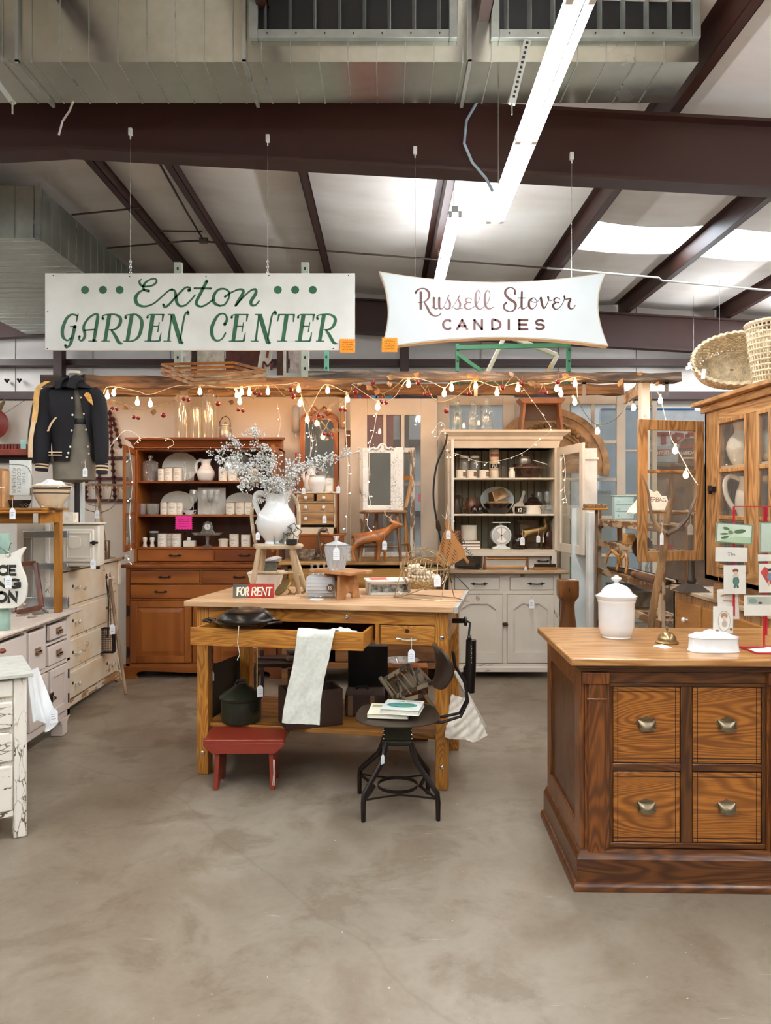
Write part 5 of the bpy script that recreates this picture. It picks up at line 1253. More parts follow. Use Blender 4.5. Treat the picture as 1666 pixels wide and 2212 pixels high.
garland('cherry garland falling over the hanging oval mirror',[(640,830),(662,868),(690,892),(712,880),(735,868),(752,850),(768,835)],[(693,897,2),(741,884,2),(705,937,2)],[(672,912,.8),(690,905,2.2),(712,886,1.2),(725,930,.3)],6.28)
garland('cherry garland looping along the grey plank beam in front of the white door',[(765,838),(790,828),(812,835),(825,850),(850,838),(880,815),(905,828),(925,850),(950,868),(985,858),(1010,838),(1022,820)],
        [(769,846,1),(806,826,1),(829,868,2),(904,827,1),(923,851,2),(965,888,1)],[(798,838,.5),(815,846,2.1),(842,830,1.3),(845,815,.2),(778,830,1.1),(900,808,2.3),(868,838,.9)],5.98)
garland('cherry garland along the right end of the grey plank beam',[(1022,820),(1016,845),(1060,822),(1086,836),(1110,812),(1130,826),(1175,832),(1206,820),(1240,812),(1290,822)],
        [(1014,850,1),(1086,838,1),(1128,829,1),(1174,846,2),(1206,826,1)],[(1015,812,.5),(1028,818,2.1),(1105,808,1.3),(1150,828,.2),(1160,832,2.1),(1222,812,.3),(1340,826,1.9),(1420,830,.7),(1382,806,2.4)],5.98)
# fairy lights with tiny lamps
m_led = emit('#fff0d8',25);m_led.cycles.emission_sampling = 'NONE';m_fw = plain('#f1ece0',.6)
def fairy(label,pts,leds,wire=m_fw):
    t = thing('fairy_lights',label,'string lights',pts[0])
    pp = smooth([tuple(p) for p in pts],5)
    part(t,'wire',MB().tube([Vector(p) for p in pp],.0019,4),wire,True)
    n = len(pp)
    for i in range(leds):
        a = Vector(pp[int((i+.5)*n/leds) % n]);d_ = Vector((random.uniform(-.03,.03),-.005,random.uniform(-.035,.01)))
        b_l = part(t,'led',MB().ball(a+d_,.0033,6),m_led,True)
        part(b_l,'lead',MB().tube([a,a+d_*.85],.0024,4),wire,True)
    return t
fairy('fairy lights draped over the left corner of the china hutch cornice',[P(238,965,6.5),P(270,930,6.6),P(301,944,6.6),P(290,960,6.6),P(310,945,6.65),P(365,948,6.65),P(375,960,6.65),P(362,966,6.6)],5)
fairy('fairy lights following the left door edge of the china hutch',[P(278,965,6.12),P(287,1034,6.12),P(284,1066,6.12),P(280,1120,6.12),P(282,1192,6.1),P(270,1200,6.3),P(284,1219,6.5)],7)
fairy('fairy lights swagged across the top shelf opening of the white hutch',[P(970,964,6.7),P(975,975,6.7),P(1000,985,6.7),P(1030,996,6.7),P(1060,998,6.7),P(1100,990,6.7),P(1135,975,6.7),P(1165,950,6.65),P(1190,930,6.6),P(1178,905,6.6),P(1150,865,6.5),P(1130,838,6.4)],16)
fairy('fairy lights down the left side of the white hutch interior',[P(972,970,6.68),P(974,1020,6.68),P(970,1060,6.68),P(975,1090,6.68),P(972,1120,6.68),P(978,1130,6.66)],6)
fairy('fairy lights hanging in front of the oval mirror glass',[P(665,905,6.9),P(668,930,6.9),P(672,955,6.9),P(670,985,6.9),P(675,960,6.9),P(672,930,6.9)],6)
fairy('fairy lights hanging down the left side of the chipped sash and stool',[P(815,885,6.3),P(808,930,6.3),P(798,965,6.3),P(797,1010,6.3),P(795,1060,6.3),P(800,1090,6.3),P(793,1130,6.3),P(800,1150,6.3),P(786,1165,6.3)],12)
fairy('fairy lights hanging between the mini chest and the tall white door',[P(748,845,6.4),P(746,900,6.4),P(748,950,6.4),P(752,1010,6.4),P(750,1080,6.4),P(749,1150,6.4)],10)
fairy('fairy lights down the inner edge of the open white hutch door',[P(1218,980,6.2),P(1222,1020,6.2),P(1220,1060,6.2),P(1226,1090,6.2)],6)
fairy('fairy lights on the wall between the china hutch and the oval mirror',[P(598,870,6.9),P(606,910,6.9),P(602,950,6.9),P(612,985,6.9)],5)
fairy('fairy lights around the corner left of the white hutch crown',[P(935,935,6.5),P(950,912,6.5),P(962,922,6.5),P(952,934,6.5),P(945,950,6.5)],4)
# ================================================================ prototypes of small wares
def LT(name,label,cat,prof,c,mat,n=24,group=None,sx=1,sy=1,pn=None,bev=0,wob=0,k=0):
    t = thing(name,label,cat,c,0,group)
    part(t,pn or 'body',MB().lathe(prof,(0,0,0),n,None,sx,sy,wob,k),mat);return t
_can = []
def canister(px,zb,Z,w_,h_,label,group='white labelled canisters'):
    r = w_/2*Z/F;h_ = h_*Z/F
    if not _can:
        t = thing('canister',label,'canister',(0,0,0),0,group)
        part(t,'body',MB().lathe([(.96,0),(1,.02),(1,.97),(.96,1)],n=20),M_cream)
        part(t,'rim',MB().lathe([(.9,.985),(1.03,.985),(1.03,1.02),(.9,1.02)],n=20),plain('#8c877a',.35,.8))
        part(t,'wrapper',MB().grid(lambda u,v: (1.012*math.sin((u-.5)*2.0),-1.012*math.cos((u-.5)*2.0),.12+.76*v),8,1),M_label)
        mb = MB()
        for z,a,b in ((.78,-.35,.35),(.62,-.6,.6),(.56,-.6,.4),(.5,-.6,.55),(.44,-.6,.2),(.25,-.3,.3)):
            mb.grid(lambda u,v: (1.02*math.sin(a+(b-a)*u),-1.02*math.cos(a+(b-a)*u),z+.022*v),4,1)
        part(t,'print',mb,plain('#a79f8f',.8),smooth=False);_can.append(t)
    else: t = dup(_can[0],label=label,group=group)
    t.location = (X(px,Z),Z,zb);t.scale = (r,r,h_);t.rotation_euler = (0,0,random.uniform(-.2,.2));return t
def tumbler(px,zb,Z,w_,h_,label,mat=None,taper=.85,group='clear glass tumblers',name='glass_tumbler'):
    r = w_/2*Z/F;h_ = h_*Z/F
    return LT(name,label,'glass',[(.001,.003),(r*taper*.9,.003),(r*taper,0),(r,h_),(r*.93,h_),(r*taper*.85,.012),(.001,.012)],(X(px,Z),Z,zb),mat or M_ware,18,group)
def wineglass(px,zb,Z,w_,h_,label,group='stemmed wine glasses',name='wine_glass'):
    r = w_/2*Z/F;h_ = h_*Z/F
    t = thing(name,label,'glass',(X(px,Z),Z,zb),0,group)
    part(t,'bowl',MB().lathe([(.004,h_*.45),(r*.6,h_*.5),(r,h_*.68),(r*.95,h_*.85),(r*.8,h_),(r*.74,h_),(r*.88,h_*.84),(r*.92,h_*.68),(r*.5,h_*.53),(.003,h_*.49)],n=16),M_ware)
    part(t,'stem',MB().lathe([(.004,.008),(.0035,h_*.25),(.005,h_*.45)],n=8),M_crystal)
    part(t,'foot',MB().lathe([(r*.8,0),(r*.8,.003),(.005,.01)],n=16),M_ware);return t
def plate(name,label,c,a,b,tilt,mat,rz=0,cat='plate',group=None):
    t = thing(name,label,cat,c,rz,group)                       # stands on its lower edge, leaning back
    M = Matrix.Translation((0,0,b)) @ Matrix.Rotation(-tilt,4,'X') @ Matrix.Rotation(PI/2,4,'X')
    part(t,'dish',MB().lathe([(.001,0),(.62,0),(.70,.035),(1,.09),(1,.105),(.69,.055),(.61,.02),(.001,.02)],(0,0,0),40,M @ Matrix.Diagonal((a,b,.14,1))),mat)
    return t
def bottle(px,zb,Z,w_,h_,label,mat,neck=.3,shoulder=.62,group=None,name='bottle',cap=None,capm=None):
    r = w_/2*Z/F;h_ = h_*Z/F
    t = thing(name,label,'bottle',(X(px,Z),Z,zb),0,group)
    part(t,'body',MB().lathe([(.001,0),(r*.92,0),(r,.008),(r,h_*shoulder),(r*.85,h_*(shoulder+.08)),(r*neck,h_*(shoulder+.2)),(r*neck,h_*.93),(r*neck*1.35,h_*.94),(r*neck*1.35,h_),(r*neck*.9,h_)],n=20),mat)
    if capm: part(t,'stopper',MB().lathe([(r*neck*1.1,h_*.99),(r*neck*1.5,h_*1.01),(r*neck*1.5,h_*1.05),(r*neck*.6,h_*1.07)],n=14),capm)
    return t
def jug(name,label,c,R_,h_,mat,prof,hand,spout=True,rz=0,cat='pitcher',th=.010):
    t = thing(name,label,cat,c,rz);prof = smooth(prof,4)
    def f(u,v):
        a = 2*PI*u;i = v*(len(prof)-1);k = min(int(i),len(prof)-2);fr = i-k;sm = fr
        r = (prof[k][0]*(1-sm)+prof[k+1][0]*sm)*R_;z = (prof[k][1]*(1-fr)+prof[k+1][1]*fr)*h_
        tp = max(0,(z/h_-.72)/.28)
        if spout: r *= 1+.55*tp**1.4*max(0,math.cos(a))**6-.05*tp*abs(math.sin(a));z += h_*.09*tp**2*(max(0,math.cos(a))**4+.35*max(0,-math.cos(a))**4)
        return (r*math.cos(a),r*math.sin(a),z)
    part(t,'body',MB().grid(f,36,len(prof)-1,.004),mat)
    mb = MB();mb.tube(smooth([(a*R_,0,b*h_) for a,b in hand],5),[th*(.75+.35*abs(math.sin(i*.9))) if False else th for i in range(5*(len(hand)-1)+1)],8,flat=1.3)
    part(t,'handle',mb,mat);return t

# ================================================================ china hutch contents
Z = 6.86;S1,S2,S3 = 1.708,1.410,1.124
t = LT('cracker_jar','cut glass jar with knobbed lid, left end of the hutch top shelf','jar',[(.001,0),(.062,0),(.066,.01),(.066,.155),(.06,.16)],(X(325,Z),Z,S1),M_crystal,24,wob=.03,k=12)
part(t,'lid',MB().lathe([(.067,.16),(.07,.168),(.05,.182),(.015,.188),(.012,.2),(.024,.212),(.022,.228),(.001,.236)]),M_crystal)
plate('platter','large round white platter leaning at the back of the hutch top shelf',(X(390,7.0),7.0,S1),.165,.135,.18,M_cream)
for px,w_,h_,lb in ((349,15,27,'small white labelled canister right of the cut glass jar'),(365,19,29,'white labelled canister in front of the large round platter, left'),(384,19,29,'white labelled canister in front of the large round platter, right')):
    canister(px,S1,6.8,w_,h_,lb)
LT('decanter','clear glass decanter standing before the round platter','decanter',[(.001,0),(.045,0),(.047,.01),(.02,.11),(.014,.15),(.02,.175),(.017,.175),(.001,.12)],(X(399,6.88),6.88,S1),M_ware)
tumbler(412,S1,6.8,16,21,'clear glass tumbler beside the canisters on the hutch top shelf')
jug('pitcher','round-bellied white pitcher on the hutch top shelf, left of the flowers',(X(445,Z),Z,S1),.078,.205,M_white,[(.5,0),(.8,.05),(1,.28),(.96,.45),(.6,.66),(.5,.78),(.62,.95)],[(.5,.92),(1.0,.9),(1.35,.7),(1.25,.45),(.95,.35)],rz=PI-.3)
for px,lb in ((482,'white labelled canister among the flower sprigs on the hutch top shelf'),(503,'white labelled canister farther right behind the flowers, top shelf')): canister(px,S1,6.8,19,28,lb)
plate('silver_tray','round silver tray leaning at the back right of the hutch top shelf',(X(515,7.0),7.0,S1),.13,.13,.15,M_steel,cat='tray')
canister(550,S1,6.85,19,28,'white labelled canister at the right of the hutch top shelf')
for px,lb in ((308,'clear glass tumbler at the left end of the hutch middle shelf'),(325,'clear glass tumbler, second from left on the hutch middle shelf'),(336,'clear glass tumbler, third from left on the hutch middle shelf')): tumbler(px,S2,6.82,17,24,lb)
plate('platter','oval ironstone platter leaning at the left of the hutch middle shelf',(X(384,7.0),7.0,S2),.15,.107,.2,M_cream)
for px,w_,lb in ((355,17,'white labelled canister before the left oval platter, leftmost'),(373,22,'wide white labelled canister before the left oval platter'),(389,14,'narrow white labelled canister before the left oval platter')): canister(px,S2,6.82,w_,27,lb)
t = LT('sauce_boat','small white gravy boat on the hutch middle shelf','gravy boat',[(.001,0),(.03,0),(.035,.01),(.05,.04),(.046,.04),(.001,.012)],(X(408,6.8),6.8,S2),M_white,sy=.6)
part(t,'handle',MB().tube([(.04,0,.035),(.065,0,.04),(.06,0,.015),(.035,0,.012)],.004,6),M_white)
for px,lb in ((418,'stemmed wine glass left of the white boxed book'),(441,'stemmed wine glass, left of three before the white book'),(456,'stemmed wine glass, middle of three before the white book'),(469,'stemmed wine glass, right of three before the white book')): wineglass(px,S2,6.8,19,54,lb)
b = thing('book','large white book with small dark picture standing on the hutch middle shelf','book',(X(457,6.95),6.95,S2))
part(b,'cover',MB().box(X(427,6.95),X(487,6.95),6.95,6.975,S2,S2+.245),M_label,True,bev=.003)
part(b,'picture',MB().box(X(449,6.95),X(461,6.95),6.9485,6.95,ZZ(1085,6.95),ZZ(1074,6.95)),plain('#59544c',.7),True)
plate('platter','oval ironstone platter leaning at the right of the hutch middle shelf',(X(522,7.0),7.0,S2),.15,.10,.2,M_cream)
for px,lb in ((498,'white labelled canister, left of three on the right of the middle shelf'),(519,'white labelled canister, middle of three on the right of the middle shelf'),(538,'white labelled canister, right of three on the right of the middle shelf')): canister(px,S2,6.8,20,27,lb)
solo('tray','thin dark wooden tray under the right canisters of the middle shelf','tray',MB().box(X(484,6.8),X(548,6.8),6.765,6.85,S2-.0005,S2+.004),m_cherryd)
def shaker(px,label):
    t = LT('salt_shaker',label,'shaker',[(.001,0),(.02,0),(.021,.006),(.013,.035),(.021,.062),(.02,.066)],(X(px,6.8),6.8,S3),M_cream,14,'white salt shakers')
    part(t,'cap',MB().lathe([(.021,.066),(.022,.07),(.02,.082),(.001,.085)],n=14),M_label)
shaker(313,'white salt shaker, left of the pair on the lowest hutch shelf');shaker(329,'white salt shaker, right of the pair on the lowest hutch shelf')
t = LT('storage_jar','dark glass jar with pale lid behind the salt shakers','jar',[(.001,0),(.04,0),(.042,.11),(.03,.12)],(X(333,6.98),6.98,S3),glassy('#6f6250',.15,.05,.1),18);part(t,'lid',MB().lathe([(.043,.118),(.043,.135),(.001,.137)],n=18),M_label)
for px,h_,lb in ((351,29,'white labelled canister right of the salt shakers'),(368,28,'white labelled canister partly hidden behind another, lowest hutch shelf'),(382,29,'white labelled canister in front of the pair under the pink card'),(506,28,'white labelled canister right of the cake stand, with small knob'),(531,27,'white labelled canister at the right of the lowest hutch shelf')):
    canister(px,S3,6.8 if px != 368 else 6.86,20,h_,lb)
for px in (511,524): pass
t = thing('butter_box','small white box with a folded card on top, lowest hutch shelf','box',(X(410,6.8),6.8,S3))
part(t,'box',MB().cb((0,0,.028),(.1,.07,.056)),M_cream,bev=.004);part(t,'card',MB().cb((-.005,-.01,.07),(.03,.002,.03),(.3,.3,.2)),M_paper)
t = thing('cake_stand','glass pedestal cake stand on the lowest hutch shelf','cake stand',(X(448,6.83),6.83,S3))
part(t,'plate',MB().lathe([(.001,.108),(.12,.112),(.135,.125),(.14,.125),(.12,.104),(.001,.10)]),M_crystal);part(t,'pedestal',MB().lathe([(.045,0),(.045,.004),(.014,.02),(.011,.05),(.018,.07),(.012,.085),(.03,.102)]),M_crystal)
t = thing('mantel_clock','small crystal mantel clock on the glass cake stand','clock',(X(449,6.83),6.83,S3+.113))
part(t,'case',MB().prism([(-.07,0),(.07,0),(.06,.025),(.045,.035),(.048,.06),(.035,.1),(.012,.115),(-.012,.115),(-.035,.1),(-.048,.06),(-.045,.035),(-.06,.025)],-.015,.02),plain('#7f8478',.15,.4,var=.3,scale=40),bev=.006)
part(t,'dial',MB().cyl((0,-.019,.065),(0,-.014,.065),.027,24),M_label)
part(t,'hand',MB().bar((0,-.0205,.065),(0,-.0205,.085),.002),M_ink);part(t,'hand',MB().bar((0,-.0205,.065),(.013,-.0205,.06),.002),M_ink)
t = LT('small_crock','squat white lidded crock between cake stand and canisters','crock',[(.001,0),(.04,0),(.041,.055)],(X(483,6.8),6.8,S3),M_cream);part(t,'lid',MB().lathe([(.044,.055),(.046,.068),(.03,.074),(.001,.075)]),M_cream)
solo('candlestick','dark slender candlestick half hidden by the pink price card','candlestick',MB().lathe([(.03,0),(.03,.006),(.006,.02),(.005,.1),(.012,.12),(.005,.13)],(X(400,6.95),6.95,S3),12),M_bronze)
# on top of the china hutch
zt = 2.088
def glass_cyl(px,w_,h_,Z,label,zb=zt,name='glass_jar'):
    r = w_/2*Z/F;h_ *= Z/F;t = thing(name,label,'jar',(X(px,Z),Z,zb),0,'tall clear glass jars')
    part(t,'body',MB().lathe([(.001,0),(r,0),(r,h_*.93),(r*.8,h_*.97),(r*.78,h_),(r*.74,h_),(r*.76,h_*.96),(r*.95,h_*.92),(r*.95,.01),(.001,.01)],n=26,wob=.012,k=13),glassy('#fbf7ee',.16,.06,.12));return t
glass_cyl(395,36,96,6.95,'tall clear glass jar on top of the china hutch, left');glass_cyl(452,34,98,6.95,'tall clear glass jar on top of the china hutch, right')
glass_cyl(424,24,70,6.9,'shorter clear glass jar between the two tall ones on the hutch');
t = thing('metal_lantern','small grey metal milk-can lantern with wire handle on the china hutch','lantern',(X(487,6.9),6.9,zt))
part(t,'body',MB().lathe([(.001,0),(.052,0),(.055,.01),(.055,.09),(.045,.108),(.045,.12),(.05,.122),(.05,.135),(.02,.14)]),plain('#a39c8c',.35,.8,var=.1));part(t,'handle',MB().tube([(-.05,0,.115),(-.05,0,.16),(-.025,0,.2),(.01,0,.212),(.04,0,.18),(.05,0,.115)],.004,6),M_bronze);part(t,'lid_knob',MB().ball((0,0,.15),.012),plain('#a39c8c',.35,.8,var=.1))
solo('glass_bottle','long ribbed amber glass bottle hanging on the booth wall by the oval mirror','bottle',MB().lathe([(.001,.28),(.02,.277),(.035,.25),(.037,.06),(.03,.035),(.012,.015),(.012,-.02),(.018,-.025),(.001,-.03)],P(639,940,7.1),16),glassy('#b99a55',.15,.15,.35))

# ================================================================ white hutch contents
S1,S2,S3 = 1.739,1.417,1.10;Z = 6.87
for px,lb in ((1003,'large glass jar with pale lid, left, white hutch top shelf'),(1026,'large glass jar with pale lid, right, white hutch top shelf')):
    t = thing('lidded_jar',lb,'jar',(X(px,6.98),6.98,S1),0,'lidded glass jars');part(t,'body',MB().lathe([(.001,0),(.043,0),(.045,.17),(.036,.185)],n=18),M_ware);part(t,'lid',MB().lathe([(.04,.185),(.042,.19),(.042,.205),(.001,.21)],n=18),M_cream)
for px,lb in ((996,'short cream tin with dark label, left of three, white hutch top shelf'),(1019,'short cream tin, middle of three, white hutch top shelf'),(1046,'short cream tin, right of three, white hutch top shelf')):
    t = thing('round_tin',lb,'tin',(X(px,6.83),6.83,S1),0,'short cream tins');part(t,'body',MB().lathe([(.001,0),(.044,0),(.045,.062),(.04,.068),(.001,.068)],n=18),M_cream)
    part(t,'wrapper',MB().grid(lambda u,v: (.0455*math.sin(u*.9+.3),-.0455*math.cos(u*.9+.3),.012+.04*v),5,1),plain('#8b6a4a',.7,0,var=.3,scale=40))
for i,(z,h_,colr,nm,lb) in enumerate(((0,.07,'#e2d5bb','round_tin','cream tin at the bottom of the stacked tins, top shelf'),(.07,.10,'#cdb892','spice_tin','tan tin with a black lettered band, middle of the stacked tins'),(.17,.10,'#d6bfa0','round_tin','pinkish tin with red band, top of the stacked tins'))):
    t = thing(nm,lb,'tin',(X(1068,6.9),6.9,S1+z));part(t,'body',MB().lathe([(.001,0),(.043,0),(.044,.004),(.044,h_-.006),(.04,h_),(.001,h_)],n=20),plain(colr,.5))
    if i == 1: part(t,'band',MB().grid(lambda u,v: (.0446*math.sin((u-.5)*2),-.0446*math.cos((u-.5)*2),.02+.035*v),8,1),M_iron);letters(t,'PUR',(-.022,-.0455,.026),(1,0,0),(0,0,1),.022,M_label,world=False,maxw=.044)
    if i == 2: part(t,'band',MB().grid(lambda u,v: (.0446*math.sin((u-.5)*2),-.0446*math.cos((u-.5)*2),.02+.03*v),8,1),plain('#9a4a30',.6))
tumbler(1088,S1,6.85,9,26,'small smoky glass beside the white milk bottle, top shelf',glassy('#a58a6c',.12,.05,.1),name='smoky_glass',group=None)
LT('milk_bottle','small matt white bottle in front of the brown mixing bowl','bottle',[(.001,0),(.027,0),(.029,.01),(.029,.055),(.018,.07),(.018,.08),(.022,.083),(.022,.092),(.001,.093)],(X(1106,6.82),6.82,S1),M_cream)
t = LT('crock_bowl','large dark brown glazed crock on the white hutch top shelf','bowl',[(.001,0),(.10,0),(.112,.02),(.122,.085),(.142,.09),(.142,.125),(.13,.128),(.12,.10),(.001,.02)],(X(1142,6.92),6.92,S1),plain('#3c2116',.15,0,coat=.6))
part(t,'rim_band',MB().lathe([(.142,.085),(.146,.09),(.146,.097),(.142,.1)]),plain('#6f5a44',.3))
LT('metal_cup','dull silver cup standing in the brown crock','cup',[(.001,.0),(.05,.0),(.06,.03),(.055,.055),(.045,.06),(.05,.075),(.04,.08),(.001,.07)],(X(1133,6.92),6.92,S1+.118),plain('#a7a296',.35,.8))
solo('wooden_spoon','pale utensil handle sticking out of the brown crock','utensil',MB().tube([P(1152,994,6.9),P(1182,1003,6.8)],.004,6),M_cream)
# middle shelf
t = LT('oil_can','dark tin ewer with a white tag at the left of the middle shelf','ewer',[(.001,0),(.05,0),(.052,.01),(.03,.12),(.028,.15),(.04,.17),(.034,.17),(.02,.14),(.001,.02)],(X(986,6.85),6.85,S2),plain('#4b3f33',.3,.6));part(t,'handle',MB().tube([(.03,0,.15),(.06,0,.14),(.055,0,.06),(.04,0,.05)],.005,6),plain('#4b3f33',.3,.6))
m_brg = plain('#5f3a22',.2,0,coat=.5,var=.2);m_dkg = plain('#1f1410',.15,0,coat=.6)
t = LT('stoneware_jug','tan-brown glazed jug on the middle shelf behind two black pots','jug',[(.001,0),(.05,0),(.06,.03),(.06,.09),(.05,.12),(.055,.14),(.05,.14),(.045,.12),(.001,.02)],(X(1020,6.92),6.92,S2),m_brg);part(t,'handle',MB().tube([(-.055,0,.12),(-.085,0,.11),(-.08,0,.06),(-.055,0,.05)],.006,6),m_brg)
for px,lb in ((1025,'small black lidded bean pot, left of two on the middle shelf'),(1036,'small black bean pot, right of two on the middle shelf')):
    t = LT('bean_pot',lb,'pot',[(.001,0),(.028,0),(.036,.02),(.034,.05),(.026,.06),(.02,.066),(.006,.07),(.008,.08),(.001,.084)],(X(px,6.81 if px < 1030 else 6.86),6.81 if px < 1030 else 6.86,S2),m_dkg,16,'small black bean pots');
plate('dinner_plate','pale grey plate leaning behind the stacked brown bowls',(X(1074,7.03),7.03,S2),.155,.125,.15,plain('#cfd4cc',.2,0,coat=.4))
LT('mixing_bowl','dark brown mixing bowl on the white hutch middle shelf','bowl',[(.001,0),(.07,0),(.085,.01),(.13,.08),(.132,.095),(.125,.095),(.08,.02),(.001,.015)],(X(1076,6.9),6.9,S2),m_dkg)
LT('bowl','tan bowl nested upside down in the dark brown mixing bowl','bowl',[(.001,.03),(.10,.03),(.105,.025),(.105,0),(.10,0)],(X(1075,6.9),6.9,S2+.082),plain('#a77c56',.35))
t = thing('loaf_tin','coppery metal loaf tin tipped on top of the brown bowls','tin',(X(1074,6.9),6.88,S2+.115))
mb = MB();mb.M = Matrix.Translation((0,0,.055)) @ Matrix.Rotation(-.35,4,'Y') @ Matrix.Rotation(.5,4,'Z');mb.add([(-.09,-.05,-.05),(.09,-.05,-.05),(.09,.05,-.05),(-.09,.05,-.05),(-.065,-.032,.045),(.065,-.032,.045),(.065,.032,.045),(-.065,.032,.045)],[(0,3,2,1),(4,5,6,7),(0,1,5,4),(1,2,6,5),(2,3,7,6),(3,0,4,7)]);part(t,'tin',mb,plain('#8b6f52',.3,.8,var=.2),bev=.004)
t = thing('paddle_board','small pale cutting paddle leaning on the middle shelf back','cutting board',(X(1127,7.0),7.0,S2));M = Matrix.Rotation(-.12,4,'X')
mb = MB();mb.M = M;mb.prism([(-.075,0),(.05,0),(.06,.03),(.045,.08),(.012,.10),(.018,.13),(.04,.2),(.03,.215),(.015,.21),(0,.15),(-.02,.11),(-.06,.09),(-.085,.05)],0,.012);part(t,'board',mb,plain('#d3cab5',.5))
t = LT('mug','small black mug with white figures on the middle shelf','mug',[(.001,0),(.036,0),(.04,.01),(.04,.066),(.036,.066),(.034,.012),(.001,.01)],(X(1122,6.83),6.83,S2),m_dkg);part(t,'handle',MB().tube([(.038,0,.055),(.06,0,.05),(.058,0,.02),(.038,0,.015)],.005,6),m_dkg)
letters(t,'12',(-.017,-.041,.018),(1,0,0),(0,0,1),.032,M_label,world=False,wt=.14)
t = LT('bean_crock','white crock with glossy dark lid at the right of the middle shelf','crock',[(.001,0),(.078,0),(.08,.01),(.08,.075),(.074,.08)],(X(1152,6.88),6.88,S2),M_cream,sy=.8);part(t,'lid',MB().lathe([(.082,.08),(.084,.095),(.06,.115),(.05,.12),(.052,.13),(.03,.15),(.012,.152),(.018,.17),(.001,.18)],sy=.8),m_dkg)
wineglass(1183,S2,6.95,14,48,'wine glass standing on the glass dish, middle shelf');wineglass(1165,S2,7.0,13,46,'wine glass behind the white crock, middle shelf')
solo('glass_dish','square pressed glass dish at the right end of the middle shelf','dish',MB().frame(X(1171,6.82),X(1200,6.82),S2,S2+.08,.012,6.81,6.84).box(X(1173,6.82),X(1198,6.82),6.82,6.826,S2+.006,S2+.075).lathe([(.03,0),(.034,.01),(.02,.02)],(X(1185,6.82),6.81,S2+.04),12,),M_crystal,bev=.004)
# lowest shelf
for i,(lb,colr) in enumerate((('tan book at the bottom of the stack under the white crock','#b98e62'),('brown book in the middle of the stack under the crock','#8c5c38'),('tan-orange book on top of the stack under the crock','#a9774d'))):
    Bk = thing('book',lb,'book',(X(1016,6.85),6.85,S3+i*.026));part(Bk,'cover',MB().box(-.085,.085,-.06,.07,0,.024),plain(colr,.6,0,var=.12),bev=.003);part(Bk,'pages',MB().box(-.08,.08,-.063,-.058,.004,.02),M_label)
LT('storage_crock','plain white straight-sided crock on the stacked books','crock',[(.001,0),(.07,0),(.072,.01),(.072,.13),(.075,.135),(.07,.135),(.066,.012),(.001,.01)],(X(1013,6.87),6.87,S3+.08),plain('#ddd8c8',.35))
LT('flower_pot','reddish pot half hidden behind the hanging paddle board','pot',[(.001,0),(.04,0),(.05,.1),(.058,.1),(.058,.125),(.05,.125)],(X(985,6.9),6.9,S3+.04),plain('#9a6a48',.6))
solo('wooden_block','small dark block holding up the reddish pot','block',MB().cb((X(985,6.9),6.9,S3+.02),(.12,.1,.04)),m_pined)
t = thing('kitchen_scale','white kitchen scale with round dial face in the white hutch','scale',(X(1082,6.86),6.86,S3));m_sc = plain('#dfe2dc',.35)
part(t,'base',MB().prism([(-.08,0),(.08,0),(.075,.018),(.04,.028),(.035,.045),(-.035,.045),(-.04,.028),(-.075,.018)],-.05,.06),m_sc,bev=.006)
part(t,'housing',MB().cyl((0,-.045,.125),(0,.05,.125),.09,36),m_sc,bev=.006);part(t,'dial',MB().cyl((0,-.05,.125),(0,-.044,.125),.078,36),plain('#c9cbc4',.4))
mb = MB()
for a in (0,1):
    aa = PI/2+a*PI;mb.add([(0,-.051,.125)]+[(.066*math.cos(aa-.75+1.5*i/8),-.051,.125+.066*math.sin(aa-.75+1.5*i/8)) for i in range(9)],[tuple(range(10))])
parts(t,'dial_wedge',mb,M_label,smooth=False)
mb = MB()
for i in range(36): a = PI*i/18;mb.bar((.068*math.cos(a),-.0512,.125+.068*math.sin(a)),(.075*math.cos(a),-.0512,.125+.075*math.sin(a)),.0014)
part(t,'scale_marks',mb,M_ink,smooth=False);part(t,'needle',MB().bar((0,-.053,.085),(0,-.053,.19),.003,.003).cyl((0,-.055,.125),(0,-.05,.125),.007,10),M_ink)
part(t,'plate_post',MB().cyl((0,0,.21),(0,0,.235),.012),m_sc);part(t,'weighing_plate',MB().box(-.078,.078,-.06,.06,.235,.245),m_sc,bev=.004)
bottle(1121,S3,6.86,27,58,'dark brown long-necked bottle beside the scale',plain('#24100a',.12,0,coat=.6),.25,.35)
bottle(1184,S3,6.86,20,48,'amber brown bottle at the right end of the lowest shelf',plain('#34150a',.12,0,coat=.6),.35,.7,capm=M_iron)
solo('cutting_board','pale wooden board leaning at the back of the lowest hutch shelf','cutting board',MB().box(X(1118,7.02),X(1164,7.02),7.02,7.04,S3,ZZ(1123,7.02)),wood('#a48a68','#6d5237','x',3,.6,5),bev=.004)
tag(P(1129,1158,6.72),'white price tag on the dark long-necked bottle',1.3);tag(P(1163,1155,6.72),'white price tag on the brass deer',1.1);tag(P(1174,1158,6.74),'narrow white price tag on the amber brown bottle',.9,.9)
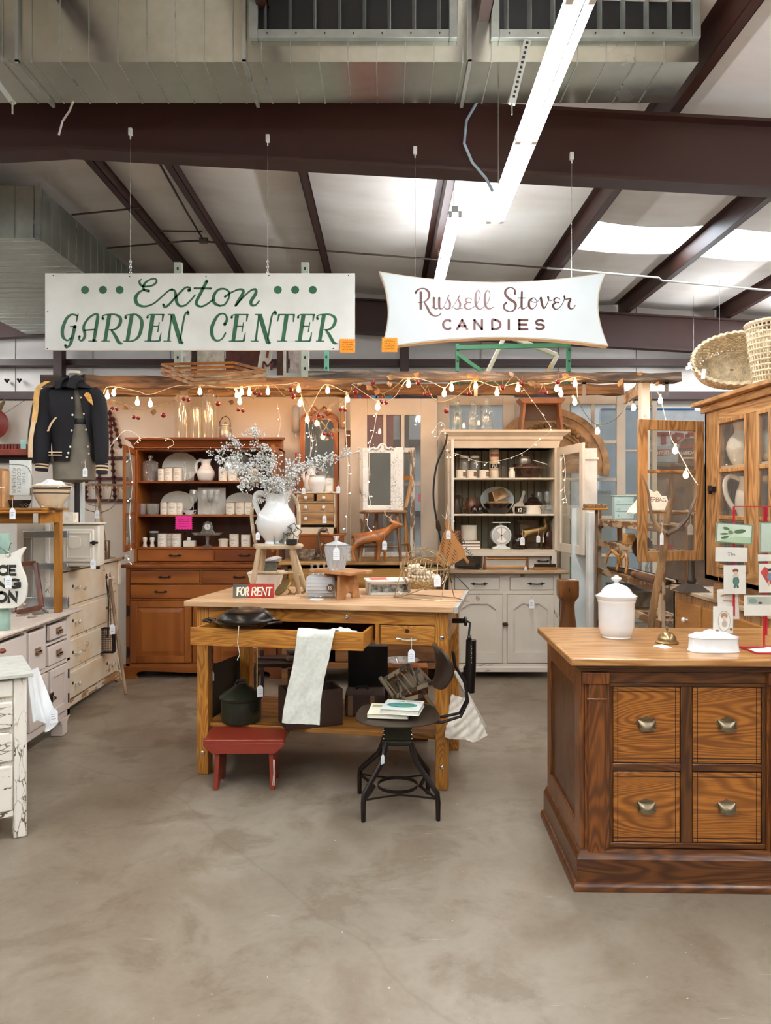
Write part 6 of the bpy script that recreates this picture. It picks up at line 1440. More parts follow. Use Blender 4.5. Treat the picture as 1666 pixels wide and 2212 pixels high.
# ---- deer figures
def deer(name,label,c,s,mat,look=1,antlers=True,antm=None,rz=0,head=(.29,.27)):
    t = thing(name,label,'figurine',c,rz);hx_,hz_ = head
    bm = bmesh.new()
    me = bpy.data.meshes.new('deer');V = [];E = [];Rr = []
    def nd(p,r,par=None):
        V.append(Vector(p)*s);Rr.append(r*s);
        if par is not None: E.append((par,len(V)-1))
        return len(V)-1
    pel = nd((-.16,0,.31),.078);bel = nd((-.02,0,.305),.078,pel);ch = nd((.12,0,.32),.082,bel);nk = nd((.19,0,.38),.055,ch);nk2 = nd((hx_-.04,0,.31+hz_*.42),.042,nk);hd = nd((hx_+.01,0,.31+hz_*.62),.05,nk2);mz = nd((hx_+.10,0,.31+hz_*.5),.024,hd)
    tl = nd((-.235,0,.33),.02,pel);nd((-.25,0,.285),.01,tl)
    for sy_,dx in ((1,.03),(-1,-.03)):
        k = nd((.12+dx*.6,sy_*.045,.22),.027,ch);k2 = nd((.13+dx,sy_*.045,.12),.02,k);nd((.12+dx*1.4,sy_*.045,.0),.018,k2)
        h_ = nd((-.17+dx*.6,sy_*.045,.22),.04,pel);h2 = nd((-.205+dx,sy_*.045,.13),.022,h_);nd((-.17+dx*1.3,sy_*.045,.0),.018,h2)
    for sy_ in (1,-1): e = nd((hx_-.045,sy_*.035,.31+hz_*.72),.012,hd);nd((hx_-.07,sy_*.06,.31+hz_*.78),.006,e)
    me.from_pydata([tuple(v) for v in V],E,[]);o = bpy.data.objects.new('body',me);COL.objects.link(o);o.parent = t
    m = o.modifiers.new('skin','SKIN');
    for i,sv in enumerate(me.skin_vertices[0].data): sv.radius = (Rr[i],Rr[i]);sv.use_root = (i == 0)
    m.use_smooth_shade = True;m2 = o.modifiers.new('sub','SUBSURF');m2.levels = 2;m2.render_levels = 2;me.materials.append(mat)
    if antlers:
        for sy_ in (1,-1):
            b0 = Vector((hx_-.03,sy_*.02,.31+hz_*.7))*s;pts = [b0,b0+Vector((-.03,sy_*.03,.05))*s,b0+Vector((-.08,sy_*.05,.085))*s,b0+Vector((-.10,sy_*.04,.14))*s]
            mb = MB();mb.tube(pts,[.007*s,.006*s,.005*s,.003*s],6);mb.tube([pts[1],pts[1]+Vector((.03,sy_*.01,.035))*s],[.005*s,.002*s],5);mb.tube([pts[2],pts[2]+Vector((.0,sy_*.01,.05))*s],[.005*s,.002*s],5)
            part(t,'antler',mb,antm or mat)
    return t
deer('deer_figurine','brass deer looking left on the lowest shelf of the white hutch',(X(1157,6.85),6.85,S3),.52,plain('#6b5330',.33,.8),rz=0,head=(.19,.42),antlers=True)
deer('deer_figurine','carved golden-brown wooden stag standing on the sideboard',(X(803,6.28),6.28,1.03),.66,plain('#a3602a',.28,0,var=.25,coat=.4),rz=-.12,antm=plain('#c9a67c',.5))
tag(P(831,1166,6.2),'white price tag hanging on the wooden stag',1.3)
# on top of the white hutch
zt = 2.155
for px,w_,h_,lb in ((988,22,68,'clear glass bottle on the white hutch, leftmost'),(1021,22,66,'clear glass bottle with square tag on the white hutch, middle'),(1051,27,72,'tallest clear glass bottle on the white hutch, right')):
    bottle(px,zt,6.85,w_,h_,lb,glassy('#f3f6f2',.2,.05,.12),.35,.6,'clear bottles on the white hutch','glass_bottle')
solo('price_tag','square white price card tilted on the middle clear bottle','price tag',MB().bar(P(1019,906,6.74),P(1032,898,6.74),.002,.05,(0,1,0)),M_paper)
m_rst = plain('#8f5a35',.45,0,var=.1)
t = thing('low_stool','small reddish-brown bench on top of the white hutch before the arch','stool',(X(1168,6.8),6.8,zt))
part(t,'seat',MB().prism([(-.2,.285),(.2,.285),(.2,.265),(.17,.235),(-.17,.235),(-.2,.265)],-.09,.09),m_rst,bev=.004)
for s_ in (-1,1): mb = MB();mb.prism([(s_*.19,0),(s_*.165,0),(s_*.14,.24),(s_*.165,.24)],-.08,.08);part(t,'leg',mb,m_rst,bev=.003)
part(t,'rear_board',MB().box(-.15,.15,.03,.045,.1,.24),plain('#4f3a2c',.6))
# carved half-round arch
t = thing('carved_arch','large carved wooden half-round arch behind the white hutch','arch',(X(1192,7.05),7.05,1.35));m_ar = plain('#b08a60',.6,0,var=.3,scale=10)
c_ = P(1192,1010,7.05)
for r0,r1,dp in ((.50,.56,.07),(.44,.50,.045),(.36,.44,.06),(.33,.36,.035)):
    mb = MB();n = 40
    for i in range(n):
        a,b_2 = math.radians(-8+196*i/n),math.radians(-8+196*(i+1)/n)
        q = [(c_.x+r*math.cos(an),c_.z+r*math.sin(an)) for r,an in ((r0,a),(r1,a),(r1,b_2),(r0,b_2))]
        mb.prism(q,7.2-dp,7.21)
    part(t,'moulding',mb,m_ar,True)
mb = MB()
for i in range(26):
    an = math.radians(-5+190*i/25);mb.ball((c_.x+.40*math.cos(an),7.14,c_.z+.40*math.sin(an)),.03,8,(1,.7,1))
part(t,'carving',mb,plain('#8f6a42',.7,0,var=.4,scale=16),True)
part(t,'tympanum',MB().add([(c_.x+.335*math.cos(math.radians(-8+196*i/24)),7.195,c_.z+.335*math.sin(math.radians(-8+196*i/24))) for i in range(25)],[tuple(range(25))]),plain('#a98660',.7,0,var=.3,scale=8),True,smooth=False)
# worktop of the white hutch
t = thing('wooden_roller_rack','wooden frame with two dowels on the white hutch worktop','rack',P(1095,1232,6.65));
for px in (1048,1139): part(t,'end',MB().prism([(X(px-3,6.62),.935),(X(px+3,6.62),.935),(X(px+2,6.62),1.05),(X(px-1,6.62),1.055)],6.60,6.66),m_pined,True,bev=.003)
for z in (.955,1.03): part(t,'dowel',MB().cyl((X(1048,6.62),6.63,z),(X(1139,6.62),6.63,z),.008),m_hony,True)
t = thing('brush','long wooden brush with dark bristles on the white hutch worktop','brush',P(1180,1230,6.62));part(t,'bristles',MB().box(X(1155,6.62),X(1200,6.62),6.6,6.64,.96,.985),M_iron,True);part(t,'handle',MB().box(X(1153,6.62),X(1203,6.62),6.595,6.645,.936,.96),m_hony,True,bev=.004)
tag(P(1136,1222,6.56),'white price tag on the dowel rack on the white worktop',1.1,.5)
t = thing('clamp','long dark bar clamp lying at the left of the white worktop','clamp',P(1010,1228,6.65));part(t,'bar',MB().bar(P(988,1226,6.62),P(1034,1228,6.62),.02,.015),M_iron,True);part(t,'jaw',MB().cb(P(1032,1224,6.62),(.03,.03,.05)),M_iron,True)
tag(P(1149,1292,6.5),'white price tag hanging from the white hutch right drawer pull',1.4)
# scythe-like bent handle
solo('scythe_handle','long dark bow-curved pole leaning against the left edge of the white hutch','pole',MB().tube([Vector(p) for p in smooth([tuple(P(a,b,6.35)) for a,b in ((966,938),(962,960),(945,1000),(938,1040),(937,1080),(944,1125),(952,1165),(962,1210),(975,1260))],5)],.008,8),M_black)
solo('iron_fitting','worn metal fitting on the dark bow-curved pole','fitting',MB().tube([P(945,1125,6.33),P(947,1140,6.33),P(950,1148,6.33)],[.014,.02,.012],8),M_bronze)

# ================================================================ middle of the booth
# oval-topped mirror
t = thing('arched_mirror','tall orange-brown framed mirror with carved crest on the booth wall','mirror',P(690,1160,7.12));Z = 7.12
def archpts(x0,x1,yb,yt,rc):
    q = [(x0,yb),(x0,yt+rc)]+[(x0+rc-rc*math.cos(a),yt+rc-rc*math.sin(a)*.9) for a in [PI/2*i/8 for i in range(1,9)]]
    q += [(x1-rc+rc*math.sin(a),yt+rc-rc*math.cos(a)*.9) for a in [PI/2*i/8 for i in range(0,9)]]+[(x1,yb)]
    return [(X(a,Z),ZZ(b,Z)) for a,b in q]
o_ = archpts(649,731,1165,898,22);i_ = archpts(659,721,1155,904,16);mb = MB()
for k in range(len(o_)-1): mb.prism([o_[k],o_[k+1],i_[k+1],i_[k]],Z-.03,Z+.02)
m_mf = wood('#b0672e','#74390f','z',1.5,.35,6)
part(t,'frame',mb,m_mf,True);part(t,'mirror_glass',MB().prism(i_,Z-.005,Z+.01),plain('#e4e6e2',.04,1.0,var=0),True,smooth=False)
mb = MB()
for s_ in (-1,1):
    mb.tube([P(690+s_*q[0],q[1],Z-.02) for q in ((2,888),(10,878),(18,884),(14,893),(8,888))],.012,8);mb.tube([P(690+s_*q[0],q[1],Z-.02) for q in ((14,896),(26,893),(36,900),(40,908))],[.014,.014,.01,.006],8)
part(t,'crest',mb,m_mf,True)
solo('wall_batten','vertical whitewashed batten between the oval mirror and the white door','batten',MB().box(X(733,7.15),X(757,7.15),7.12,7.2,0,ZZ(858,7.15)),m_wdoor,bev=.003)
solo('wooden_corbel','small pale wooden corbel on the wall right of the oval mirror','corbel',MB().prism([(X(735,7.1),ZZ(925,7.1)),(X(748,7.1),ZZ(925,7.1)),(X(744,7.1),ZZ(900,7.1)),(X(740,7.1),ZZ(885,7.1)),(X(736,7.1),ZZ(885,7.1))],7.04,7.12),wood('#b08a5a','#6b4a2a','z',2,.6,5),bev=.003)
solo('wood_plaque','small brown wooden plaque on the batten beside the white door','plaque',MB().box(X(745,7.1),X(759,7.1),7.1,7.12,ZZ(965,7.1),ZZ(930,7.1)),wood('#8a5c30','#4b2d12','z',2,.6,5))
# red step box and mini chest
ZC = 6.62
t = thing('wall_shelf','brown wooden box with scalloped front on the sideboard under the mini chest','box',(X(697,ZC),ZC,1.03));a,b_3 = X(652,ZC),X(742,ZC)
part(t,'lid',MB().box(a-.02,b_3+.02,ZC-.14,ZC+.14,1.235,1.25),m_cherryx,True,bev=.004)
part(t,'front',MB().prism([(a,1.05),(a+.02,1.04),(a+.06,1.06),(a+.12,1.09),((a+b_3)/2,1.075),(b_3-.12,1.09),(b_3-.06,1.06),(b_3-.02,1.04),(b_3,1.05),(b_3+.01,1.235),(a-.01,1.235)],ZC-.13,ZC-.115),m_cherryx,True)
part(t,'side',MB().box(a,a+.015,ZC-.12,ZC+.12,1.03,1.235),m_cherry,True);part(t,'side',MB().box(b_3-.015,b_3,ZC-.12,ZC+.12,1.03,1.235),m_cherry,True)
t = thing('mini_chest','small pine chest with five drawers and white knobs on the scalloped box','chest of drawers',(X(684,ZC),ZC,1.25));a,b_3 = X(644,ZC),X(726,ZC);zc0 = 1.25
def zq(py): return ZZ(py,ZC-.1)
m_mp = wood('#b98a55','#7b5225','x',1.6,.5,8);m_mw = chip('#d8c3a2','#a67c4b',.42,10,'z')
part(t,'case',MB().box(a,a+.012,ZC-.1,ZC+.1,zc0,zq(1066)).box(b_3-.012,b_3,ZC-.1,ZC+.1,zc0,zq(1066)).box(a,b_3,ZC-.1,ZC+.1,zc0,zc0+.055).box(a,b_3,ZC+.08,ZC+.1,zc0,zq(1066)).box(a,b_3,ZC-.098,ZC,zq(1086),zq(1083)).box(a,b_3,ZC-.098,ZC,zq(1107),zq(1104)),m_mw,True,bev=.002)
part(t,'top',MB().box(a-.015,b_3+.015,ZC-.115,ZC+.1,zq(1066),zq(1062)),m_mw,True,bev=.003)
for xa,xb,ya,yb,kn in ((646,682,1083,1067,(664,)),(685,724,1083,1067,(702,)),(646,724,1104,1087,(664,702)),(646,724,1133,1108,(664,))):
    d = part(t,'drawer',MB().box(X(xa,ZC)+.006,X(xb,ZC)-.006,ZC-.108,ZC-.08,zq(ya),zq(yb)),m_mp,True,bev=.002)
    for k in kn: part(d,'knob',MB().lathe([(.006,0),(.006,.012),(.015,.02),(.015,.026),(.005,.03)],(0,0,0),12,Matrix.Translation((X(k,ZC),ZC-.108,zq((ya+yb)/2))) @ Matrix.Rotation(PI/2,4,'X')),M_white,True)
tag(P(701,1112,6.45),'white price tag hanging from the mini chest knob',1.15)
zt = zq(1062)
LT('wash_bowl','white bulbous bowl with handle on the mini chest','bowl',[(.001,0),(.055,0),(.06,.01),(.085,.06),(.085,.1),(.07,.13),(.075,.14),(.07,.14),(.065,.125),(.078,.1),(.078,.06),(.001,.01)],(X(687,6.62),6.62,zt),M_white)
canister(711,zt,6.6,19,30,'white labelled canister on the mini chest beside the bulbous bowl')
t = jug('pitcher','white pitcher with looped handle behind the bowl on the mini chest',(X(672,6.68),6.68,zt),.06,.22,M_white,[(.6,0),(.9,.1),(1,.35),(.8,.6),(.55,.8),(.62,1)],[(-.5,.95),(-1,1.0),(-1.1,.7),(-.9,.4)],spout=True)
tag(P(656,1052,6.5),'white tag hanging at the left of the mini chest top',1.0,.2);tag(P(731,1048,6.5),'white tag hanging at the right of the mini chest top',1.1,.2)
solo('candle','thin dark red candle standing left of the mini chest','candle',MB().cyl((X(639,6.7),6.7,1.03),(X(640,6.7),6.7,ZZ(978,6.7)),.008,10),plain('#8a1a1e',.4))
# tall stool with mirror
m_stl = wood('#94683c','#553516','z',2,.45,6,coat=.2);ZS = 6.4
t = thing('wooden_stool','tall brown wooden stool on the sideboard holding a white mirror','stool',(X(829,ZS),ZS,1.03));a,b_3 = X(776,ZS),X(881,ZS);zs = ZZ(1106,ZS)
mb = MB();mb.lathe([(.001,-.014),(.95,-.014),(1,-.004),(1,.004),(.95,.014),(.001,.014)],((a+b_3)/2,ZS,zs),32,None,(b_3-a)/2,.15);part(t,'seat',mb,wood('#94683c','#553516','x',2,.45,6,coat=.2),True)
for tx,bx,yy in ((791,778,-.09),(813,812,.09),(857,866,-.09),(873,888,.09)): part(t,'leg',MB().tube([(X(tx,ZS),ZS+yy*.8,zs-.01),(X(bx,ZS+yy),ZS+yy*1.1,1.03)],[.016,.013],10),m_stl,True)
part(t,'rung',MB().cyl((X(783,ZS),ZS-.08,1.15),(X(862,ZS),ZS-.08,1.15),.009),m_stl,True);part(t,'rung',MB().cyl((X(863,ZS),ZS-.09,1.17),(X(884,ZS),ZS+.09,1.17),.009),m_stl,True)
t = thing('mirror','white framed mirror with carved crest standing on the tall wooden stool','mirror',(X(822,ZS),ZS+.02,zs+.014));a,b_3 = X(784,ZS),X(855,ZS);z1_ = ZZ(968,ZS);zb_ = zs+.015;m_mwf = cracked('#e6e0d2','#9a927f',.05,30,1,'x',.5)
part(t,'frame',MB().frame(a,b_3,zb_,z1_,.042,ZS,ZS+.025),m_mwf,True,bev=.003);part(t,'mirror_glass',MB().box(a+.035,b_3-.035,ZS+.008,ZS+.015,zb_+.03,z1_-.03),plain('#e8e8e2',.03,1.0,var=0),True,smooth=False)
mb = MB();xc = X(826,ZS)
for s_ in (-1,1): mb.tube([(xc+s_*q,ZS-.005,z1_+r) for q,r in ((0,.035),(.02,.025),(.035,.0),(.055,-.008),(.07,.004),(.09,-.006),(.10,-.02))],[.008,.01,.011,.01,.01,.008,.004],8)
mb.prism([(xc-.02,z1_-.02),(xc,z1_-.035),(xc+.02,z1_-.02),(xc+.008,z1_+.03),(xc,z1_+.045),(xc-.008,z1_+.03)],ZS-.01,ZS+.01);part(t,'crest',mb,m_mwf,True)
solo('white_board','narrow crackled white board leaning right of the crested mirror','board',MB().box(X(855,ZS),X(872,ZS),ZS+.0,ZS+.03,zb_,ZZ(966,ZS)),m_mwf)
t = thing('slatted_chair','small chair with pale slatted back right of the crested mirror','chair',(X(882,6.55),6.55,1.03));m_sc2 = wood('#c0853e','#7e4c18','z',2,.45,6)
for q in ((873,1029,888,1032),): part(t,'top_rail',MB().bar(P(q[0],q[1]+4,6.6),P(q[2],q[3],6.5),.02,.035),m_sc2,True)
for i in range(3): part(t,'slat',MB().bar(P(887+i*2.4,1034,6.5-i*.03),P(874+i*2.4,1096,6.45-i*.03),.009,.012),m_sc2,True)
part(t,'leg',MB().bar(P(874,1096,6.45),P(880,1212,6.5),.015,.015),m_sc2,True)
# ================================================================ things on the work table
s = thing('tin_sign','red and dark grey FOR RENT sign leaning on the work table','sign',onT(547,1292))
Zs = onT(547,1292).y;fx0,fx1 = X(503,Zs),X(592,Zs);fh = ZZ(1261,Zs)-TZ
Ms = Matrix.Translation((0,Zs,TZ)) @ Matrix.Rotation(-.14,4,'X')
mb = MB();mb.M = Ms;mb.box(fx0+(fx1-fx0)*.36,fx1,0,.002,0,fh);part(s,'red_plate',mb,plain('#a32316',.4,0,var=.15),True)
mb = MB();mb.M = Ms;mb.box(fx0,fx0+(fx1-fx0)*.36,0,.002,0,fh);part(s,'grey_plate',mb,plain('#5d554a',.4,0,var=.2),True)
mb = letters(None,'FORRENT',(0,0,0),(1,0,0),(0,0,1),fh*.56,M_label,gap=.3,wt=.24,maxw=(fx1-fx0)*.84)
mb2 = MB();
def words_(txt,x0_,x1_,hgt,z0_,wt,M,par,mat,ital=.0,name='lettering'):
    m = letters(None,txt,(0,0,0),(1,0,0),(0,0,1),hgt,mat,gap=.24,wt=wt,ital=ital,maxw=x1_-x0_)
    k = MB();k.v = [M @ Vector((v.x+x0_,-.0008,v.z+z0_)) for v in m.v];k.f = m.f;part(par,name,k,mat,True,smooth=False)
m_fr = plain('#f3ead0',.5,0,var=.06)
words_('FOR',fx0+.025,fx0+.088,fh*.52,fh*.2,.19,Ms,s,m_fr,.12);words_('RENT',fx0+.108,fx1-.018,fh*.52,fh*.2,.19,Ms,s,m_fr,.12)
# whitewashed milking stool
m_ws = wood('#d2bfa3','#a68a66','x',2,.6,4,pores=.3);m_wsl = wood('#d0b894','#9b7c56','z',2,.6,4,pores=.3)
ZS = 4.58;xs0 = X(601,ZS);t = thing('milking_stool','pale worn wooden stool on the work table carrying the white pitcher','stool',(xs0,ZS,TZ));hS = .285
mb = MB();mb.lathe([(.001,-.015),(.93,-.015),(1,-.004),(1,.006),(.93,.013),(.001,.013)],(0,0,hS),32,None,.152,.10);part(t,'seat',mb,m_ws)
tS = TZ+hS+.013
for tx,ty,bx,by in ((-.105,-.05,-.148,-.08),(.085,-.05,.128,-.03),(.075,.05,.16,.08),(-.09,.05,-.13,.09)):
    part(t,'leg',MB().tube([(tx,ty,hS-.01),((tx+bx)/2,(ty+by)/2,hS/2),(bx,by,0)],[.0155,.017,.0135],12),m_wsl)
part(t,'rung',MB().tube([(-.125,-.065,.13),(0,-.055,.128),(.11,-.04,.13)],[.009,.012,.009],10),m_wsl);part(t,'rung',MB().tube([(.105,-.04,.115),(.12,.06,.10)],.009,8),m_wsl)
# big white pitcher
PZ = ZS-.0;px_c = X(597,PZ)
prof = [(.52,0),(.60,.0),(.56,.045),(.62,.09),(.84,.20),(.99,.33),(1.0,.46),(.90,.58),(.68,.70),(.55,.79),(.53,.87),(.60,.97)]
jug('pitcher','large glossy white pitcher full of dried flowers on the milking stool',(px_c,PZ,tS),.118,.305,M_white,prof,
    [(-.50,.93),(-.80,1.0),(-1.08,.96),(-1.12,.82),(-.98,.66),(-.86,.52),(-.97,.42),(-1.0,.38)],rz=-.15,th=.012)
# dried flower sprigs
m_stem = plain('#8f8a76',.8);m_blos = plain('#d6d5d0',.85,0,var=.15,scale=60)
rr = random.Random(5)
top = Vector((px_c,PZ,tS+.27))
targets = [((545,935),.0,'tallest sprig of pale dried blossom in the pitcher'),((480,1010),-.12,'dried blossom sprig reaching left over the canisters'),((462,985),-.05,'upper left dried blossom sprig from the pitcher'),
           ((520,1050),-.15,'low left dried blossom sprig at the pitcher rim'),((575,985),.1,'dried blossom sprig just right of the tallest one'),((640,1010),-.1,'short dried blossom sprig at the right of the pitcher'),
           ((760,985),.15,'long dried blossom sprig arching far right before the mini chest'),((700,1000),.05,'dried blossom sprig reaching right toward the oval mirror'),((500,960),.1,'dried blossom sprig behind at upper left of the pitcher'),((600,1050),-.16,'dense low dried blossom sprig in the pitcher mouth')]
for (tx,ty),dz,lb in targets:
    end = P(tx,ty,PZ+dz);t = thing('flower_sprig',lb,'flower',top,0,'dried flower sprigs in the pitcher')
    mid = top.lerp(end,.5)+Vector((0,0,.05+.06*abs(end.x-top.x)));base = top+Vector((rr.uniform(-.03,.03),rr.uniform(-.03,.03),-.15))
    main = [Vector(p) for p in smooth([tuple(base),tuple(top+Vector((rr.uniform(-.03,.03),0,0))),tuple(mid),tuple(end)],8)]
    st = MB();st.tube(main,[.0028*(1-.6*i/len(main)) for i in range(len(main))],5);bl = MB();n = 22 if ty > 960 else 26
    for i in range(n):
        f = .38+.62*(i+.5)/n;a = main[int(f*(len(main)-1))];tg = (end-mid).normalized()
        dr = Vector((rr.gauss(0,1),rr.gauss(0,.8),rr.gauss(.2,1))).normalized();L = rr.uniform(.03,.085)*(1.1-.35*f)
        b_4 = a+dr*L*.8+tg*L*.7;st.tube([a,a.lerp(b_4,.5)+Vector((0,0,.004)),b_4],[.0013,.001,.0008],4)
        for k in range(rr.randint(7,13)):
            c_ = b_4+Vector((rr.gauss(0,.014),rr.gauss(0,.012),rr.gauss(0,.013)));r = rr.uniform(.0035,.0062)
            if k % 2: st.tube([b_4,c_],.0007,3)
            bl.lathe([(.001,-r),(r*.9,-r*.4),(r,r*.3),(.001,r)],c_,5)
    part(t,'stem',st,m_stem,True);o = part(t,'blossoms',bl,m_blos,True,smooth=False);o['kind'] = 'stuff'
# bentwood chair behind the pitcher
t = thing('bentwood_hoop','pale bentwood hoop standing behind the white pitcher on the stool','hoop',(X(597,4.66),4.66,tS))
part(t,'hoop',MB().tube([Vector(p) for p in smooth([tuple(P(a,b,4.66)) for a,b in ((553,1176),(546,1140),(544,1110),(549,1085),(565,1070),(600,1062),(628,1068),(641,1085),(646,1110),(645,1145),(638,1176))],5)],.011,8),m_ws,True)
LT('cream_bowl','round cream bowl seen behind the right side of the pitcher','bowl',[(.001,0),(.03,0),(.05,.03),(.06,.09),(.058,.11),(.001,.1)],(X(628,4.655),4.645,tS),M_cream)
Zc = 4.50
solo('cookie_cutter','square grey metal mould leaning on the milking stool at right','mould',MB().frame(X(592,Zc),X(613,Zc),tS,tS+.085,.004,Zc-.01,Zc+.02).box(X(592,Zc),X(613,Zc),Zc+.018,Zc+.02,tS,tS+.085),plain('#9c9a92',.3,.8,var=.2),bev=.003)
t = thing('metal_mould','cluster of dark tin cutters on a black base on the milking stool','cookie cutters',P(630,1176,Zc));m_tin = plain('#5f5a50',.35,.75,var=.3)
part(t,'base',MB().box(X(619,Zc),X(641,Zc),Zc-.02,Zc+.03,tS,tS+.03),M_black,True,bev=.002)
for i,(a,b,rot) in enumerate(((622,1147,.4),(634,1140,-.5),(642,1150,.7),(628,1160,.1))):
    mb = MB();mb.M = Matrix.Translation(P(a,b,Zc+.004*i)) @ Matrix.Rotation(rot,4,'Y');mb.frame(-.02,.02,-.024,.024,.003,-.008,.008);part(t,'cutter',mb,m_tin,True)
tag(P(557,1148,4.46),'white tag hanging from the handle of the big white pitcher',.8)
# planter with books and papers behind the stool
q = onT(575,1263);t = thing('planter_box','white tapered planter box with papers behind the stool legs','planter',(q.x,4.70,TZ));Zp = 4.70
part(t,'box',MB().add([(X(549,Zp),Zp-.06,TZ),(X(601,Zp),Zp-.06,TZ),(X(601,Zp),Zp+.06,TZ),(X(549,Zp),Zp+.06,TZ),(X(540,Zp),Zp-.08,TZ+.11),(X(610,Zp),Zp-.08,TZ+.11),(X(610,Zp),Zp+.08,TZ+.11),(X(540,Zp),Zp+.08,TZ+.11)],[(0,3,2,1),(4,5,6,7),(0,1,5,4),(1,2,6,5),(2,3,7,6),(3,0,4,7)]),plain('#e3d9c8',.5),True,bev=.003)
part(t,'rim',MB().box(X(539,Zp),X(611,Zp),Zp-.085,Zp+.085,TZ+.11,TZ+.122),plain('#eee6d8',.5),True,bev=.003)
solo('book','grey-green picture book standing in the white planter box','book',MB().box(X(561,Zp),X(598,Zp),Zp,Zp+.02,TZ+.123,TZ+.18),plain('#6f7465',.5,0,var=.2,scale=20),bev=.002)
for i in range(3): solo('paper',('white paper lying on the planter box, lowest','folded white paper on the planter box, middle','curled white paper on top of the planter box papers')[i],'paper',MB().cb((X(588+i*3,Zp),Zp,TZ+.187+.008*i),(.11-.02*i,.08,.002),(.05*i,-.08*i,.3*i)),M_paper)
# hand mirror, chain, tacks
t = thing('hand_mirror','brass round hand mirror tipped up beside the FOR RENT sign','mirror',onT(612,1285));c_ = onT(612,1285)+Vector((0,0,.045));mb = MB();Mm = Matrix.Translation(c_) @ Matrix.Rotation(-.75,4,'Y') @ Matrix.Rotation(.5,4,'X')
part(t,'mirror_frame',MB().lathe([(.001,-.005),(.055,-.005),(.06,0),(.055,.006),(.001,.004)],(0,0,0),28,Mm,1.1,.8),M_brass,True);part(t,'foot',MB().tube([c_+Vector((.03,0,-.01)),c_+Vector((.05,.0,-.035)),c_+Vector((.03,0,-.042))],.005,6),M_brass,True)
mb = MB()
for i in range(16):
    cc = onT(622+i*2.6,1286-2.5*math.sin(i*.9)-i*.5)+Vector((0,0,.006));R = Matrix.Translation(cc) @ Matrix.Rotation(i*1.1,4,'X') @ Matrix.Rotation(i*.7,4,'Z')
    mb.tube([R @ Vector((.008*math.cos(k*PI/4),.005*math.sin(k*PI/4),0)) for k in range(8)],.0016,5,True)
solo('chain','thin brass chain lying on the table between hand mirror and crystal clock','chain',mb,M_brass)
# crystal desk clock
q = onT(693,1293);t = thing('crystal_clock','barrel-shaped cut crystal clock with small round dial on the work table','clock',(q.x,q.y+.05,TZ));cz = TZ+.062;yc = q.y+.05
mb = MB();n = 36
for r0,r1 in (((.062),(.058)),):
    mb.tube([(X(663,yc),yc,cz),(X(668,yc),yc,cz),(X(720,yc),yc-.005,cz),(X(724,yc),yc-.005,cz)],[.052,.061,.060,.052],40)
mb.v = [Vector((v.x,v.y,v.z)) + (Vector((0,v.y-yc,v.z-cz)).normalized()*(.0045 if (i % 2) else 0)) for i,v in enumerate(mb.v)]
part(t,'crystal_body',mb,M_cut,True,smooth=False)
mb = MB()
for i in range(9):
    for j in range(12):
        a = PI*(j+.5)/12+PI/2*0;mb.cb((X(669+i*5.4,yc),yc-.058*math.sin(a),cz+.058*math.cos(a)),(.010,.008,.008),(a,.5,0))
part(t,'facets',mb,M_cut,True,smooth=False)
cd = P(714,1270,yc-.066);part(t,'dial_ring',MB().cyl(cd+Vector((0,-.004,0)),cd+Vector((0,.008,0)),.022,24),plain('#6b5842',.4,.6),True)
letters(t,'16',cd+Vector((-.012,-.0048,-.008)),(1,0,0),(0,0,1),.016,M_label,gap=.3,wt=.16)
solo('price_tag','white price tag lying flat before the crystal clock','price tag',MB().prism([(onT(668,1296).x,onT(668,1296).y),(onT(690,1297).x,onT(690,1297).y),(onT(700,1294).x,onT(700,1294).y),(onT(675,1292).x,onT(675,1292).y)],TZ+.0005,TZ+.0015,'xy'),M_paper)
# little bench with crystal vase
ZB = onT(740,1296).y+.03;t = thing('low_bench','light brown wooden footstool on the table carrying the crystal jar','stool',(X(735,ZB),ZB,TZ));zb1 = ZZ(1233,ZB-.03)
m_bn = wood('#c58f5e','#9a6738','x',2,.4,4,coat=.2);MbR = Matrix.Translation((X(735,ZB),ZB+.07,0)) @ Matrix.Rotation(-.75,4,'Z');hw = .165
mb = MB();mb.M = MbR;mb.box(-hw,hw,-.095,.095,zb1-.022,zb1);part(t,'top',mb,m_bn,True,bev=.005)
for s_ in (-1,1):
    mb = MB();mb.M = MbR @ Matrix.Translation((s_*.14,0,0)) @ Matrix.Rotation(-s_*.08,4,'Y') @ Matrix.Rotation(.0,4,'Z')
    mb.prism([(-.085,TZ),(-.03,TZ),(-.025,TZ+.03),(0,TZ+.042),(.025,TZ+.03),(.03,TZ),(.085,TZ),(.07,zb1-.022),(-.07,zb1-.022)],-.011,.011,'yz');part(t,'leg',mb,m_bn,True,bev=.004)
mb = MB();mb.M = MbR;mb.box(-.12,.12,-.01,.01,zb1-.07,zb1-.022);part(t,'rail',mb,m_bn,True)
t = thing('crystal_jar','cut crystal jar with knobbed lid and tag on the small bench','jar',(X(727,ZB+.05),ZB+.05,zb1));m_cc = M_cut
part(t,'body',MB().lathe([(.001,0),(.042,0),(.045,.008),(.058,.06),(.066,.11),(.064,.135),(.07,.142),(.066,.142)],n=36,wob=.035,k=12),m_cc);part(t,'lid',MB().lathe([(.062,.14),(.05,.15),(.02,.158),(.01,.165),(.012,.178),(.02,.19),(.001,.192)],n=24,wob=.02,k=8),m_cc)
mb = MB()
for i in range(12): a = 2*PI*i/12;mb.tube([(.047*math.cos(a),.047*math.sin(a),.012),(.06*math.cos(a+.35),.06*math.sin(a+.35),.07),(.068*math.cos(a),.068*math.sin(a),.125)],.003,5)
part(t,'cut_ribs',mb,M_cut)
tag(P(727,1180,ZB-.03),'white written tag hanging on the cut crystal jar',1.25)
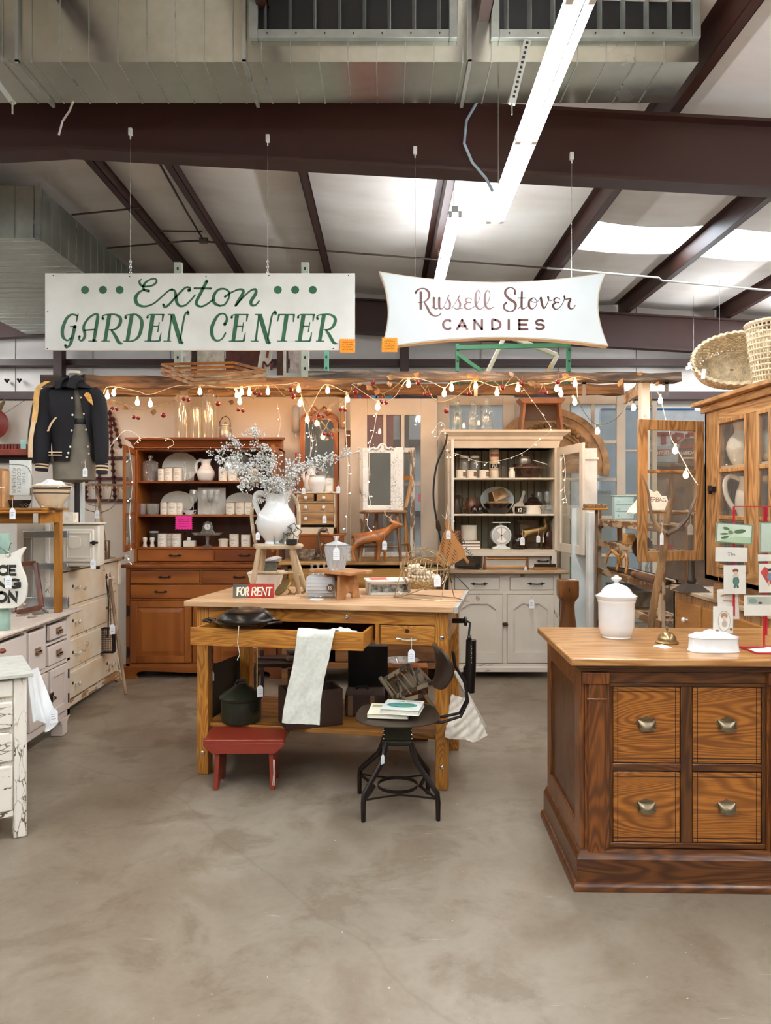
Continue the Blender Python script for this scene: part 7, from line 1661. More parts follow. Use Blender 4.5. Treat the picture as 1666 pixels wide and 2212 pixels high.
# glass bottles behind, duck-head handle, papers, metal bits
for i,(px,w_,h_,lb) in enumerate(((674,16,48,'small clear glass bottle behind the bench, leftmost'),(687,16,50,'small clear glass bottle behind the bench, second from left'),(700,15,52,'small clear glass bottle behind the bench, third from left'))):
    bottle(px,TZ,4.76,w_,h_+8,lb,glassy('#f2f4f0',.25,.05,.15),.35,.55,'small clear bottles behind the bench','glass_bottle')
solo('small_box','little brown-framed glass box left of the clear bottles','box',MB().frame(X(664,4.7),X(673,4.7),TZ,TZ+.10,.004,4.69,4.72),plain('#5b4a36',.5))
t = thing('duck_bookend','brass duck-head figure with long curved neck behind the crystal jar','figurine',(X(692,6.4),6.4,1.03));m_dk2 = plain('#7c6a55',.3,.75)
part(t,'neck',MB().tube([Vector(p) for p in smooth([tuple(P(a,b,6.4)) for a,b in ((693,1209),(694,1195),(690,1175),(688,1158),(692,1146),(700,1143))],5)],[.012]*26,8),m_dk2,True)
part(t,'head',MB().ball(P(700,1145,6.4),.028,14,(1.2,.8,.8)).tube([P(704,1146,6.4),P(712,1154,6.37)],[.012,.003],8),m_dk2,True)
part(t,'body',MB().tube([P(693,1180,6.4),P(700,1165,6.4),P(706,1190,6.4),P(696,1209,6.4)],.007,6),m_dk2,True)
t = thing('glass_bird','brown glazed ruffled dish on the sideboard left of the crystal jar','dish',(X(662,6.45),6.45,1.03))
part(t,'dish',MB().lathe([(.001,0),(.05,0),(.09,.05),(.10,.1),(.094,.1),(.08,.05),(.001,.012)],n=36,wob=.08,k=9),plain('#8f8679',.2,.3,var=.5,scale=30))
canister(755,1.03,6.4,17,34,'white canister on the sideboard just left of the wooden stag')
# white glass-topped display box
q0,q1 = onT(778,1286),onT(880,1283);t = thing('display_box','flat white frame box with red and grey pictures on the work table','box',(onT(830,1284).x,onT(830,1284).y,TZ));m_wb = chip('#e9e2d4','#b09a7c',.34,12,'x')
MD = Matrix.Translation((X(796,onT(796,1286).y),onT(796,1286).y,TZ)) @ Matrix.Rotation(.12,4,'Z');hD = .075
mb = MB();mb.M = MD;mb.frame(0,.25,0,hD,.014,0,.012);mb.box(0,.014,0,.19,0,hD);mb.box(.236,.25,0,.19,0,hD);mb.box(0,.25,.18,.19,0,hD);part(t,'case',mb,m_wb,True,bev=.002)
mb = MB();mb.M = MD;mb.box(-.01,.26,-.01,.2,hD,hD+.010);part(t,'lid',mb,m_wb,True,bev=.002)
mb = MB();mb.M = MD;mb.box(.02,.12,.05,.16,hD+.0105,hD+.0125);part(t,'red_picture',mb,plain('#e2604c',.4),True)
mb = MB();mb.M = MD;mb.box(.014,.236,.010,.02,.012,hD-.012);part(t,'side_picture',mb,plain('#8d8b82',.5,0,var=.6,scale=40),True)
solo('book','thin cream book lying flat between the bench and the white box','book',MB().box(X(735,4.72),X(772,4.72),4.6,4.78,TZ,TZ+.018),M_cream,bev=.002)
# bingo cage
ZG = 4.35;t = thing('bingo_cage','brass wire bingo cage half full of wooden balls on the work table','bingo cage',(X(930,ZG),ZG,TZ));m_gw = plain('#b7a27c',.3,.85)
cc = P(917,1228,ZG);Rg = 42*ZG/F;ax = Vector((.82,-.57,0)).normalized();per = Vector((0,0,1)).cross(ax)
for k in range(10):
    f = -1+2*(k+.5)/10;ofs = ax*(f*Rg*1.25);r = Rg*math.sqrt(max(.05,1-(f*.93)**2))*1.08
    part(t,'wire_ring',MB().tube([cc+ofs+(per*math.cos(a)+Vector((0,0,1))*math.sin(a))*r for a in [2*PI*i/36 for i in range(36)]],.0016,5,True),m_gw,True)
for k in range(10):
    a = 2*PI*k/10;pts = [cc+ax*(f*Rg*1.25)+(per*math.cos(a)+Vector((0,0,1))*math.sin(a))*Rg*math.sqrt(max(.02,1-(f*.97)**2))*1.06 for f in [-1+2*i/16 for i in range(17)]]
    part(t,'wire_rib',MB().tube(pts,.0012,4),m_gw,True)
part(t,'axle',MB().cyl(cc-ax*Rg*1.5,cc+ax*Rg*1.5,.004),m_gw,True)
for s_ in (-1,1):
    e = cc+ax*s_*Rg*1.38;part(t,'hub',MB().cyl(e-ax*.006,e+ax*.006,.014,16),m_gw,True)
    part(t,'stand',MB().tube([Vector((e.x,e.y,TZ+.004))-per*.075,e,Vector((e.x,e.y,TZ+.004))+per*.075],.003,6),m_gw,True)
part(t,'base_wire',MB().tube([Vector((cc.x,cc.y,TZ+.004))+ax*a*Rg*1.4+per*b*.085 for a,b in ((-1,-1),(1,-1),(1.9,-.2),(1,1),(-1,1))],.003,6,True),m_gw,True)
part(t,'crank',MB().tube([cc+ax*Rg*1.5,cc+ax*Rg*1.55+Vector((0,0,.05)),cc+ax*Rg*1.9+Vector((0,0,.055))],.003,6),m_gw,True)
part(t,'ball_chute',MB().tube([P(868,1288,ZG-.02),P(905,1275,ZG-.03),P(948,1258,ZG-.05)],.004,5),m_gw,True)
bb = MB().ball((0,0,0),.0095,8);ball = solo('bingo_ball','small pale wooden bingo ball heaped in the brass wire cage','ball',bb,plain('#e6d6b8',.5,0,var=.1),'wooden bingo balls in the cage')
n = 0
for lay in range(6):
    for i in range(-4,5):
        for j in range(-3,4):
            p = cc+ax*(i*.0205+.01*(lay % 2))+per*(j*.0205+.01*(lay % 2))+Vector((0,0,-Rg*.92+.012+.0185*lay));d_ = p-cc;aa = d_.dot(ax)/(Rg*1.25);rad = (d_-ax*d_.dot(ax)).length
            if abs(aa) > .85 or rad > Rg*math.sqrt(1-aa*aa)*1.0-.012 or p.z > cc.z-Rg*.12-(p.x-cc.x)*.55: continue
            if n == 0: ball.location = p
            else: dup(ball,loc=p+Vector([rr.uniform(-.004,.004) for _ in range(3)]))
            n += 1
for i,(a,b) in enumerate(((867,1290),(862,1287))):
    dup(ball,loc=onT(a,b)+Vector((0,0,.009)),label=('loose bingo ball on the table left of the cage, nearer','loose bingo ball on the table left of the cage, farther')[i])
tag(P(945,1238,4.2),'white price tag hanging from the bingo cage',1.2)
# steer haus board
Zb = 6.1;t = thing('menu_board','bamboo-coloured STEER HAUS paddle menu board hanging above the bingo cage','menu board',P(963,1130,Zb));
pl_ = [(963,1120),(968,1122),(975,1140),(985,1155),(996,1175),(1003,1188),(1007,1202),(1014,1213),(1013,1217),(1009,1218),(1002,1206),(992,1212),(975,1222),(958,1226),(946,1216),(942,1202),(948,1185),(954,1168),(958,1152),(964,1144),(961,1130)]
part(t,'board',MB().prism([(X(a,Zb),ZZ(b,Zb)) for a,b in pl_],Zb,Zb+.015),wood('#c08549','#96602c','z',2,.5,5),True,bev=.003)
u_ = Vector((.55,0,-.83)).normalized();v_ = Vector((.83,0,.55)).normalized();words = 'STEER HAUS'
letters(t,words,P(977,1147,Zb-.003),u_,v_,.034,plain('#3a2212',.7),gap=.2,wt=.13,maxw=.30)
for i in range(9):
    for j in range(3 if 1 < i < 8 else 2):
        a = P(958-i*1.3+j*13,1163+i*6+j*6,Zb-.002);mb = MB();ribbon(mb,[a,a+u_*.026],.005,Vector((0,-1,0)),.0006);part(t,'menu_line',mb,plain('#5b3a1e',.7),True,smooth=False)
solo('string','white string tying the paddle menu board up','string',MB().tube([P(963,1122,Zb-.01),P(972,1108,Zb),P(968,1090,6.3),P(963,1122,Zb-.012),P(955,1112,Zb)],.0025,5),M_string)
tag(P(969,1144,Zb-.05),'white price tag hanging on the paddle menu board',1.2)
# dark strap and rod right of the bingo cage
solo('iron_rod','thin dark iron rod leaning from the table edge to the white hutch','rod',MB().cyl(P(982,1240,4.75),P(1013,1272,4.72),.0035,6),M_black)

# ================================================================ under the table
m_enamel = plain('#2c3022',.3,.2,var=.25,scale=6)
q = P(521,1566,4.32);t = thing('canning_pot','dark olive enamel pot with lid on the lower shelf of the work table','pot',(q.x,q.y,.281))
part(t,'body',MB().lathe([(.001,0),(.108,0),(.113,.01),(.113,.12),(.118,.124),(.118,.13),(.11,.13)],n=36),m_enamel);part(t,'lid',MB().lathe([(.121,.130),(.124,.138),(.10,.16),(.04,.195),(.03,.205),(.001,.21)],n=36),m_enamel)
part(t,'lid_knob',MB().tube([(-.03,0,.2),(-.02,0,.225),(.02,0,.225),(.03,0,.2)],.009,8),M_black)
for s_ in (1,): part(t,'handle',MB().tube([(s_*.075,-.09,.09),(s_*.09,-.115,.085),(s_*.11,-.08,.085),(s_*.105,-.055,.09)],.006,8),M_black)
tag(P(562,1478,4.15),'white tag on a string hooked on the olive pot lid',1.1,.4)
A0 = P(618,1588,4.12);MW = Matrix.Translation((A0.x,A0.y,.281)) @ Matrix.Rotation(math.radians(20),4,'Z')
t = thing('wooden_crate','open dark stained wooden box with rusty corners under the table','crate',(A0.x,A0.y,.281));m_db = chip('#3b2415','#6b4a2c',.36,7,'x',.6,'#2a170c')
def wbox(mb,*a): mb.M = MW;mb.box(*a);return mb
part(t,'front_board',wbox(MB(),0,.32,0,.014,0,.20),m_db,True,bev=.002);part(t,'back_board',wbox(MB(),0,.32,.186,.2,0,.20),m_db,True,bev=.002)
part(t,'end_board',wbox(MB(),0,.014,.014,.186,0,.20),m_db,True,bev=.002);part(t,'end_board',wbox(MB(),.306,.32,.014,.186,0,.20),m_db,True,bev=.002);part(t,'base',wbox(MB(),.014,.306,.014,.186,0,.012),m_db,True)
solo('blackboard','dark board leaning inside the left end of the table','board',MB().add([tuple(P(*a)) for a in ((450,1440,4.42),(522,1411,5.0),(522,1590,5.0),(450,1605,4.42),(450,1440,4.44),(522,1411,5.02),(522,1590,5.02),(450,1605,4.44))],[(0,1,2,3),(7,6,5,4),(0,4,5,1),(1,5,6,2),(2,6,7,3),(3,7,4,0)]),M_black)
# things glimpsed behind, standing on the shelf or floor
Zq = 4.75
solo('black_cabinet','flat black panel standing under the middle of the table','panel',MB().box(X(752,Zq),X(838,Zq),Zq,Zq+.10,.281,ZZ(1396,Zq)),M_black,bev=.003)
t = thing('suitcase','old brown suitcase under the table behind the towel','suitcase',(X(782,4.45),4.45,.281));part(t,'case',MB().box(X(745,4.4),X(832,4.4),4.4,4.62,.281,.40),plain('#3c2417',.6,0,var=.3,scale=20),True,bev=.01);part(t,'handle',MB().tube([P(770,1488,4.38),P(775,1482,4.36),P(790,1481,4.36),P(795,1487,4.38)],.006,6),M_black,True)
for px in (752,800): part(t,'strap',MB().box(X(px,4.4),X(px+10,4.4),4.395,4.4,.285,.40),plain('#7a5a3c',.6),True)
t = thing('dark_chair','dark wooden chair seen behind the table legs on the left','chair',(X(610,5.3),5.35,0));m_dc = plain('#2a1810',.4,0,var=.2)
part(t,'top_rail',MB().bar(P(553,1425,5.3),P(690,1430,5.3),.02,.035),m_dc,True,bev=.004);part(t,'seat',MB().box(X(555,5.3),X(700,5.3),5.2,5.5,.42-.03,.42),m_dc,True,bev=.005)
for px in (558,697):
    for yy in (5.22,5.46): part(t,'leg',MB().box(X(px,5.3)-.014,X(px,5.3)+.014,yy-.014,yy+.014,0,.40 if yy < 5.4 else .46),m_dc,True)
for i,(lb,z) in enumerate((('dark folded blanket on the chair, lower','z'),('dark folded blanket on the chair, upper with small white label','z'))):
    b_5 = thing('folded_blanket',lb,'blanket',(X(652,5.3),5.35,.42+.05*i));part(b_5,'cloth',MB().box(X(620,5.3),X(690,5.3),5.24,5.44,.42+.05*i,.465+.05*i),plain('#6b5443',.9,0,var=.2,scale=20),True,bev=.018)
    if i: part(b_5,'cloth_label',MB().cb(P(650,1447,5.235),(.045,.004,.012),(0,-.1,0)),M_paper,True)
t = thing('picture_frame','narrow cream wooden frame standing behind the left table leg','frame',(X(550,5.05),5.05,0));part(t,'frame',MB().frame(X(545,5.05),X(556,5.05),0,ZZ(1398,5.05),.007,5.03,5.06),plain('#cbb68d',.6),True)
solo('woven_brush','bundle of striped brown cloth under the chair behind the table','cloth',MB().lathe([(.001,0),(.06,.0),(.085,.05),(.07,.1),(.001,.12)],(X(575,5.1),5.1,.0),14,None,1.2,.8),plain('#7b6248',.9,0,var=.5,scale=60))
LT('enamel_bowl','pale blue-white plate edge showing left of the hanging towel','bowl',[(.001,0),(.06,0),(.10,.03),(.10,.036),(.001,.012)],(X(662,5.35),5.35,.521),plain('#b9c6c0',.3))
solo('orange_box','orange-brown wooden box under the table at right','box',MB().box(X(838,4.85),X(925,4.85),4.85,5.0,0,ZZ(1442,4.85)),m_cherryx,bev=.004)
t = LT('glass_tray','scalloped clear glass bowl on the orange-brown box','dish',[(.001,0),(.06,0),(.12,.035),(.116,.035),(.06,.008),(.001,.006)],(X(866,4.92),4.92,ZZ(1442,4.85)),M_crystal,30,wob=.03,k=10)
# slatted doll chair lying on its side behind the metal chair
t = thing('doll_chair','small old slatted wooden chair lying tipped over behind the metal chair','chair',P(900,1560,4.05));m_ol = chip('#8f8168','#3f2d1c',.47,8,'z',.6,'#6b5a44')
Zd = 4.12
for a,b in (((821,1463),(852,1508)),((881,1435),(945,1545)),((858,1470),(872,1508)),((918,1500),(948,1545))): part(t,'post',MB().cyl(P(*a,Zd),P(*b,Zd+.02),.011,10),m_ol,True)
for a,b in (((822,1472),(884,1436)),((876,1512),(920,1500)),((850,1506),(925,1478))): part(t,'rail',MB().bar(P(*a,Zd+.01),P(*b,Zd),.012,.022),m_ol,True)
for i in range(5): a = .15+.17*i;p0 = P(822,1472,Zd+.01).lerp(P(884,1436,Zd+.01),a);p1 = P(852,1512,Zd+.02).lerp(P(926,1484,Zd+.01),a);part(t,'slat',MB().bar(p0,p1,.006,.016 if i != 2 else .034,(0,1,0)),m_ol,True)
part(t,'seat',MB().add([tuple(P(*a)) for a in ((838,1475,4.2),(905,1440,4.3),(940,1478,4.3),(862,1500,4.2))],[(0,1,2,3)]),m_ol,True,solid=.01)
# white folding frame and rag at the right end of the table
t = thing('folding_rack','white painted folding frame sticking out of the table at right','rack',P(1010,1560,4.2));m_wr = chip('#dedacd','#857a66',.42,12,'z')
part(t,'side',MB().bar(P(983,1450,4.05),P(1049,1572,4.05),.018,.018),m_wr,True,bev=.003);part(t,'side',MB().bar(P(914,1532,4.5),P(975,1595,4.5),.018,.018),m_wr,True)
part(t,'rung',MB().cyl(P(983,1455,4.05),P(905,1482,4.5),.009),m_wr,True);part(t,'rung',MB().cyl(P(1018,1514,4.05),P(930,1560,4.5),.009),m_wr,True);part(t,'rung',MB().cyl(P(1040,1556,4.05),P(950,1580,4.5),.009),m_wr,True)
def rag(u,v):
    a = P(975-2*v,1500,4.06).lerp(P(1018,1512,4.04),u);b = P(962,1600,3.98).lerp(P(1054,1590,3.98),u)
    p = a.lerp(b,v);p.z -= .10*v*(.35-abs(u-.65))*.6;p.y += .012*math.sin(u*11+v*3)*(.3+v)+.004*math.sin(v*30+u*20);return tuple(p)
solo('rag','cream cloth draped over the white folding frame beside the table','cloth',MB().grid(rag,26,26,.004),plain('#e5dccb',.9,0,var=.08,scale=50,bump=.15))
# vise and black tool on the table's right side
t = thing('bench_vise','small black vise clamped to the right end of the work table','vise',P(1010,1345,4.2));e = P(985,1341,4.25)
part(t,'jaw',MB().bar(P(978,1341,4.25),P(1002,1341,4.22),.02,.025),M_iron,True,bev=.003);part(t,'wheel',MB().cyl(P(1003,1342,4.2),P(1009,1342,4.2),.026,16),M_black,True,bev=.004);part(t,'crank',MB().tube([P(1009,1342,4.2),P(1016,1345,4.18),P(1014,1362,4.16),P(1013,1375,4.16)],.006,6),M_iron,True)
t = thing('grease_gun','long black tool hanging from the vise at the table end','tool',P(1015,1500,4.2))
part(t,'barrel',MB().tube([P(1018,1382,4.18),P(1017,1440,4.18),P(1014,1495,4.18)],[.028,.029,.03],18),plain('#15100f',.35,.2,coat=.3),True);part(t,'hook',MB().tube([P(1013,1374,4.16),P(1016,1380,4.17),P(1018,1386,4.18)],.008,6).cyl(P(1010,1378,4.15),P(1018,1378,4.15),.014,12),M_iron,True)
mb = MB()
for i in range(8): mb.cb(P(1018+(i % 2),1396+i*5,4.148),(.004,.002,.008))
part(t,'embossing',mb,plain('#a79a86',.6),True);part(t,'lower_sleeve',MB().tube([P(1009,1440,4.2),P(1006,1490,4.22)],[.02,.018],12),M_black,True)

# ================================================================ on the counter
CT = .905;ok_ = onT(1345,1383,CT)
def onC(px,py): return onT(px,py,CT)
q = onC(1344,1384);c_ = Vector((q.x,q.y+.08,CT));t = thing('canister_jar','large white lidded ceramic jar with flared rim on the oak counter','jar',c_);kz = c_.y/F
part(t,'body',MB().lathe([(.001,0),(.060,0),(.064,.004),(.062,.010),(.072,.022),(.077,.05),(.079,.12),(.080,.155),(.084,.165),(.083,.170),(.088,.178),(.091,.188),(.086,.19),(.075,.17),(.07,.03),(.001,.02)],n=48),M_white)
part(t,'lid',MB().lathe([(.086,.188),(.082,.194),(.070,.200),(.060,.218),(.042,.232),(.018,.240),(.010,.244),(.010,.250),(.020,.258),(.024,.264),(.018,.270),(.009,.274),(.009,.278),(.001,.281)],n=48),M_white)

q = onC(1447,1392);t = thing('service_bell','aged brass counter bell on the oak counter','bell',(q.x,q.y+.03,CT));part(t,'base',MB().lathe([(.001,0),(.047,0),(.049,.006),(.040,.012),(.001,.012)],n=32),M_brass);part(t,'dome',MB().lathe([(.038,.012),(.038,.018),(.034,.032),(.022,.044),(.008,.050),(.001,.051)],n=32),plain('#a58a62',.28,.9));part(t,'button',MB().lathe([(.003,.05),(.003,.058),(.006,.06),(.006,.064),(.001,.067)],n=12),M_brass)
solo('price_tag','white price tag lying flat beside the brass bell','price tag',MB().prism([(onC(1411,1396).x,onC(1411,1396).y),(onC(1437,1402).x,onC(1437,1402).y),(onC(1453,1399).x,onC(1453,1399).y),(onC(1430,1392).x,onC(1430,1392).y)],CT+.0005,CT+.0015,'xy'),M_paper)
q = onC(1553,1412);t = thing('butter_dish','white ceramic covered dish with moulded figure on the counter','dish',(q.x,q.y+.05,CT));
def elx(a,b,z0_,z1_,k=3.0):
    pts = [];
    for i in range(40):
        an = 2*PI*i/40;c0,s0 = math.cos(an),math.sin(an);f = (abs(c0)**k+abs(s0)**k)**(-1/k);pts.append((c0*f,s0*f))
    return pts
sh = elx(1,1,0,1);mb = MB();vs = [];lv = [(.100,.050,0),(.102,.052,.004),(.098,.048,.010),(.094,.045,.055),(.098,.049,.058),(.096,.047,.063),(.080,.035,.066)]
for a,b,z in lv: vs += [(x*a,y*b,z) for x,y in sh]
fs = [(i*40+j,i*40+(j+1) % 40,(i+1)*40+(j+1) % 40,(i+1)*40+j) for i in range(len(lv)-1) for j in range(40)]+[tuple(range(40))[::-1],tuple((len(lv)-1)*40+j for j in range(40))]
part(t,'body',mb.add(vs,fs),M_white)
mb = MB();mb.grid(lambda u,v: ((u-.5)*.18,(v-.5)*.075,.064+.022*math.sin(PI*v)**.7*(.35+.65*math.exp(-((u-.45)/.3)**2)+.16*math.sin(u*19)+.05*math.sin(v*21+u*8))*min(1,8*u,8*(1-u))),40,16);part(t,'moulded_lid',mb,M_white)
# card rack with cards
m_rw = plain('#b3202a',.35,.1);Zk = 3.18;t = thing('card_rack','red wire rack hung with vintage greeting cards on the counter','rack',(X(1640,Zk),Zk,CT))
zr = ZZ(1094,Zk);xk = [X(1585,Zk),X(1655,Zk),X(1725,Zk)]
part(t,'top_wire',MB().tube([(xk[0],Zk,zr),(xk[2],Zk,zr)],.002,6),m_rw,True)
for x in xk[:2]:
    part(t,'ribbon',MB().box(x-.003,x+.006,Zk-.001,Zk+.001,ZZ(1330,Zk) if x == xk[0] else ZZ(1372,Zk),zr),m_rw,True)
part(t,'post',MB().cyl((xk[1]-.008,Zk,CT),(xk[1]-.008,Zk,zr),.0045,8),m_rw,True);part(t,'post',MB().cyl((xk[2],Zk,CT),(xk[2],Zk,zr),.003,8),m_rw,True)
part(t,'base_wire',MB().tube([(X(1590,Zk)+.01,Zk,CT+.004),(xk[2],Zk,CT+.004),(xk[2],Zk-.14,CT+.004),(X(1590,Zk)+.02,Zk-.14,CT+.004)],.0035,6,True),m_rw,True)
def card(cx1,cy1,cx2,cy2,label,art,rot=0,z=Zk-.01,face='#efe9da',name='greeting_card',cat='card'):
    cxm,cym = (cx1+cx2)/2,(cy1+cy2)/2;w_,h_ = (cx2-cx1)*z/F,(cy2-cy1)*z/F;c_ = P(cxm,cym,z);c_.y = z
    o = thing(name,label,cat,c_);o.rotation_euler = (0,rot,0)
    part(o,'card',MB().box(-w_/2,w_/2,0,.0015,-h_/2,h_/2),plain(face,.5,0,var=.04),smooth=False)
    for j,(poly_,colr) in enumerate(art): part(o,'art',MB().prism([(a*w_/2,b*h_/2) for a,b in poly_],-.0004-.0002*j,-.0001),plain(colr,.6,0,var=.1),smooth=False)
    part(o,'plastic_sleeve',MB().box(-w_/2-.004,w_/2+.004,-.003,-.0024,-h_/2-.004,h_/2+.004),glassy('#ffffff',.10,.05,.02),smooth=False);return o
def el(cx_e,cy_e,a,b,n=14,rot=0): return [(cx_e+a*math.cos(t_)*math.cos(rot)-b*math.sin(t_)*math.sin(rot),cy_e+a*math.cos(t_)*math.sin(rot)+b*math.sin(t_)*math.cos(rot)) for t_ in [2*PI*i/n for i in range(n)]]
G1,G2 = '#4d7a3f','#b9cfa5'
card(1547,1131,1626,1174,'green botanical card with pale leaves, top of the left column',[([(-1,-1),(1,-1),(1,1),(-1,1)],'#6d8a66'),([(-.93,-.9),(.93,-.9),(.93,.9),(-.93,.9)],'#dfe6cf'),([(-.93,-.9),(.93,-.9),(.93,-.25),(0,-.3)],G2),(el(.3,.25,.34,.2,12,.45),G1),(el(-.45,.45,.2,.14,10,-.6),G1),(el(-.55,-.1,.25,.1,10,.2),G1),(el(-.5,-.45,.25,.12,10,.5),G1),(el(-.2,.1,.14,.2,10,.3),'#6b9a5a')],.07)
card(1546,1183,1615,1213,'white rounded header card printed with the word The',[([(-1,.8),(-.9,1.02),(.9,1.02),(1,.8)],'#efe9da')],.02)
o = bpy.data.objects['greeting_card.001'];w_ = 69*3.17/F
def serif_the(par):
    mb = MB();h = .011
    for st in ([(-.016,.0105),(-.004,.0105)],[(-.010,.0105),(-.010,0)],[(-.012,0),(-.008,0)],[(-.001,.0115),(-.001,0)],[(-.001,.005),(.002,.0072),(.005,.006),(.0055,0)],[(.009,.0038),(.0145,.004),(.0125,.0072),(.0095,.0055),(.009,.002),(.0115,0),(.015,.0012)]):
        ribbon(mb,[Vector((a,-.0008,b-.003)) for a,b in st],.0014,Vector((0,-1,0)),.0001)
    part(par,'lettering',mb,plain('#4b4436',.7),smooth=False)
serif_the(o)
card(1564,1221,1611,1283,'white card with small child in red cap and green trousers',[(el(.08,.62,.28,.15),'#8c3a22'),(el(.1,.45,.2,.12),'#e6c4a6'),(el(.12,-.1,.3,.35),'#5d8072'),(el(.0,-.5,.1,.12),'#4c6b60'),(el(.28,-.5,.1,.12),'#4c6b60'),(el(.1,.25,.3,.1),'#d8cfc0')])
card(1541,1310,1584,1368,'white card with oval portrait of a girl in a hat',[(el(.1,-.1,.62,.78,20),'#8b7f6e'),(el(.1,-.1,.58,.74,20),'#efe8da'),(el(.1,.3,.36,.22),'#b98c62'),(el(.1,.1,.2,.16),'#e8c9ae'),(el(.15,-.3,.28,.25),'#c3ae9e'),(el(-.6,-.8,.15,.1),'#a2644a'),(el(.8,-.7,.15,.1),'#a2644a')],0,Zk-.02)
card(1551,1272,1596,1338,'pale card with faint brown lettering behind the oval portrait card',[([(-.7,.6),(.5,.75),(.5,.6),(-.7,.5)],'#c59a78'),([(-.5,.3),(.7,.2),(.7,.1),(-.5,.2)],'#c9a386')],-.05,Zk+.015)
card(1642,1128,1700,1194,'green-edged card with large red-brown flower, top right',[([(-1,-1),(1,-1),(1,1),(-1,1)],'#7f9477'),([(-.9,-.92),(.9,-.92),(.9,.92),(-.9,.92)],'#cfdac6'),(el(.35,.5,.55,.35,14,-.4),'#b04a24'),(el(.1,.0,.3,.3),'#e3c6b0'),(el(.2,-.5,.3,.4),'#6f9379')])
card(1638,1198,1700,1212,'cream header card with dark N, right column',[(el(.1,0,.03,.4),'#3f372c')])
card(1640,1218,1700,1280,'valentine card with child before a red heart, right column',[([(-.9,.4),(-.6,.8),(-.2,.6),(.1,.8),(.4,.4),(0,-.3),(-.3,-.5)],'#c8391f'),(el(-.2,.55,.16,.14),'#2f241d'),(el(-.2,.42,.14,.1),'#e8c9ae'),(el(-.15,.1,.28,.26),'#7e93ad'),(el(-.3,-.35,.08,.2),'#e3c0a4'),(el(0,-.35,.08,.2),'#e3c0a4')])
card(1608,1286,1700,1330,'grey landscape postcard with small green house, lower right',[([(-.85,.1),(.9,.1),(.9,.85),(-.85,.85)],'#c3c4b4'),(el(-.6,.45,.2,.25),'#7d9c84'),(el(-.25,.25,.1,.12),'#4f4335')])
for i,(a,b) in enumerate(((1612,1404),(1640,1402))): solo('price_tag',('cream tag lying at the right end of the counter','white paper slip lying at the far right of the counter')[i],'price tag',MB().prism([(onC(a,b).x,onC(a,b).y),(onC(a+40,b+8).x,onC(a+40,b+8).y),(onC(a+60,b+2).x,onC(a+60,b+2).y),(onC(a+20,b-3).x,onC(a+20,b-3).y)],CT+.0005+.001*i,CT+.0014+.001*i,'xy'),M_paper)

# ================================================================ behind the counter
t = thing('pitchfork','antique wooden three-pronged pitchfork leaning behind the counter','pitchfork',(X(1400,3.95),3.95,0));m_pf = wood('#9b7a55','#5b4128','z',2,.55,5);m_pt = wood('#86684a','#33251a','z',2,.5,5)
Zf = 3.6;part(t,'handle',MB().tube([Vector(p) for p in smooth([tuple(P(a,b,z)) for a,b,z in ((1385,1560,3.95),(1408,1340,3.78),(1425,1240,3.7),(1438,1160,3.64),(1445,1100,3.6),(1452,1070,3.58),(1446,1028,3.56))],6)],[.018]*19+[.016]*6+[.015,.014,.013,.012,.011,.010,.008,.007,.006,.005,.004,.003],10),m_pf,True)
part(t,'prong',MB().tube([Vector(p) for p in smooth([tuple(P(a,b,Zf)) for a,b in ((1388,1027),(1400,1060),(1405,1098),(1412,1122),(1425,1142),(1437,1152))],6)],[.003+.0004*i for i in range(25)]+[.013]*6,8),m_pf,True)
part(t,'prong',MB().tube([Vector(p) for p in smooth([tuple(P(a,b,Zf)) for a,b in ((1504,1044),(1504,1070),(1494,1098),(1483,1120),(1465,1140),(1440,1153))],6)],[.004+.0004*i for i in range(25)]+[.013]*6,8),m_pt,True)
part(t,'cross_bar',MB().cyl(P(1411,1104,Zf),P(1490,1106,Zf),.006),m_pf,True);part(t,'cross_bar',MB().cyl(P(1418,1132,Zf),P(1470,1136,Zf),.004),m_pf,True)
tag(P(1430,1148,3.55),'white tag hanging at the fork of the wooden pitchfork',1.0,.7)
t = thing('lamp_column','dark metal candlestick column with square base on the oak desk','candlestick',(X(1494,4.8),4.8,.957));t.scale = (1.19,1.19,1.19);m_lc = plain('#4d443a',.4,.6)
part(t,'base',MB().add([(-.075,-.075,0),(.075,-.075,0),(.075,.075,0),(-.075,.075,0),(-.03,-.03,.04),(.03,-.03,.04),(.03,.03,.04),(-.03,.03,.04)],[(0,3,2,1),(4,5,6,7),(0,1,5,4),(1,2,6,5),(2,3,7,6),(3,0,4,7)]),m_lc)
part(t,'column',MB().lathe([(.022,.04),(.026,.06),(.018,.075),(.018,.34),(.022,.35),(.022,.36),(.014,.37),(.014,.385),(.03,.395),(.03,.405),(.001,.41)],n=10),m_lc)
tag(P(1492,1130,4.68),'white price tag hanging on the dark metal column',1.15)
t = thing('wooden_hand_grinder','turned newel post of brown wood with square head between hutch and counter','post',(X(1226,5.6),5.6,0));m_nw = wood('#8a5524','#4e2a0e','z',1.6,.35,5,coat=.3)
a,b_3 = X(1205,5.6),X(1248,5.6);zt = ZZ(1252,5.6);w2 = (b_3-a)/2;xm = (a+b_3)/2
mb = MB();lv = [(1.0,zt-.005),(1.02,zt-.06),(1.0,zt-.12),(.72,zt-.16),(.66,zt-.19),(.72,zt-.26),(.9,zt-.36),(.95,zt-.45),(.8,.3),(.95,.2),(1.1,.1),(1.1,0)]
for (r0,z0_),(r1,z1_) in zip(lv,lv[1:]): pass
vs = [];sq = elx(1,1,0,1,5.0);sq2 = elx(1,1,0,1,2.2)
for i,(r,z) in enumerate(lv): vs += [(xm+x*w2*r,5.6+y*w2*r,z) for x,y in (sq if i < 3 else sq2)]
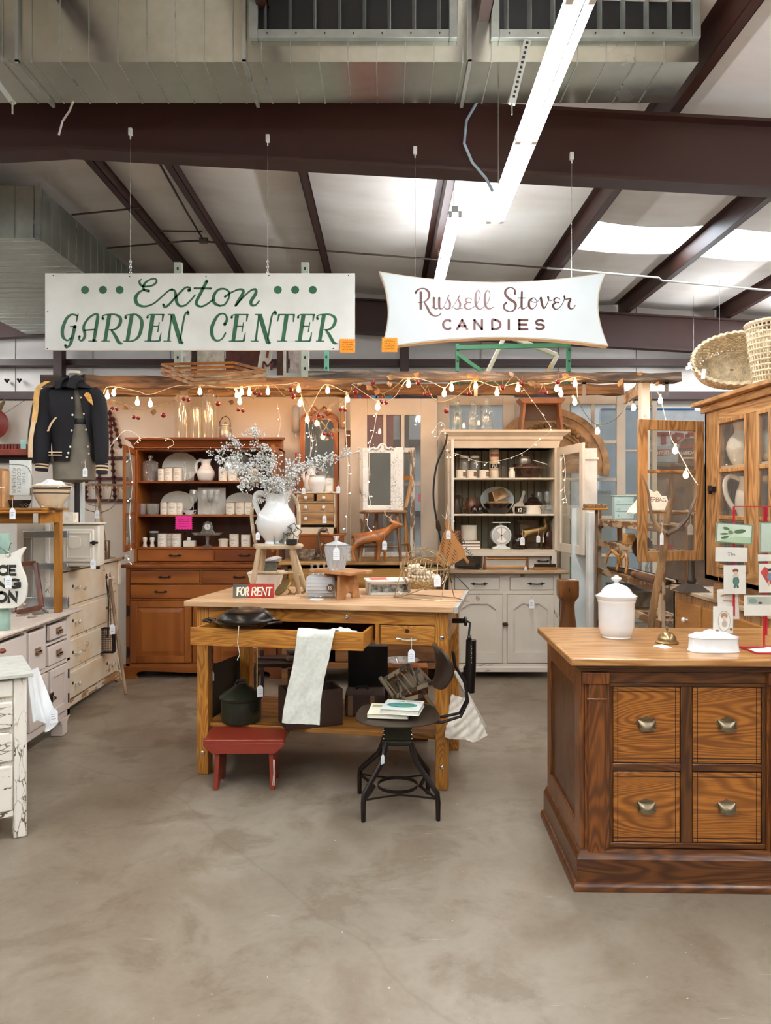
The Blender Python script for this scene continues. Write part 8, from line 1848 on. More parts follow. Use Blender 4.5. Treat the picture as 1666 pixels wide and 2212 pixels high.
vs2 = [(xm+x*w2*.9,5.6+y*w2*.9,zt) for x,y in sq];vs = vs2+vs;L_ = len(lv)+1
fs = [(i*40+j,i*40+(j+1) % 40,(i+1)*40+(j+1) % 40,(i+1)*40+j) for i in range(L_-1) for j in range(40)]+[tuple(range(40))[::-1],tuple((L_-1)*40+j for j in range(40))]
part(t,'shaft',mb.add(vs,fs),m_nw,True);part(t,'slot',MB().cb((xm-.006,5.6-w2-.001,zt-.07),(.008,.004,.035)),M_black,True)
t.name = 'newel_post'
solo('price_tag','white tag lying on top of the turned newel post','price tag',MB().cb((xm+.03,5.58,zt+.002),(.06,.03,.002),(0,.05,.3)),M_paper)
# rack contents
rk = 1.835
solo('wooden_wedge','light wooden wedge block on the tool rack','block',MB().prism([(X(1348,5.85),1.197),(X(1378,5.85),1.197),(X(1366,5.85),1.28),(X(1350,5.85),1.28)],5.8,5.9),wood('#cf9a58','#95602a','x',2,.5,5),bev=.006)
LT('strainer','round dark metal skillet with holes standing in the tool rack','pan',[(.001,0)],(0,0,-50),M_iron) if False else None
mb = MB();c_ = P(1384,1182,5.38);mb.lathe([(.001,0),(.064,0),(.08,.023),(.084,.023),(.07,-.005),(.001,-.005)],(0,0,0),32,Matrix.Translation(c_) @ Matrix.Rotation(PI/2,4,'X') @ Matrix.Rotation(.3,4,'Y'));
t = thing('strainer_pan','round dark metal pan with small holes hung on the tool rack','pan',c_);part(t,'pan',mb,plain('#5c5148',.35,.7,var=.2),True)
mb = MB()
for i in range(7): mb.ball(c_+Vector((.025*math.cos(i),-.0,.025*math.sin(i*1.0))),.003,6)
parts(t,'hole',mb,M_label,world=True)
for i,(a,b,c2) in enumerate((((1322,1188),(1308,1220),(1342,1222)),((1352,1196),(1332,1232),(1352,1240)))):
    t = thing('wooden_clamp',('forked wooden hanger on the tool rack, left','forked wooden hanger on the tool rack, right')[i],'hanger',P(*a,5.5));
    part(t,'arm',MB().tube([P(*a,5.5),P((a[0]+b[0])/2-2,(a[1]+b[1])/2-6,5.5),P(*b,5.5)],[.012,.012,.008],8),m_hony,True);part(t,'arm',MB().tube([P(*a,5.5),P((a[0]+c2[0])/2+4,(a[1]+c2[1])/2-4,5.45),P(*c2,5.45)],[.012,.013,.01],8),m_hony,True)
for i in range(6):
    zq_ = .963;solo('file',['flat rusty file at the front of the rack shelf','twisted iron rod second on the rack shelf','thick dark iron bar on the middle rack shelf','wooden-handled file on the rack shelf','long pale measuring stick on the rack shelf','thin dark iron rod at the back of the rack shelf'][i],'tool',
         MB().cyl((rk+.03+.028*i,5.1+.03*i,zq_+.012),(rk+.03+.028*i,6.4-.05*i,zq_+.012),.011 if i != 2 else .014,8),[plain('#6b4c34',.6,.4,var=.4,scale=30),M_bronze,M_iron,m_hony,M_cream,M_iron][i],'iron tools on the rack')
t = thing('rolling_pin','old wooden turned mallet lying at the front of the tool rack','rolling pin',(rk+.02,5.4,.963));m_rp = wood('#8a5a36','#4b2c16','y',2,.4,5)
part(t,'handle_knob',MB().ball((rk-.02,5.58,.99),.026,12),m_rp,True);part(t,'pin',MB().tube([(rk-.02,5.58,.99),(rk-.02,5.52,.99),(rk-.02,5.47,.99),(rk-.02,5.1,.99)],[.014,.014,.028,.03],14),m_rp,True)
for i,(px0,px1,y0_,y1_,Zr,colr,lb) in enumerate(((1298,1325,1240,1275,6.2,'#4d5a5c','blue-grey tin box low in the tool rack'),(1400,1450,1290,1330,5.5,'#9d927e','grey-beige wooden box on the lower rack shelf'),(1360,1395,1270,1300,5.85,'#6c5b46','brown wooden toolbox on the rack shelf'))):
    zz0 = {0: .729,1: .506,2: .729}[i];solo('tool_box',lb,'box',MB().box(rk+.01,rk+.19,Zr-.15,Zr+.2,zz0,zz0+.12),plain(colr,.6,0,var=.2),bev=.004)
solo('red_tin','small bright red tin at the near end of the tool rack','tin',MB().box(X(1428,5.2),X(1450,5.2),5.17,5.26,1.197,1.23),plain('#c4122a',.4))
# mint toy chest, tag sack, brush on the rack top
zr1 = 1.372
t = thing('toy_chest','small pale mint-green chest of drawers on top of the tool rack','chest of drawers',(X(1344,6.4),6.4,zr1));m_mint = plain('#b5cfca',.5,0,var=.04)
part(t,'case',MB().box(X(1324,6.4),X(1366,6.4),6.35,6.42,zr1,ZZ(1072,6.4)),m_mint,True,bev=.004);part(t,'top',MB().box(X(1322,6.4),X(1368,6.4),6.34,6.43,ZZ(1072,6.4),ZZ(1070,6.4)),m_mint,True,bev=.002)
for j in range(3):
    za = zr1+.012+j*.06;d = part(t,'drawer',MB().box(X(1326,6.4),X(1364,6.4),6.344,6.35,za,za+.052),m_mint,True,bev=.002)
    for px in (1332,1358): part(d,'knob',MB().ball((X(px,6.4),6.34,za+.026),.006,8),m_mint,True)
solo('rack_top_board','worn plank laid across the top of the tool rack','board',MB().box(rk,rk+.2,5.1,6.6,1.352,1.3715),m_rky)
def sack(u,v):
    p = P(1352,1112,5.95).lerp(P(1385,1062,6.2),v).lerp(P(1450,1112,5.3).lerp(P(1440,1075,5.7),v),u);p.z += .03*math.sin(PI*u)+.01*math.sin(u*20+v*7);return tuple(p)
t = thing('flour_sack','off-white printed cloth sack draped over the tool rack','sack',P(1400,1100,5.7));part(t,'cloth',MB().grid(sack,20,8,.006),plain('#ede6d6',.9,0,var=.06,bump=.3),True)
mb = letters(None,'ERBAG',P(1406,1082,5.4),(1,0,-.06),(0,0.2,1),.026,M_ink,wt=.18);part(t,'print',mb,plain('#8b4a36',.8),True,smooth=False)
t = thing('push_broom','brown push broom head lying on the rack top beside the door edge','broom',P(1280,1096,5.9));part(t,'bristles',MB().box(X(1263,5.8),X(1308,5.8),5.75,5.85,ZZ(1097,5.8),ZZ(1088,5.8)),plain('#8a6b48',.9,0,var=.5,scale=90),True,bev=.008);part(t,'head',MB().box(X(1262,5.8),X(1310,5.8),5.74,5.86,ZZ(1102,5.8),ZZ(1097,5.8)),m_hony,True,bev=.004);part(t,'handle',MB().cyl((X(1289,5.8),5.8,ZZ(1102,5.8)),(X(1287,5.8),5.82,0),.011),plain('#6b5a48',.7),True)
# cabinet contents
Zc = 3.35;cxm = cx_+.2
prof_v = [(.5,0),(.55,.02),(.8,.15),(1,.38),(.85,.58),(.55,.72),(.5,.8),(.62,.95)]
for i,(yy,lb) in enumerate(((4.30,'tall white vase pitcher on the upper shelf of the display cabinet, left'),(3.93,'tall white vase pitcher on the upper shelf of the display cabinet, right'))):
    jug('pitcher',lb,(cx_+.11,yy,1.718),.086,.255,M_white,prof_v,[(-.5,.9),(-.95,.8),(-1.0,.6),(-.9,.45)],rz=PI/2)
jug('pitcher','large white ironstone pitcher with big handle, middle shelf of the display cabinet',(cx_+.14,4.22,1.421),.10,.24,M_white,[(.75,0),(.85,.05),(1,.35),(.95,.6),(.8,.8),(.78,.97)],[(-.7,.9),(-1.2,1.0),(-1.5,.85),(-1.4,.5),(-1.0,.2)],rz=-.5)
LT('milk_jug','small white jar on the middle shelf of the display cabinet','jar',[(.001,0),(.045,0),(.05,.08),(.035,.1),(.035,.11),(.001,.11)],(cx_+.12,3.90,1.421),M_white)
for i in range(2): solo('book',('blue-grey book in the display cabinet, upper of two','cream book in the display cabinet, lower of two')[i],'book',MB().box(cx_+.04,cx_+.2,3.76,3.84,1.421+.04*(1-i),1.46+.04*(1-i)),plain(('#3e4a5a','#d8cbb0')[i],.5),bev=.003)
LT('silver_candlestick','short pewter candlestick in the display cabinet by the far stile','candlestick',[(.03,0),(.03,.006),(.01,.015),(.012,.05),(.022,.07),(.02,.085),(.008,.09)],(cx_+.05,4.31,1.421),plain('#8d897e',.3,.8),16)
# wicker baskets on top
m_wick = plain('#dcc8a4',.7,0,var=.25,scale=30)
def wicker(name,label,c,a,b,hgt,M,n=20,rows=12,rg=None):
    t = thing(name,label,'basket',c);sp = MB();nst = 44
    lv = [(.72+.28*(k/rows)**.7,hgt*k/rows) for k in range(rows+1)]
    for k,(f,z) in enumerate(lv):
        pts = []
        for i in range(88):
            an = 2*PI*i/88;wob = .0035*(1 if (i+k) % 2 else -1);pts.append(M @ Vector((a*f*math.cos(an)*(1+wob/a),b*f*math.sin(an)*(1+wob/b),z)))
        sp.tube(pts,.0062 if k < rows else .012,5,True)
    o = part(t,'weave',sp,m_wick,True);st = MB()
    for i in range(nst):
        an = 2*PI*i/nst;st.tube([M @ Vector((a*f*math.cos(an),b*f*math.sin(an),z)) for f,z in [(.05,.004)]+lv[::3]+[lv[-1]]],.0045,5)
    part(t,'stakes',st,m_wick,True);bs = MB()
    for k in range(1,16):
        f = .70*k/15;bs.tube([M @ Vector((a*f*math.cos(2*PI*i/48)*(1+.01*(-1)**i),b*f*math.sin(2*PI*i/48),.003*(-1)**(i+k))) for i in range(48)],.0058,5,True)
    part(t,'woven_base',bs,m_wick,True);return t
c_ = P(1594,795,4.28)
Mk = Matrix.Translation(c_+Vector((0,.08,0))) @ Matrix.Rotation(math.radians(-4),4,'Y') @ Matrix.Rotation(math.radians(-8),4,'Z') @ Matrix.Rotation(math.radians(78),4,'X')
wicker('wicker_basket','large oval wicker basket tipped on its side on the display cabinet',c_,.255,.148,.19,Mk)
solo('price_tag','white card tag tied inside the left end of the oval wicker basket','price tag',MB().cb(P(1520,808,4.12),(.022,.002,.055),(0,.1,0)),M_paper)
c_ = P(1690,790,3.95);Mk = Matrix.Translation((c_.x,3.98,2.109))
wicker('wicker_basket','white wicker basket at the right edge on top of the display cabinet',(c_.x,3.98,2.109),.155,.155,.33,Mk)
# far right background
solo('signboard','large white rounded sign panel with blue top edge behind the booth post','sign',MB().prism([(X(1298,8.2),0),(X(1540,8.2),0),(X(1540,8.2),ZZ(900,8.2)),(X(1524,8.2),ZZ(896,8.2)),(X(1512,8.2),ZZ(888,8.2)),(X(1500,8.2),ZZ(886,8.2)),(X(1298,8.2),ZZ(886,8.2))],8.2,8.25),plain('#dfe8ee',.4))
bpy.context.view_layer.update();sg = bpy.data.objects['signboard']
bb_ = MB().box(X(1300,8.2),X(1500,8.2),8.19,8.26,ZZ(886,8.2),ZZ(882,8.2));part(sg,'blue_edge',bb_,plain('#2f6fa5',.4),True)
m_rl = plain('#a3302c',.5);zz8 = 8.185
brush(sg,'letter',[[(1418,938,9),(1450,938,9)],[(1434,938,11),(1434,975,11)]],(0,0),1,zz8,m_rl,0,True);brush(sg,'letter',[[(1458,938,10),(1458,975,10)],[(1458,938,8),(1474,940,10),(1476,950,10),(1458,957,8)],[(1466,957,9),(1476,975,10)]],(0,0),1,zz8,m_rl,0,True)
brush(sg,'letter',[[(1486,938,10),(1486,975,10)],[(1486,938,8),(1506,938,8)],[(1486,956,7),(1500,956,7)],[(1486,975,8),(1506,975,8)]],(0,0),1,zz8,m_rl,0,True);brush(sg,'letter',[[(1405,946,7),(1415,949,7)]],(0,0),1,zz8,m_rl,0,True)
# bags in front of the panel
t = thing('feed_bag',"pale blue bag with red MYER'S label seen through the open glass door",'bag',P(1437,998,7.9));part(t,'bag',MB().prism([(X(1412,7.9),ZZ(962,7.9)),(X(1466,7.9),ZZ(960,7.9)),(X(1462,7.9),ZZ(1000,7.9)),(X(1420,7.9),ZZ(1000,7.9))],7.86,7.92),plain('#a9bcc6',.5),True,bev=.01)
part(t,'label_panel',MB().prism([(X(1419,7.85),ZZ(972,7.85)),(X(1449,7.85),ZZ(970,7.85)),(X(1449,7.85),ZZ(982,7.85)),(X(1420,7.85),ZZ(985,7.85))],7.85,7.86),plain('#b3383a',.5),True)
letters(t,"MYER'S",P(1421,982,7.84),(1,0,.05),(0,0,1),.036,M_label,gap=.25,wt=.2,maxw=.12)
t = thing('feed_bag','brown-red bag with pale lettering seen through the open glass door','bag',P(1485,1000,7.9));part(t,'bag',MB().prism([(X(1468,7.9),ZZ(955,7.9)),(X(1476,7.9),ZZ(947,7.9)),(X(1495,7.9),ZZ(946,7.9)),(X(1504,7.9),ZZ(955,7.9)),(X(1506,7.9),ZZ(1002,7.9)),(X(1467,7.9),ZZ(1002,7.9))],7.86,7.94),plain('#6b4a46',.5,0,var=.3),True,bev=.01)
letters(t,'CARDIGAN',P(1471,982,7.85),(1,0,.03),(0,0,1),.03,M_label,wt=.18,maxw=.14);part(t,'stripe',MB().box(X(1469,7.85),X(1505,7.85),7.85,7.86,ZZ(968,7.85),ZZ(965,7.85)),plain('#a3302c',.5),True)
part(bpy.data.objects['feed_bag.001'],'print',MB().box(X(1474,7.85),X(1500,7.85),7.85,7.86,ZZ(991,7.85),ZZ(988,7.85)),M_label,True)
solo('shelf_unit','brown shelf unit in the neighbouring booth below the bags','shelf',MB().box(X(1400,8.0),X(1560,8.0),7.84,8.1,ZZ(1008,8.0),ZZ(1003,8.0)).box(X(1420,8.0),X(1560,8.0),8.0,8.1,0,ZZ(1008,8.0)),plain('#6f5a48',.6,0,var=.3,scale=4))
solo('book',"cream sign reading COMICS behind the door glass",'sign',MB().box(X(1292,7.6),X(1322,7.6),7.6,7.62,0,ZZ(1058,7.6)),M_cream)
for o in [x for x in bpy.data.objects if x.get('label','').startswith('cream sign reading COMICS')]:
    o.name = 'paper_sign';letters(o,'COMICS',P(1293,1066,7.59),(1,0,0),(0,0,1),.022,plain('#3b3630',.7),gap=.3,wt=.2,maxw=.12)
# ================================================================ dress form with varsity jacket
Zj = 5.45;kj = Zj/F
def J(px,py,dy=0): return Vector((X(px,Zj),Zj+dy,ZZ(py,Zj)))
t = thing('dress_form','olive-grey dress form wearing the black varsity jacket on the tall dresser','mannequin',(X(158,Zj),Zj+.05,1.056));m_fm = plain('#7d7565',.8,0,var=.1)
part(t,'torso',MB().lathe([(.001,ZZ(1045,Zj)),(.15,ZZ(1036,Zj)),(.155,ZZ(990,Zj)),(.13,ZZ(930,Zj)),(.135,ZZ(890,Zj)),(.15,ZZ(860,Zj)),(.10,ZZ(838,Zj)),(.045,ZZ(826,Zj)),(.042,ZZ(805,Zj)),(.04,ZZ(800,Zj)),(.001,ZZ(799,Zj))],(X(152,Zj),Zj+.07,0),28,None,1,.62),m_fm,True)
part(t,'neck_cap',MB().lathe([(.043,ZZ(803,Zj)),(.044,ZZ(798,Zj)),(.001,ZZ(797,Zj))],(X(152,Zj),Zj+.07,0),20,None,1,.62),plain('#cfc8ba',.4),True)
part(t,'belt',MB().lathe([(.133,ZZ(916,Zj)),(.136,ZZ(914,Zj)),(.136,ZZ(906,Zj)),(.133,ZZ(904,Zj))],(X(152,Zj),Zj+.07,0),28,None,1.02,.64),M_black,True)
part(t,'stand_pole',MB().cyl((X(158,Zj),Zj+.07,1.056),(X(158,Zj),Zj+.07,ZZ(1040,Zj)),.018),M_iron,True);part(t,'stand_foot',MB().lathe([(.09,1.056),(.085,1.07),(.02,1.08)],(X(158,Zj),Zj+.07,0),20),M_iron,True)
t = thing('varsity_jacket','black varsity jacket with cream and gold sleeve stripes on the dress form','jacket',(X(155,Zj),Zj,ZZ(1000,Zj)));m_jk = plain('#120f13',.85,0,var=.1,scale=30,bump=.2)
m_gd = plain('#e2ae62',.45,0,var=.15);m_cr = plain('#e8c69a',.7)
L = [(836,[108,186],.10),(850,[92,200],.16),(880,[93,203],.2),(920,[101,201],.19),(960,[108,200],.19),(985,[110,207],.2),(997,[112,206],.195)]
def side(sgn):                                       # the two fronts wrap round from the open middle to the back
    openx = {836:(158,166),850:(164,173),880:(168,180),920:(166,188),960:(160,194),985:(158,196),997:(156,199)}
    def f(u,v):
        i = v*(len(L)-1);k = min(int(i),len(L)-2);fr = i-k
        y = L[k][0]*(1-fr)+L[k+1][0]*fr;xl = L[k][1][0]*(1-fr)+L[k+1][1][0]*fr;xr = L[k][1][1]*(1-fr)+L[k+1][1][1]*fr;dp = (L[k][2]*(1-fr)+L[k+1][2]*fr)*.62
        o0,o1 = openx[L[k][0]],openx[L[k+1][0]];ol = o0[0]*(1-fr)+o1[0]*fr;orr = o0[1]*(1-fr)+o1[1]*fr
        xc = (xl+xr)/2;hw = (xr-xl)/2;op = (ol if sgn < 0 else orr);a0 = math.asin(max(-.98,min(.98,(op-xc)/hw)));a1 = sgn*PI
        a = a0+(a1-a0)*u;fold = .006*math.sin(u*17+v*5)*v
        return (X(xc+hw*math.sin(a),Zj),Zj+.07-(dp+fold)*math.cos(a),ZZ(y,Zj)+.004*math.sin(u*9))
    return f
part(t,'jacket_front',MB().grid(side(-1),24,24,-.008),m_jk,True);part(t,'jacket_front',MB().grid(side(1),24,24,.008),m_jk,True)
part(t,'shoulders',MB().grid(lambda u,v: ((lambda a,r: (X(148+46*r*math.sin(a),Zj),Zj+.07-.125*r*math.cos(a),ZZ(838-22*(1-r**1.6)-0*u,Zj)))(-PI+2*PI*u,.42+.6*v)),36,8,.006),m_jk,True)
def sleeve(pts,rs,nm='sleeve',mat=m_jk,**k): return part(t,nm,MB().tube([Vector(p) for p in smooth([tuple(p) for p in pts],6)],[a[0] for a in smooth([(r,) for r in rs],6)],16,**k),mat,True)
sleeve([J(108,842,.06),J(94,862,.05),J(88,905,.03),J(86,950,.0),J(92,985,-.02),J(94,1000,-.02)],[.05,.08,.085,.08,.064,.055]);
sleeve([J(192,842,.06),J(204,862,.05),J(212,905,.03),J(219,950,.0),J(222,990,-.02),J(223,1002,-.02)],[.045,.062,.058,.052,.047,.042])
for (a,b),r in ((((94,1000),(93,1018)),.046),(((223,1003),(223,1024)),.042)):
    c0,c1 = J(*a,-.02),J(*b,-.025);cf = sleeve([c0,c1],[r,r*.92],'cuff',plain('#15131b',.8))
    for f in (.15,.5): part(cf,'cuff_stripe',MB().tube([c0.lerp(c1,f),c0.lerp(c1,f+.16)],[r*1.03,r*1.02],16),m_cr,True)
def strip(pts,w_,nm,mat):
    p = [Vector(q) for q in smooth([tuple(q) for q in pts],5)];part(t,nm,MB().grid(lambda u,v: tuple(p[int(u*(len(p)-1))]+Vector(((v-.5)*w_,-.006*math.sin(PI*v),0))),len(p)-1,4,.004),mat,True)
strip([J(108,826,-.04),J(94,840,-.075),J(88,862,-.07),J(87,882,-.068),J(84,915,-.078)],.040,'gold_stripe',m_gd);strip([J(84,913,-.078),J(80,950,-.095),J(79,990,-.095)],.032,'cream_stripe',m_cr)
for s_ in (-1,1): part(t,'collar',MB().grid(lambda u,v: tuple(J(150+s_*8,806,.10).lerp(J(150+s_*(27 if s_ < 0 else 30),822,.02),u).lerp(J(150+s_*(10 if s_ < 0 else 6),842,-.09).lerp(J(150+s_*22,843,-.07),u),v)+Vector((0,-.03*math.sin(PI*v),.02*math.sin(PI*v)))),8,10,.012),m_jk,True)
part(t,'back_collar',MB().grid(lambda u,v: (X(150,Zj)+.085*math.sin((u-.5)*3.6),Zj+.07+.055*math.cos((u-.5)*3.6),ZZ(805+22*v,Zj)),14,4,.01),m_jk,True)
for px,py in ((158,835),(166,836),(166,863),(167,899),(165,932),(162,967),(158,980),(155,989)): part(t,'snap_button',MB().ball(J(px-1,py,-.075),.008,10,(1,.5,1)),M_label,True)
for px,py in ((181,861),(187,896),(192,930),(196,966),(198,981)): part(t,'snap_button',MB().ball(J(px,py,-.05),.007,10,(1,.5,1)),m_cr,True)
strip([J(131,904,-.075),J(122,918,-.085),J(115,934,-.085)],.016,'pocket_trim',m_cr)
part(t,'chest_patch',MB().prism([(X(a,Zj),ZZ(b,Zj)) for a,b in ((189,856),(193,851),(199,851),(204,858),(208,878),(198,869))],Zj-.065,Zj-.055),plain('#d9a04c',.7,0,var=.2,scale=60),True)
for z in (977,983): part(t,'hem_stripe',MB().box(X(113,Zj),X(141,Zj),Zj-.062,Zj-.054,ZZ(z+2.2,Zj),ZZ(z,Zj)),m_cr,True);
tag(P(184,1008,5.2),'white price tag pinned at the hem of the dress form',1.1)
part(t,'string',MB().tube([P(178,1003,5.2),P(176,999,5.2),P(181,996,5.2),P(185,1003,5.2),P(184,1012,5.2)],.002,5),M_string,True)

# ================================================================ hay rake, turned rack, shaker
t = thing('hay_rake','old wooden hay rake with bowed braces leaning head-up by the dresser','rake',(X(272,6.3),6.3,0));m_hr = wood('#a88d70','#6e5138','z',2,.7,4)
part(t,'handle',MB().tube([P(272,1500,6.03),P(245,1310,6.2),P(222,1140,6.4),P(208,1048,6.5)],.013,10),m_hr,True);part(t,'head',MB().bar(P(150,1046,6.5),P(266,1048,6.45),.02,.022),m_hr,True,bev=.003)
mb = MB()
for i in range(11): mb.cyl(P(156+i*10.5,1047,6.49),P(162+i*10.2,1056,6.38),.004,6)
parts(t,'tooth',mb,m_hr,world=True)
for q in (((160,1050),(168,1080),(185,1100),(216,1108)),((258,1050),(252,1080),(240,1098),(216,1108)),((178,1050),(180,1075),(190,1088),(212,1094)),((242,1050),(240,1070),(232,1084),(214,1090))): part(t,'bow_brace',MB().tube([Vector(p) for p in smooth([tuple(P(a,b,6.42)) for a,b in q],6)],.0045,6),m_hr,True)
tag(P(210,1100,6.3),'white price tag hanging at the rake bows',1.2)
t = thing('turned_rack','dark reddish folding rack of bobbin-turned bars on the wall behind the rake','rack',P(240,1100,6.9));m_tr = plain('#4a1c16',.4,0,var=.15);Zt = 7.0
def bobbin(a,b,nb):
    a = P(*a,Zt);b = P(*b,Zt);n = nb*4;part(t,'turned_bar',MB().tube([a.lerp(b,i/n) for i in range(n+1)],[(.010,.014,.024,.014)[i % 4] for i in range(n+1)],8),m_tr,True)
Zt = 7.17
bobbin((237,886),(248,1078),14);bobbin((243,900),(262,968),6);bobbin((222,885),(222,940),4);bobbin((186,1035),(186,1078),4);bobbin((214,1000),(215,1078),6)
for y,x0_,x1_ in ((989,228,276),(1034,180,276),(1081,180,284)): part(t,'rail',MB().box(X(x0_,Zt),X(x1_,Zt),Zt,Zt+.02,ZZ(y+3,Zt),ZZ(y-3,Zt)),m_tr,True)
t = thing('corn_popper','black wire mesh corn popper with long handle hanging by the dresser','popper',P(230,1410,6.1));Zp = 6.12;m_pw = plain('#1d1714',.6,.3)
part(t,'basket_frame',MB().frame(X(216,Zp),X(247,Zp),ZZ(1410,Zp),ZZ(1356,Zp),.008,Zp-.03,Zp+.03),m_pw,True)
mb = MB()
for i in range(9): mb.cyl(P(218+3.4*i,1356,Zp-.03),P(218+3.4*i,1410,Zp-.03),.0016,4)
for i in range(14): mb.cyl(P(216,1358+3.9*i,Zp-.03),P(247,1358+3.9*i,Zp-.03),.0016,4)
part(t,'mesh',mb,m_pw,True);part(t,'handle',MB().tube([P(233,1375,Zp-.04),P(235,1300,Zp-.02),P(231,1265,Zp),P(229,1246,Zp),P(231,1240,Zp)],.005,6).tube([P(240,1356,Zp),P(238,1300,Zp),P(233,1265,Zp)],.003,5),m_pw,True)
tag(P(243,1346,6.0),'white price tag on the black wire corn popper',1.4,.5)
tag(P(201,1206,4.95),'white price tag hanging from the enamel stove door latch',1.1)

# ================================================================ stove and other things on the dresser
Zo = 5.2;t = thing('enamel_stove','small cream enamel oven with embossed door on the tall dresser','oven',(X(175,Zo)-.1,Zo+.2,1.056));m_en = chip('#e4dccb','#4b4237',.31,10,'x',.35,'#d5cab6')
a,b_3 = X(128,Zo),X(212,Zo);z0_,z1_ = 1.056+.02,ZZ(1133,Zo)
part(t,'body',MB().box(a,b_3,Zo+.02,Zo+.12,z0_,z1_),m_en,True,bev=.012);part(t,'top',MB().box(a-.01,b_3+.012,Zo,Zo+.13,z1_,z1_+.012),m_en,True,bev=.005)
d = part(t,'oven_door',MB().box(a+.02,b_3-.03,Zo-.0,Zo+.02,z0_+.03,z1_-.03),m_en,True,bev=.010);part(d,'door_panel',MB().frame(a+.05,b_3-.05,z0_+.06,z1_-.055,.008,Zo-.006,Zo),m_en,True,bev=.003)
cxo,czo = X(161,Zo),ZZ(1172,Zo);part(d,'emblem',MB().prism([(cxo+x*.045,czo+y*.042) for x,y in elx(1,1,0,1,3.5)],Zo-.006,Zo),m_en,True,bev=.003)
part(d,'latch',MB().cb((b_3-.02,Zo-.02,czo),(.05,.02,.014)).cb((b_3-.022,Zo-.02,czo),(.014,.03,.03)),M_iron,True,bev=.003)
for x in (a+.01,b_3-.03): part(t,'foot',MB().box(x,x+.02,Zo+.04,Zo+.06,1.056,z0_),M_iron,True)
solo('paper_box','cream printed tin box on top of the enamel oven','box',MB().box(X(137,5.3),X(170,5.3),5.21,5.3,z1_+.012,ZZ(1107,5.3)),plain('#e6dccb',.5,0,var=.12,scale=30),bev=.003)
t = thing('ice_box','pale grey wooden frame cabinet standing behind the oven','cabinet',(X(160,5.8),5.8,1.056));part(t,'frame',MB().frame(X(140,5.75),X(178,5.75),1.056,ZZ(1040,5.75),.02,5.75,5.8),plain('#c5cbc6',.5,0,var=.08),True)
solo('picture_frame','small dark-edged frame on the right end of the tall dresser','picture frame',MB().frame(X(228,6.3),X(237,6.3),1.056,ZZ(1167,6.3),.006,6.28,6.3),plain('#6b4a2e',.5))
solo('glass_cup','small glass and metal piece on the dresser beside the rake','cup',MB().lathe([(.001,0),(.035,0),(.03,.03),(.04,.06),(.036,.06),(.001,.02)],(X(222,6.3),6.3,1.056),16),M_crystal)
# white cabinet doors behind the side table, aluminium frame
Zw = 5.12;t = thing('window_sash','polished aluminium window frame behind the little wooden table','frame',(X(90,Zw),Zw,.80));m_al = plain('#b9c0c2',.25,.85,var=.1)
part(t,'frame',MB().box(X(50,Zw),X(68,Zw),Zw,Zw+.03,.801,ZZ(1149,Zw)).box(X(50,Zw),X(146,Zw),Zw-.002,Zw+.03,ZZ(1162,Zw),ZZ(1147,Zw)).box(X(50,Zw),X(146,Zw),Zw-.002,Zw+.03,ZZ(1232,Zw),ZZ(1217,Zw)).box(X(50,Zw),X(146,Zw),Zw-.002,Zw+.03,.801,ZZ(1290,Zw)),m_al,True,bev=.004)
t = thing('painted_cabinet','cream peeling painted cabinet standing behind the aluminium frame','cabinet',(X(60,5.2),5.25,.801));part(t,'case',MB().box(X(36,5.2),X(122,5.2),5.2,5.28,.801,ZZ(1128,5.2)),chip('#d8cdbb','#6a5a45',.36,9,'z'),True,bev=.003)
part(t,'stile',MB().box(X(98,5.19),X(107,5.19),5.185,5.2,.81,ZZ(1133,5.19)),m_crkz,True,bev=.003)
t = thing('picture_frame','dark brown empty wooden frame leaning on the pinkish-white cupboard','picture frame',onT(60,1318,.80));Zf = onT(60,1318,.80).y;m_bf = wood('#6f3a1e','#3d1c0c','z',1.6,.35,5,coat=.3)
fr = [(36,1322),(90,1311),(77,1216),(44,1219)];zz_ = [Zf-.17,Zf-.15,Zf-.05,Zf-.06];pp = [P(a,b,z) for (a,b),z in zip(fr,zz_)]
for i in range(4):
    if i == 3: continue
    part(t,'side',MB().bar(pp[i],pp[(i+1) % 4],.03,.02,(0,1,0)),m_bf,True,bev=.004)
part(t,'side',MB().bar(pp[3]+Vector((-.02,0,0)),pp[0]+Vector((-.02,0,0)),.03,.02,(0,1,0)),m_bf,True);part(t,'rosette',MB().ball(P(53,1306,Zf-.18),.014,12),plain('#b59a86',.3,.5),True)
# bell-shaped white sign
Zs = 4.2;t = thing('shop_sign','white bell-shaped sign with black capitals ICE, ING, ON, cut by left edge','sign',P(20,1314,Zs));m_sg = plain('#e9e4d6',.5,0,var=.05,scale=6)
pts = [(-60,1315),(28,1314),(40,1310),(52,1300),(57,1285),(58,1262),(54,1243),(47,1228),(43,1214),(44,1202),(50,1192),(55,1184),(53,1181),(42,1186),(25,1195),(15,1197),(2,1198),(-60,1198)]
part(t,'board',MB().prism([(X(a,Zs),ZZ(b,Zs)) for a,b in pts],Zs,Zs+.015),m_sg,True,bev=.002)
kk = plain('#26241b',.6);zz_ = Zs-.003
def blk(txt,x0_,x1_,y0_,y1_,wt): letters(t,txt,P(x0_,y1_,zz_),(1,0,0),(0,0,1),(y1_-y0_)*Zs/F,kk,gap=.22,wt=wt,maxw=(x1_-x0_)*Zs/F)
blk('CE',-4,32,1223,1241,.34);blk('NG',-9,42,1252,1269,.34);blk('ON',-7,36,1280,1299,.34)
part(t,'hanging_ring',MB().tube([P(17+5*math.cos(a),1197+5*math.sin(a),Zs-.005) for a in [2*PI*i/14 for i in range(14)]],.003,5,True),M_steel,True)
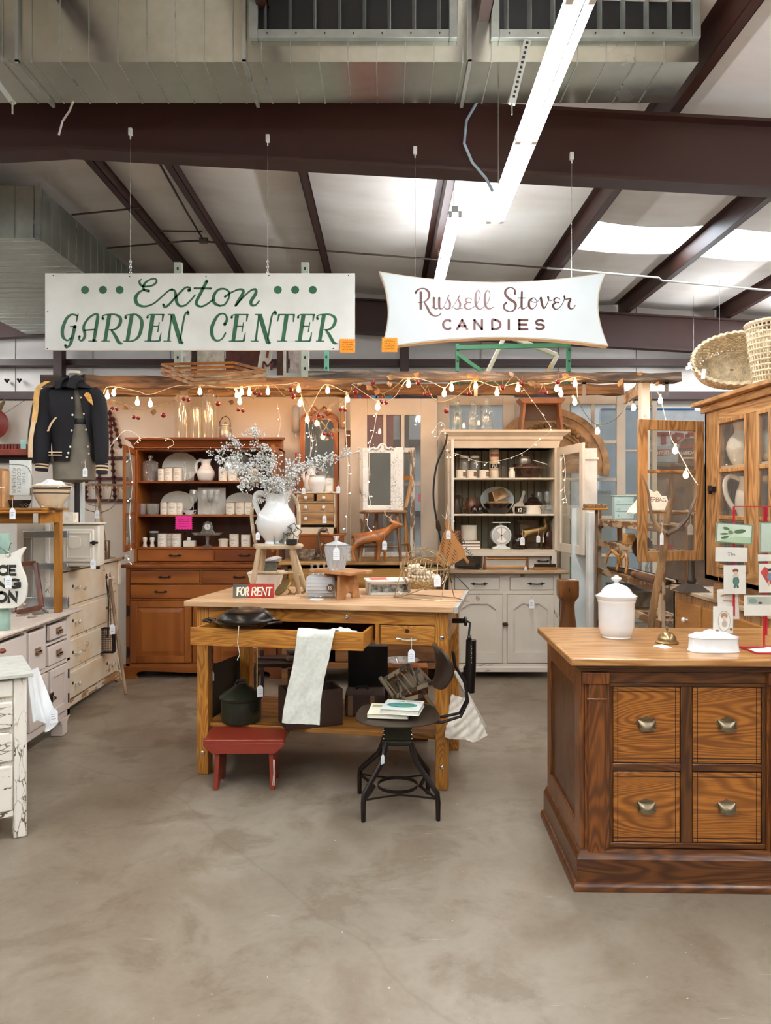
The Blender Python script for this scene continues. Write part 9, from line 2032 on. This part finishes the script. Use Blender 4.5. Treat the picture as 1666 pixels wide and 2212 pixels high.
part(t,'wire',MB().tube([P(17,1195,Zs),P(5,1186,Zs),P(-8,1178,Zs)],.002,5).tube([P(17,1195,Zs),P(22,1176,Zs),P(26,1172,Zs)],.002,5),M_steel,True)
tag(P(18,1240,Zs-.03),'white written price tag hanging over the black letters of the bell-shaped sign',1.25)
solo('green_board','green-painted board end behind the bell-shaped sign','board',MB().box(X(-30,4.22),X(14,4.22),4.24,4.27,.801,ZZ(1153,4.22)),plain('#8fa99a',.5,0,var=.3,scale=6),bev=.003)
mb = MB();
for i,(a,b,c2,d2) in enumerate(((35,1330,62,1326),(48,1322,88,1318),(60,1334,80,1330),(92,1316,102,1322),(70,1326,96,1324))): solo('door_latch','worn metal latch lying in the heap on the pinkish-white cupboard','latch',MB().bar(onT(a,b,.806),onT(c2,d2,.81),.018,.008),plain('#8a7b6c',.4,.7,var=.3),'worn metal latches on the cupboard',bev=.003)
# on the little table: striped bowl, books in rack, metal bits
zT = 1.48;Zb = 4.82;t = LT('mixing_bowl','cream mixing bowl with brown bands on the little wooden table','bowl',[(.001,0),(.062,0),(.066,.008),(.10,.07),(.112,.115),(.113,.13),(.118,.132),(.118,.14),(.108,.14),(.10,.11),(.05,.012),(.001,.01)],(X(111,Zb),Zb,zT),plain('#dcc3a0',.3,0,coat=.4),40)
for r,z in ((.114,.118),(.114,.128),(.107,.092)): part(t,'band',MB().lathe([(r*.99,z-.003),(r*1.012,z-.002),(r*1.012,z+.002),(r*.99,z+.003)],n=40),plain('#2f211b',.3),)
def napkin(u,v): return (X(111,Zb)+(u-.5)*.19,Zb+(v-.5)*.17,zT+.125+.055*math.sin(PI*u)*math.sin(PI*v)+.014*math.sin(u*14)*math.sin(v*5+1))
solo('napkin','white bundled napkins heaped in the banded mixing bowl','napkin',MB().grid(napkin,24,16,.004),plain('#eeeeea',.9,0,bump=.3))
t = thing('wire_rack','pale wire book rack on the little wooden table at the left edge','rack',(X(40,Zb),Zb,zT));m_wr2 = plain('#8f9189',.35,.7)
for dz in (0,.10): part(t,'wire_side',MB().tube([Vector(p) for p in smooth([tuple(P(a,b,Zb-.08+dz)) for a,b in ((-20,1098),(-20,1010),(0,1004),(50,1005),(66,1020),(70,1040),(68,1098))],4)],.003,6),m_wr2,True)
for a,b in ((50,1094),(58,1094),(66,1094)): part(t,'wire_link',MB().cyl(P(a,b,Zb-.08),P(a-12,1086,Zb+.02),.0025,5),m_wr2,True)
for i,(px0,px1,py0,colr,lb) in enumerate(((0,8,1012,'#b9834f','tan book standing in the wire rack, leftmost'),(9,14,1016,'#a97442','narrow tan book second in the wire rack'),(14,20,1018,'#c99a6b','pale tan book third in the wire rack'))):
    Bk = thing('book',lb,'book',(X((px0+px1)/2,Zb),Zb,zT),0,'tan books in the wire rack');part(Bk,'cover',MB().box(X(px0,Zb),X(px1,Zb),Zb-.06,Zb+.06,zT,ZZ(py0,Zb)),plain(colr,.6,0,var=.15),True,bev=.003);part(Bk,'title_band',MB().box(X(px0,Zb),X(px1,Zb),Zb-.061,Zb-.06,ZZ(1054,Zb),ZZ(1052,Zb)),M_label,True)
t = thing('book','large pale book titled The Country Kitchen standing sideways in the wire rack','book',(X(45,Zb+.02),Zb+.02,zT+.045));part(t,'cover',MB().box(X(19,Zb),X(64,Zb),Zb+.005,Zb+.03,ZZ(1070,Zb),ZZ(994,Zb)),plain('#d7dad2',.5,0,var=.04),True,bev=.002)
for txt,px,y0_,y1_,h_ in (('THE',51,1020,1046,6),('COUNTRY',41,1012,1064,7),('KITCHEN',31,1012,1064,7)):
    letters(t,txt,P(px-h_/2,y0_,Zb+.003),(0,0,-1),(1,0,0),h_*Zb/F,plain('#8d938c',.7),gap=.3,wt=.13,maxw=(y1_-y0_)*Zb/F)
t = thing('metal_bowl','crumpled dark shiny metal dish behind the pale book','dish',(X(42,4.86),4.86,zT));part(t,'dish',MB().lathe([(.001,0),(.05,0),(.075,.05),(.07,.05),(.001,.01)],n=24,wob=.06,k=7),plain('#5d564e',.25,.8))
tag(P(27,1095,4.5),'white price tag hanging from the wire rack over the table edge',1.15)
solo('glass_tool','small brass and glass handle lying at the right of the little table','tool',MB().cyl(P(92,1095,4.75),P(128,1096,4.75),.008,10).ball(P(92,1095,4.75),.013,10).ball(P(127,1096,4.75),.010,10),plain('#b9a27c',.25,.6))
# wall shelf goods and red pan
ZW = 7.1
t = thing('game_box','reddish wooden rack box on the dark wall ledge at left','box',(X(35,ZW),ZW,ZZ(983,ZW)));part(t,'tray',MB().box(X(-20,ZW),X(61,ZW),ZW-.03,ZW+.09,ZZ(983,ZW),ZZ(970,ZW)),plain('#8a3c28',.6,0,var=.15),True,bev=.003)
mb = MB()
for i in range(11): mb.box(X(-18+7*i,ZW),X(-13+7*i,ZW),ZW,ZW+.05,ZZ(970,ZW),ZZ(959,ZW))
parts(t,'divider',mb,plain('#7a3322',.6,0,var=.2),world=True)
solo('playing_card','old cream card with a black bottle-shaped drawing on the dark wall ledge','card',MB().box(X(62,ZW),X(75,ZW),ZW-.02,ZW+.0,ZZ(983,ZW),ZZ(950,ZW)),plain('#b9916c',.6,0,var=.1))
brush(bpy.data.objects['playing_card'],'print',[[(66,957,2),(72,957,2)],[(69,963,2),(65,971,3),(69,975,3),(73,971,3),(69,963,2)]],(0,0),1,ZW-.023,M_ink)
for i,(a,b) in enumerate(((48,950),(66,935))): solo('sticky_note',('mint paper note stuck at the end of the reddish box','mint paper note stuck above the cream card')[i],'note',MB().box(X(a,ZW),X(a+12,ZW),ZW-.035,ZW-.033,ZZ(b+20,ZW),ZZ(b,ZW)),plain('#a5d3cc',.8))
t = thing('hanging_gourd','dark red round lid-like pan hanging on the wall at the left edge','pan',P(-8,930,7.1));part(t,'body',MB().lathe([(.001,-.02),(.08,-.015),(.115,0),(.08,.02),(.001,.025)],(0,0,0),32,Matrix.Translation(P(-8,916,7.08)) @ Matrix.Rotation(PI/2,4,'X'),1,1.15),plain('#7a2a20',.35,0,var=.15),True)
part(t,'stem',MB().tube([P(-2,888,7.08),P(2,876,7.08),P(8,868,7.08),P(10,862,7.08)],[.02,.022,.014,.005],8),plain('#6b5638',.7),True)
for i,(a,b,c2,d2) in enumerate(((8,894,55,864),)): solo('wall_wire','thin dark wire slanting up the white wall beside the red pan','wire',MB().cyl(P(a,b,7.15),P(c2,d2,7.15),.002,5),M_iron)
for i,(a,b) in enumerate(((42,822),(15,823))): solo('wall_hook',('small dark hook on the far white wall, right one','small dark hook on the far white wall, left one')[i],'hook',MB().tube([P(a-4,b-4,12.4),P(a,b+3,12.4),P(a+4,b-4,12.4)],.02,5),M_iron)
# cloth on the chest corner
cc_ = Vector((-1.60,3.47,.75))
def drape(u,v):
    a = P(58,1452,3.52);b = P(80,1442,3.72);p = a.lerp(b,u);w2 = v
    e = P(64+10*math.sin(u*4),1560,3.5).lerp(P(120,1552,3.62),u)
    q = p.lerp(e,w2);q.x += .014*math.sin(u*13+v*2)*v;q.y += .02*math.sin(u*9)*v;q.z -= .06*v*math.exp(-((u-.72)/.22)**2);return tuple(q)
solo('white_cloth','white cloth hanging off the corner of the crackled chest','cloth',MB().grid(drape,30,24,.004),plain('#e6e8e6',.9,0,var=.04,bump=.2))
tag(P(116,1528,3.6),'white price tag pinned to the hanging white cloth corner',1.2,.5)
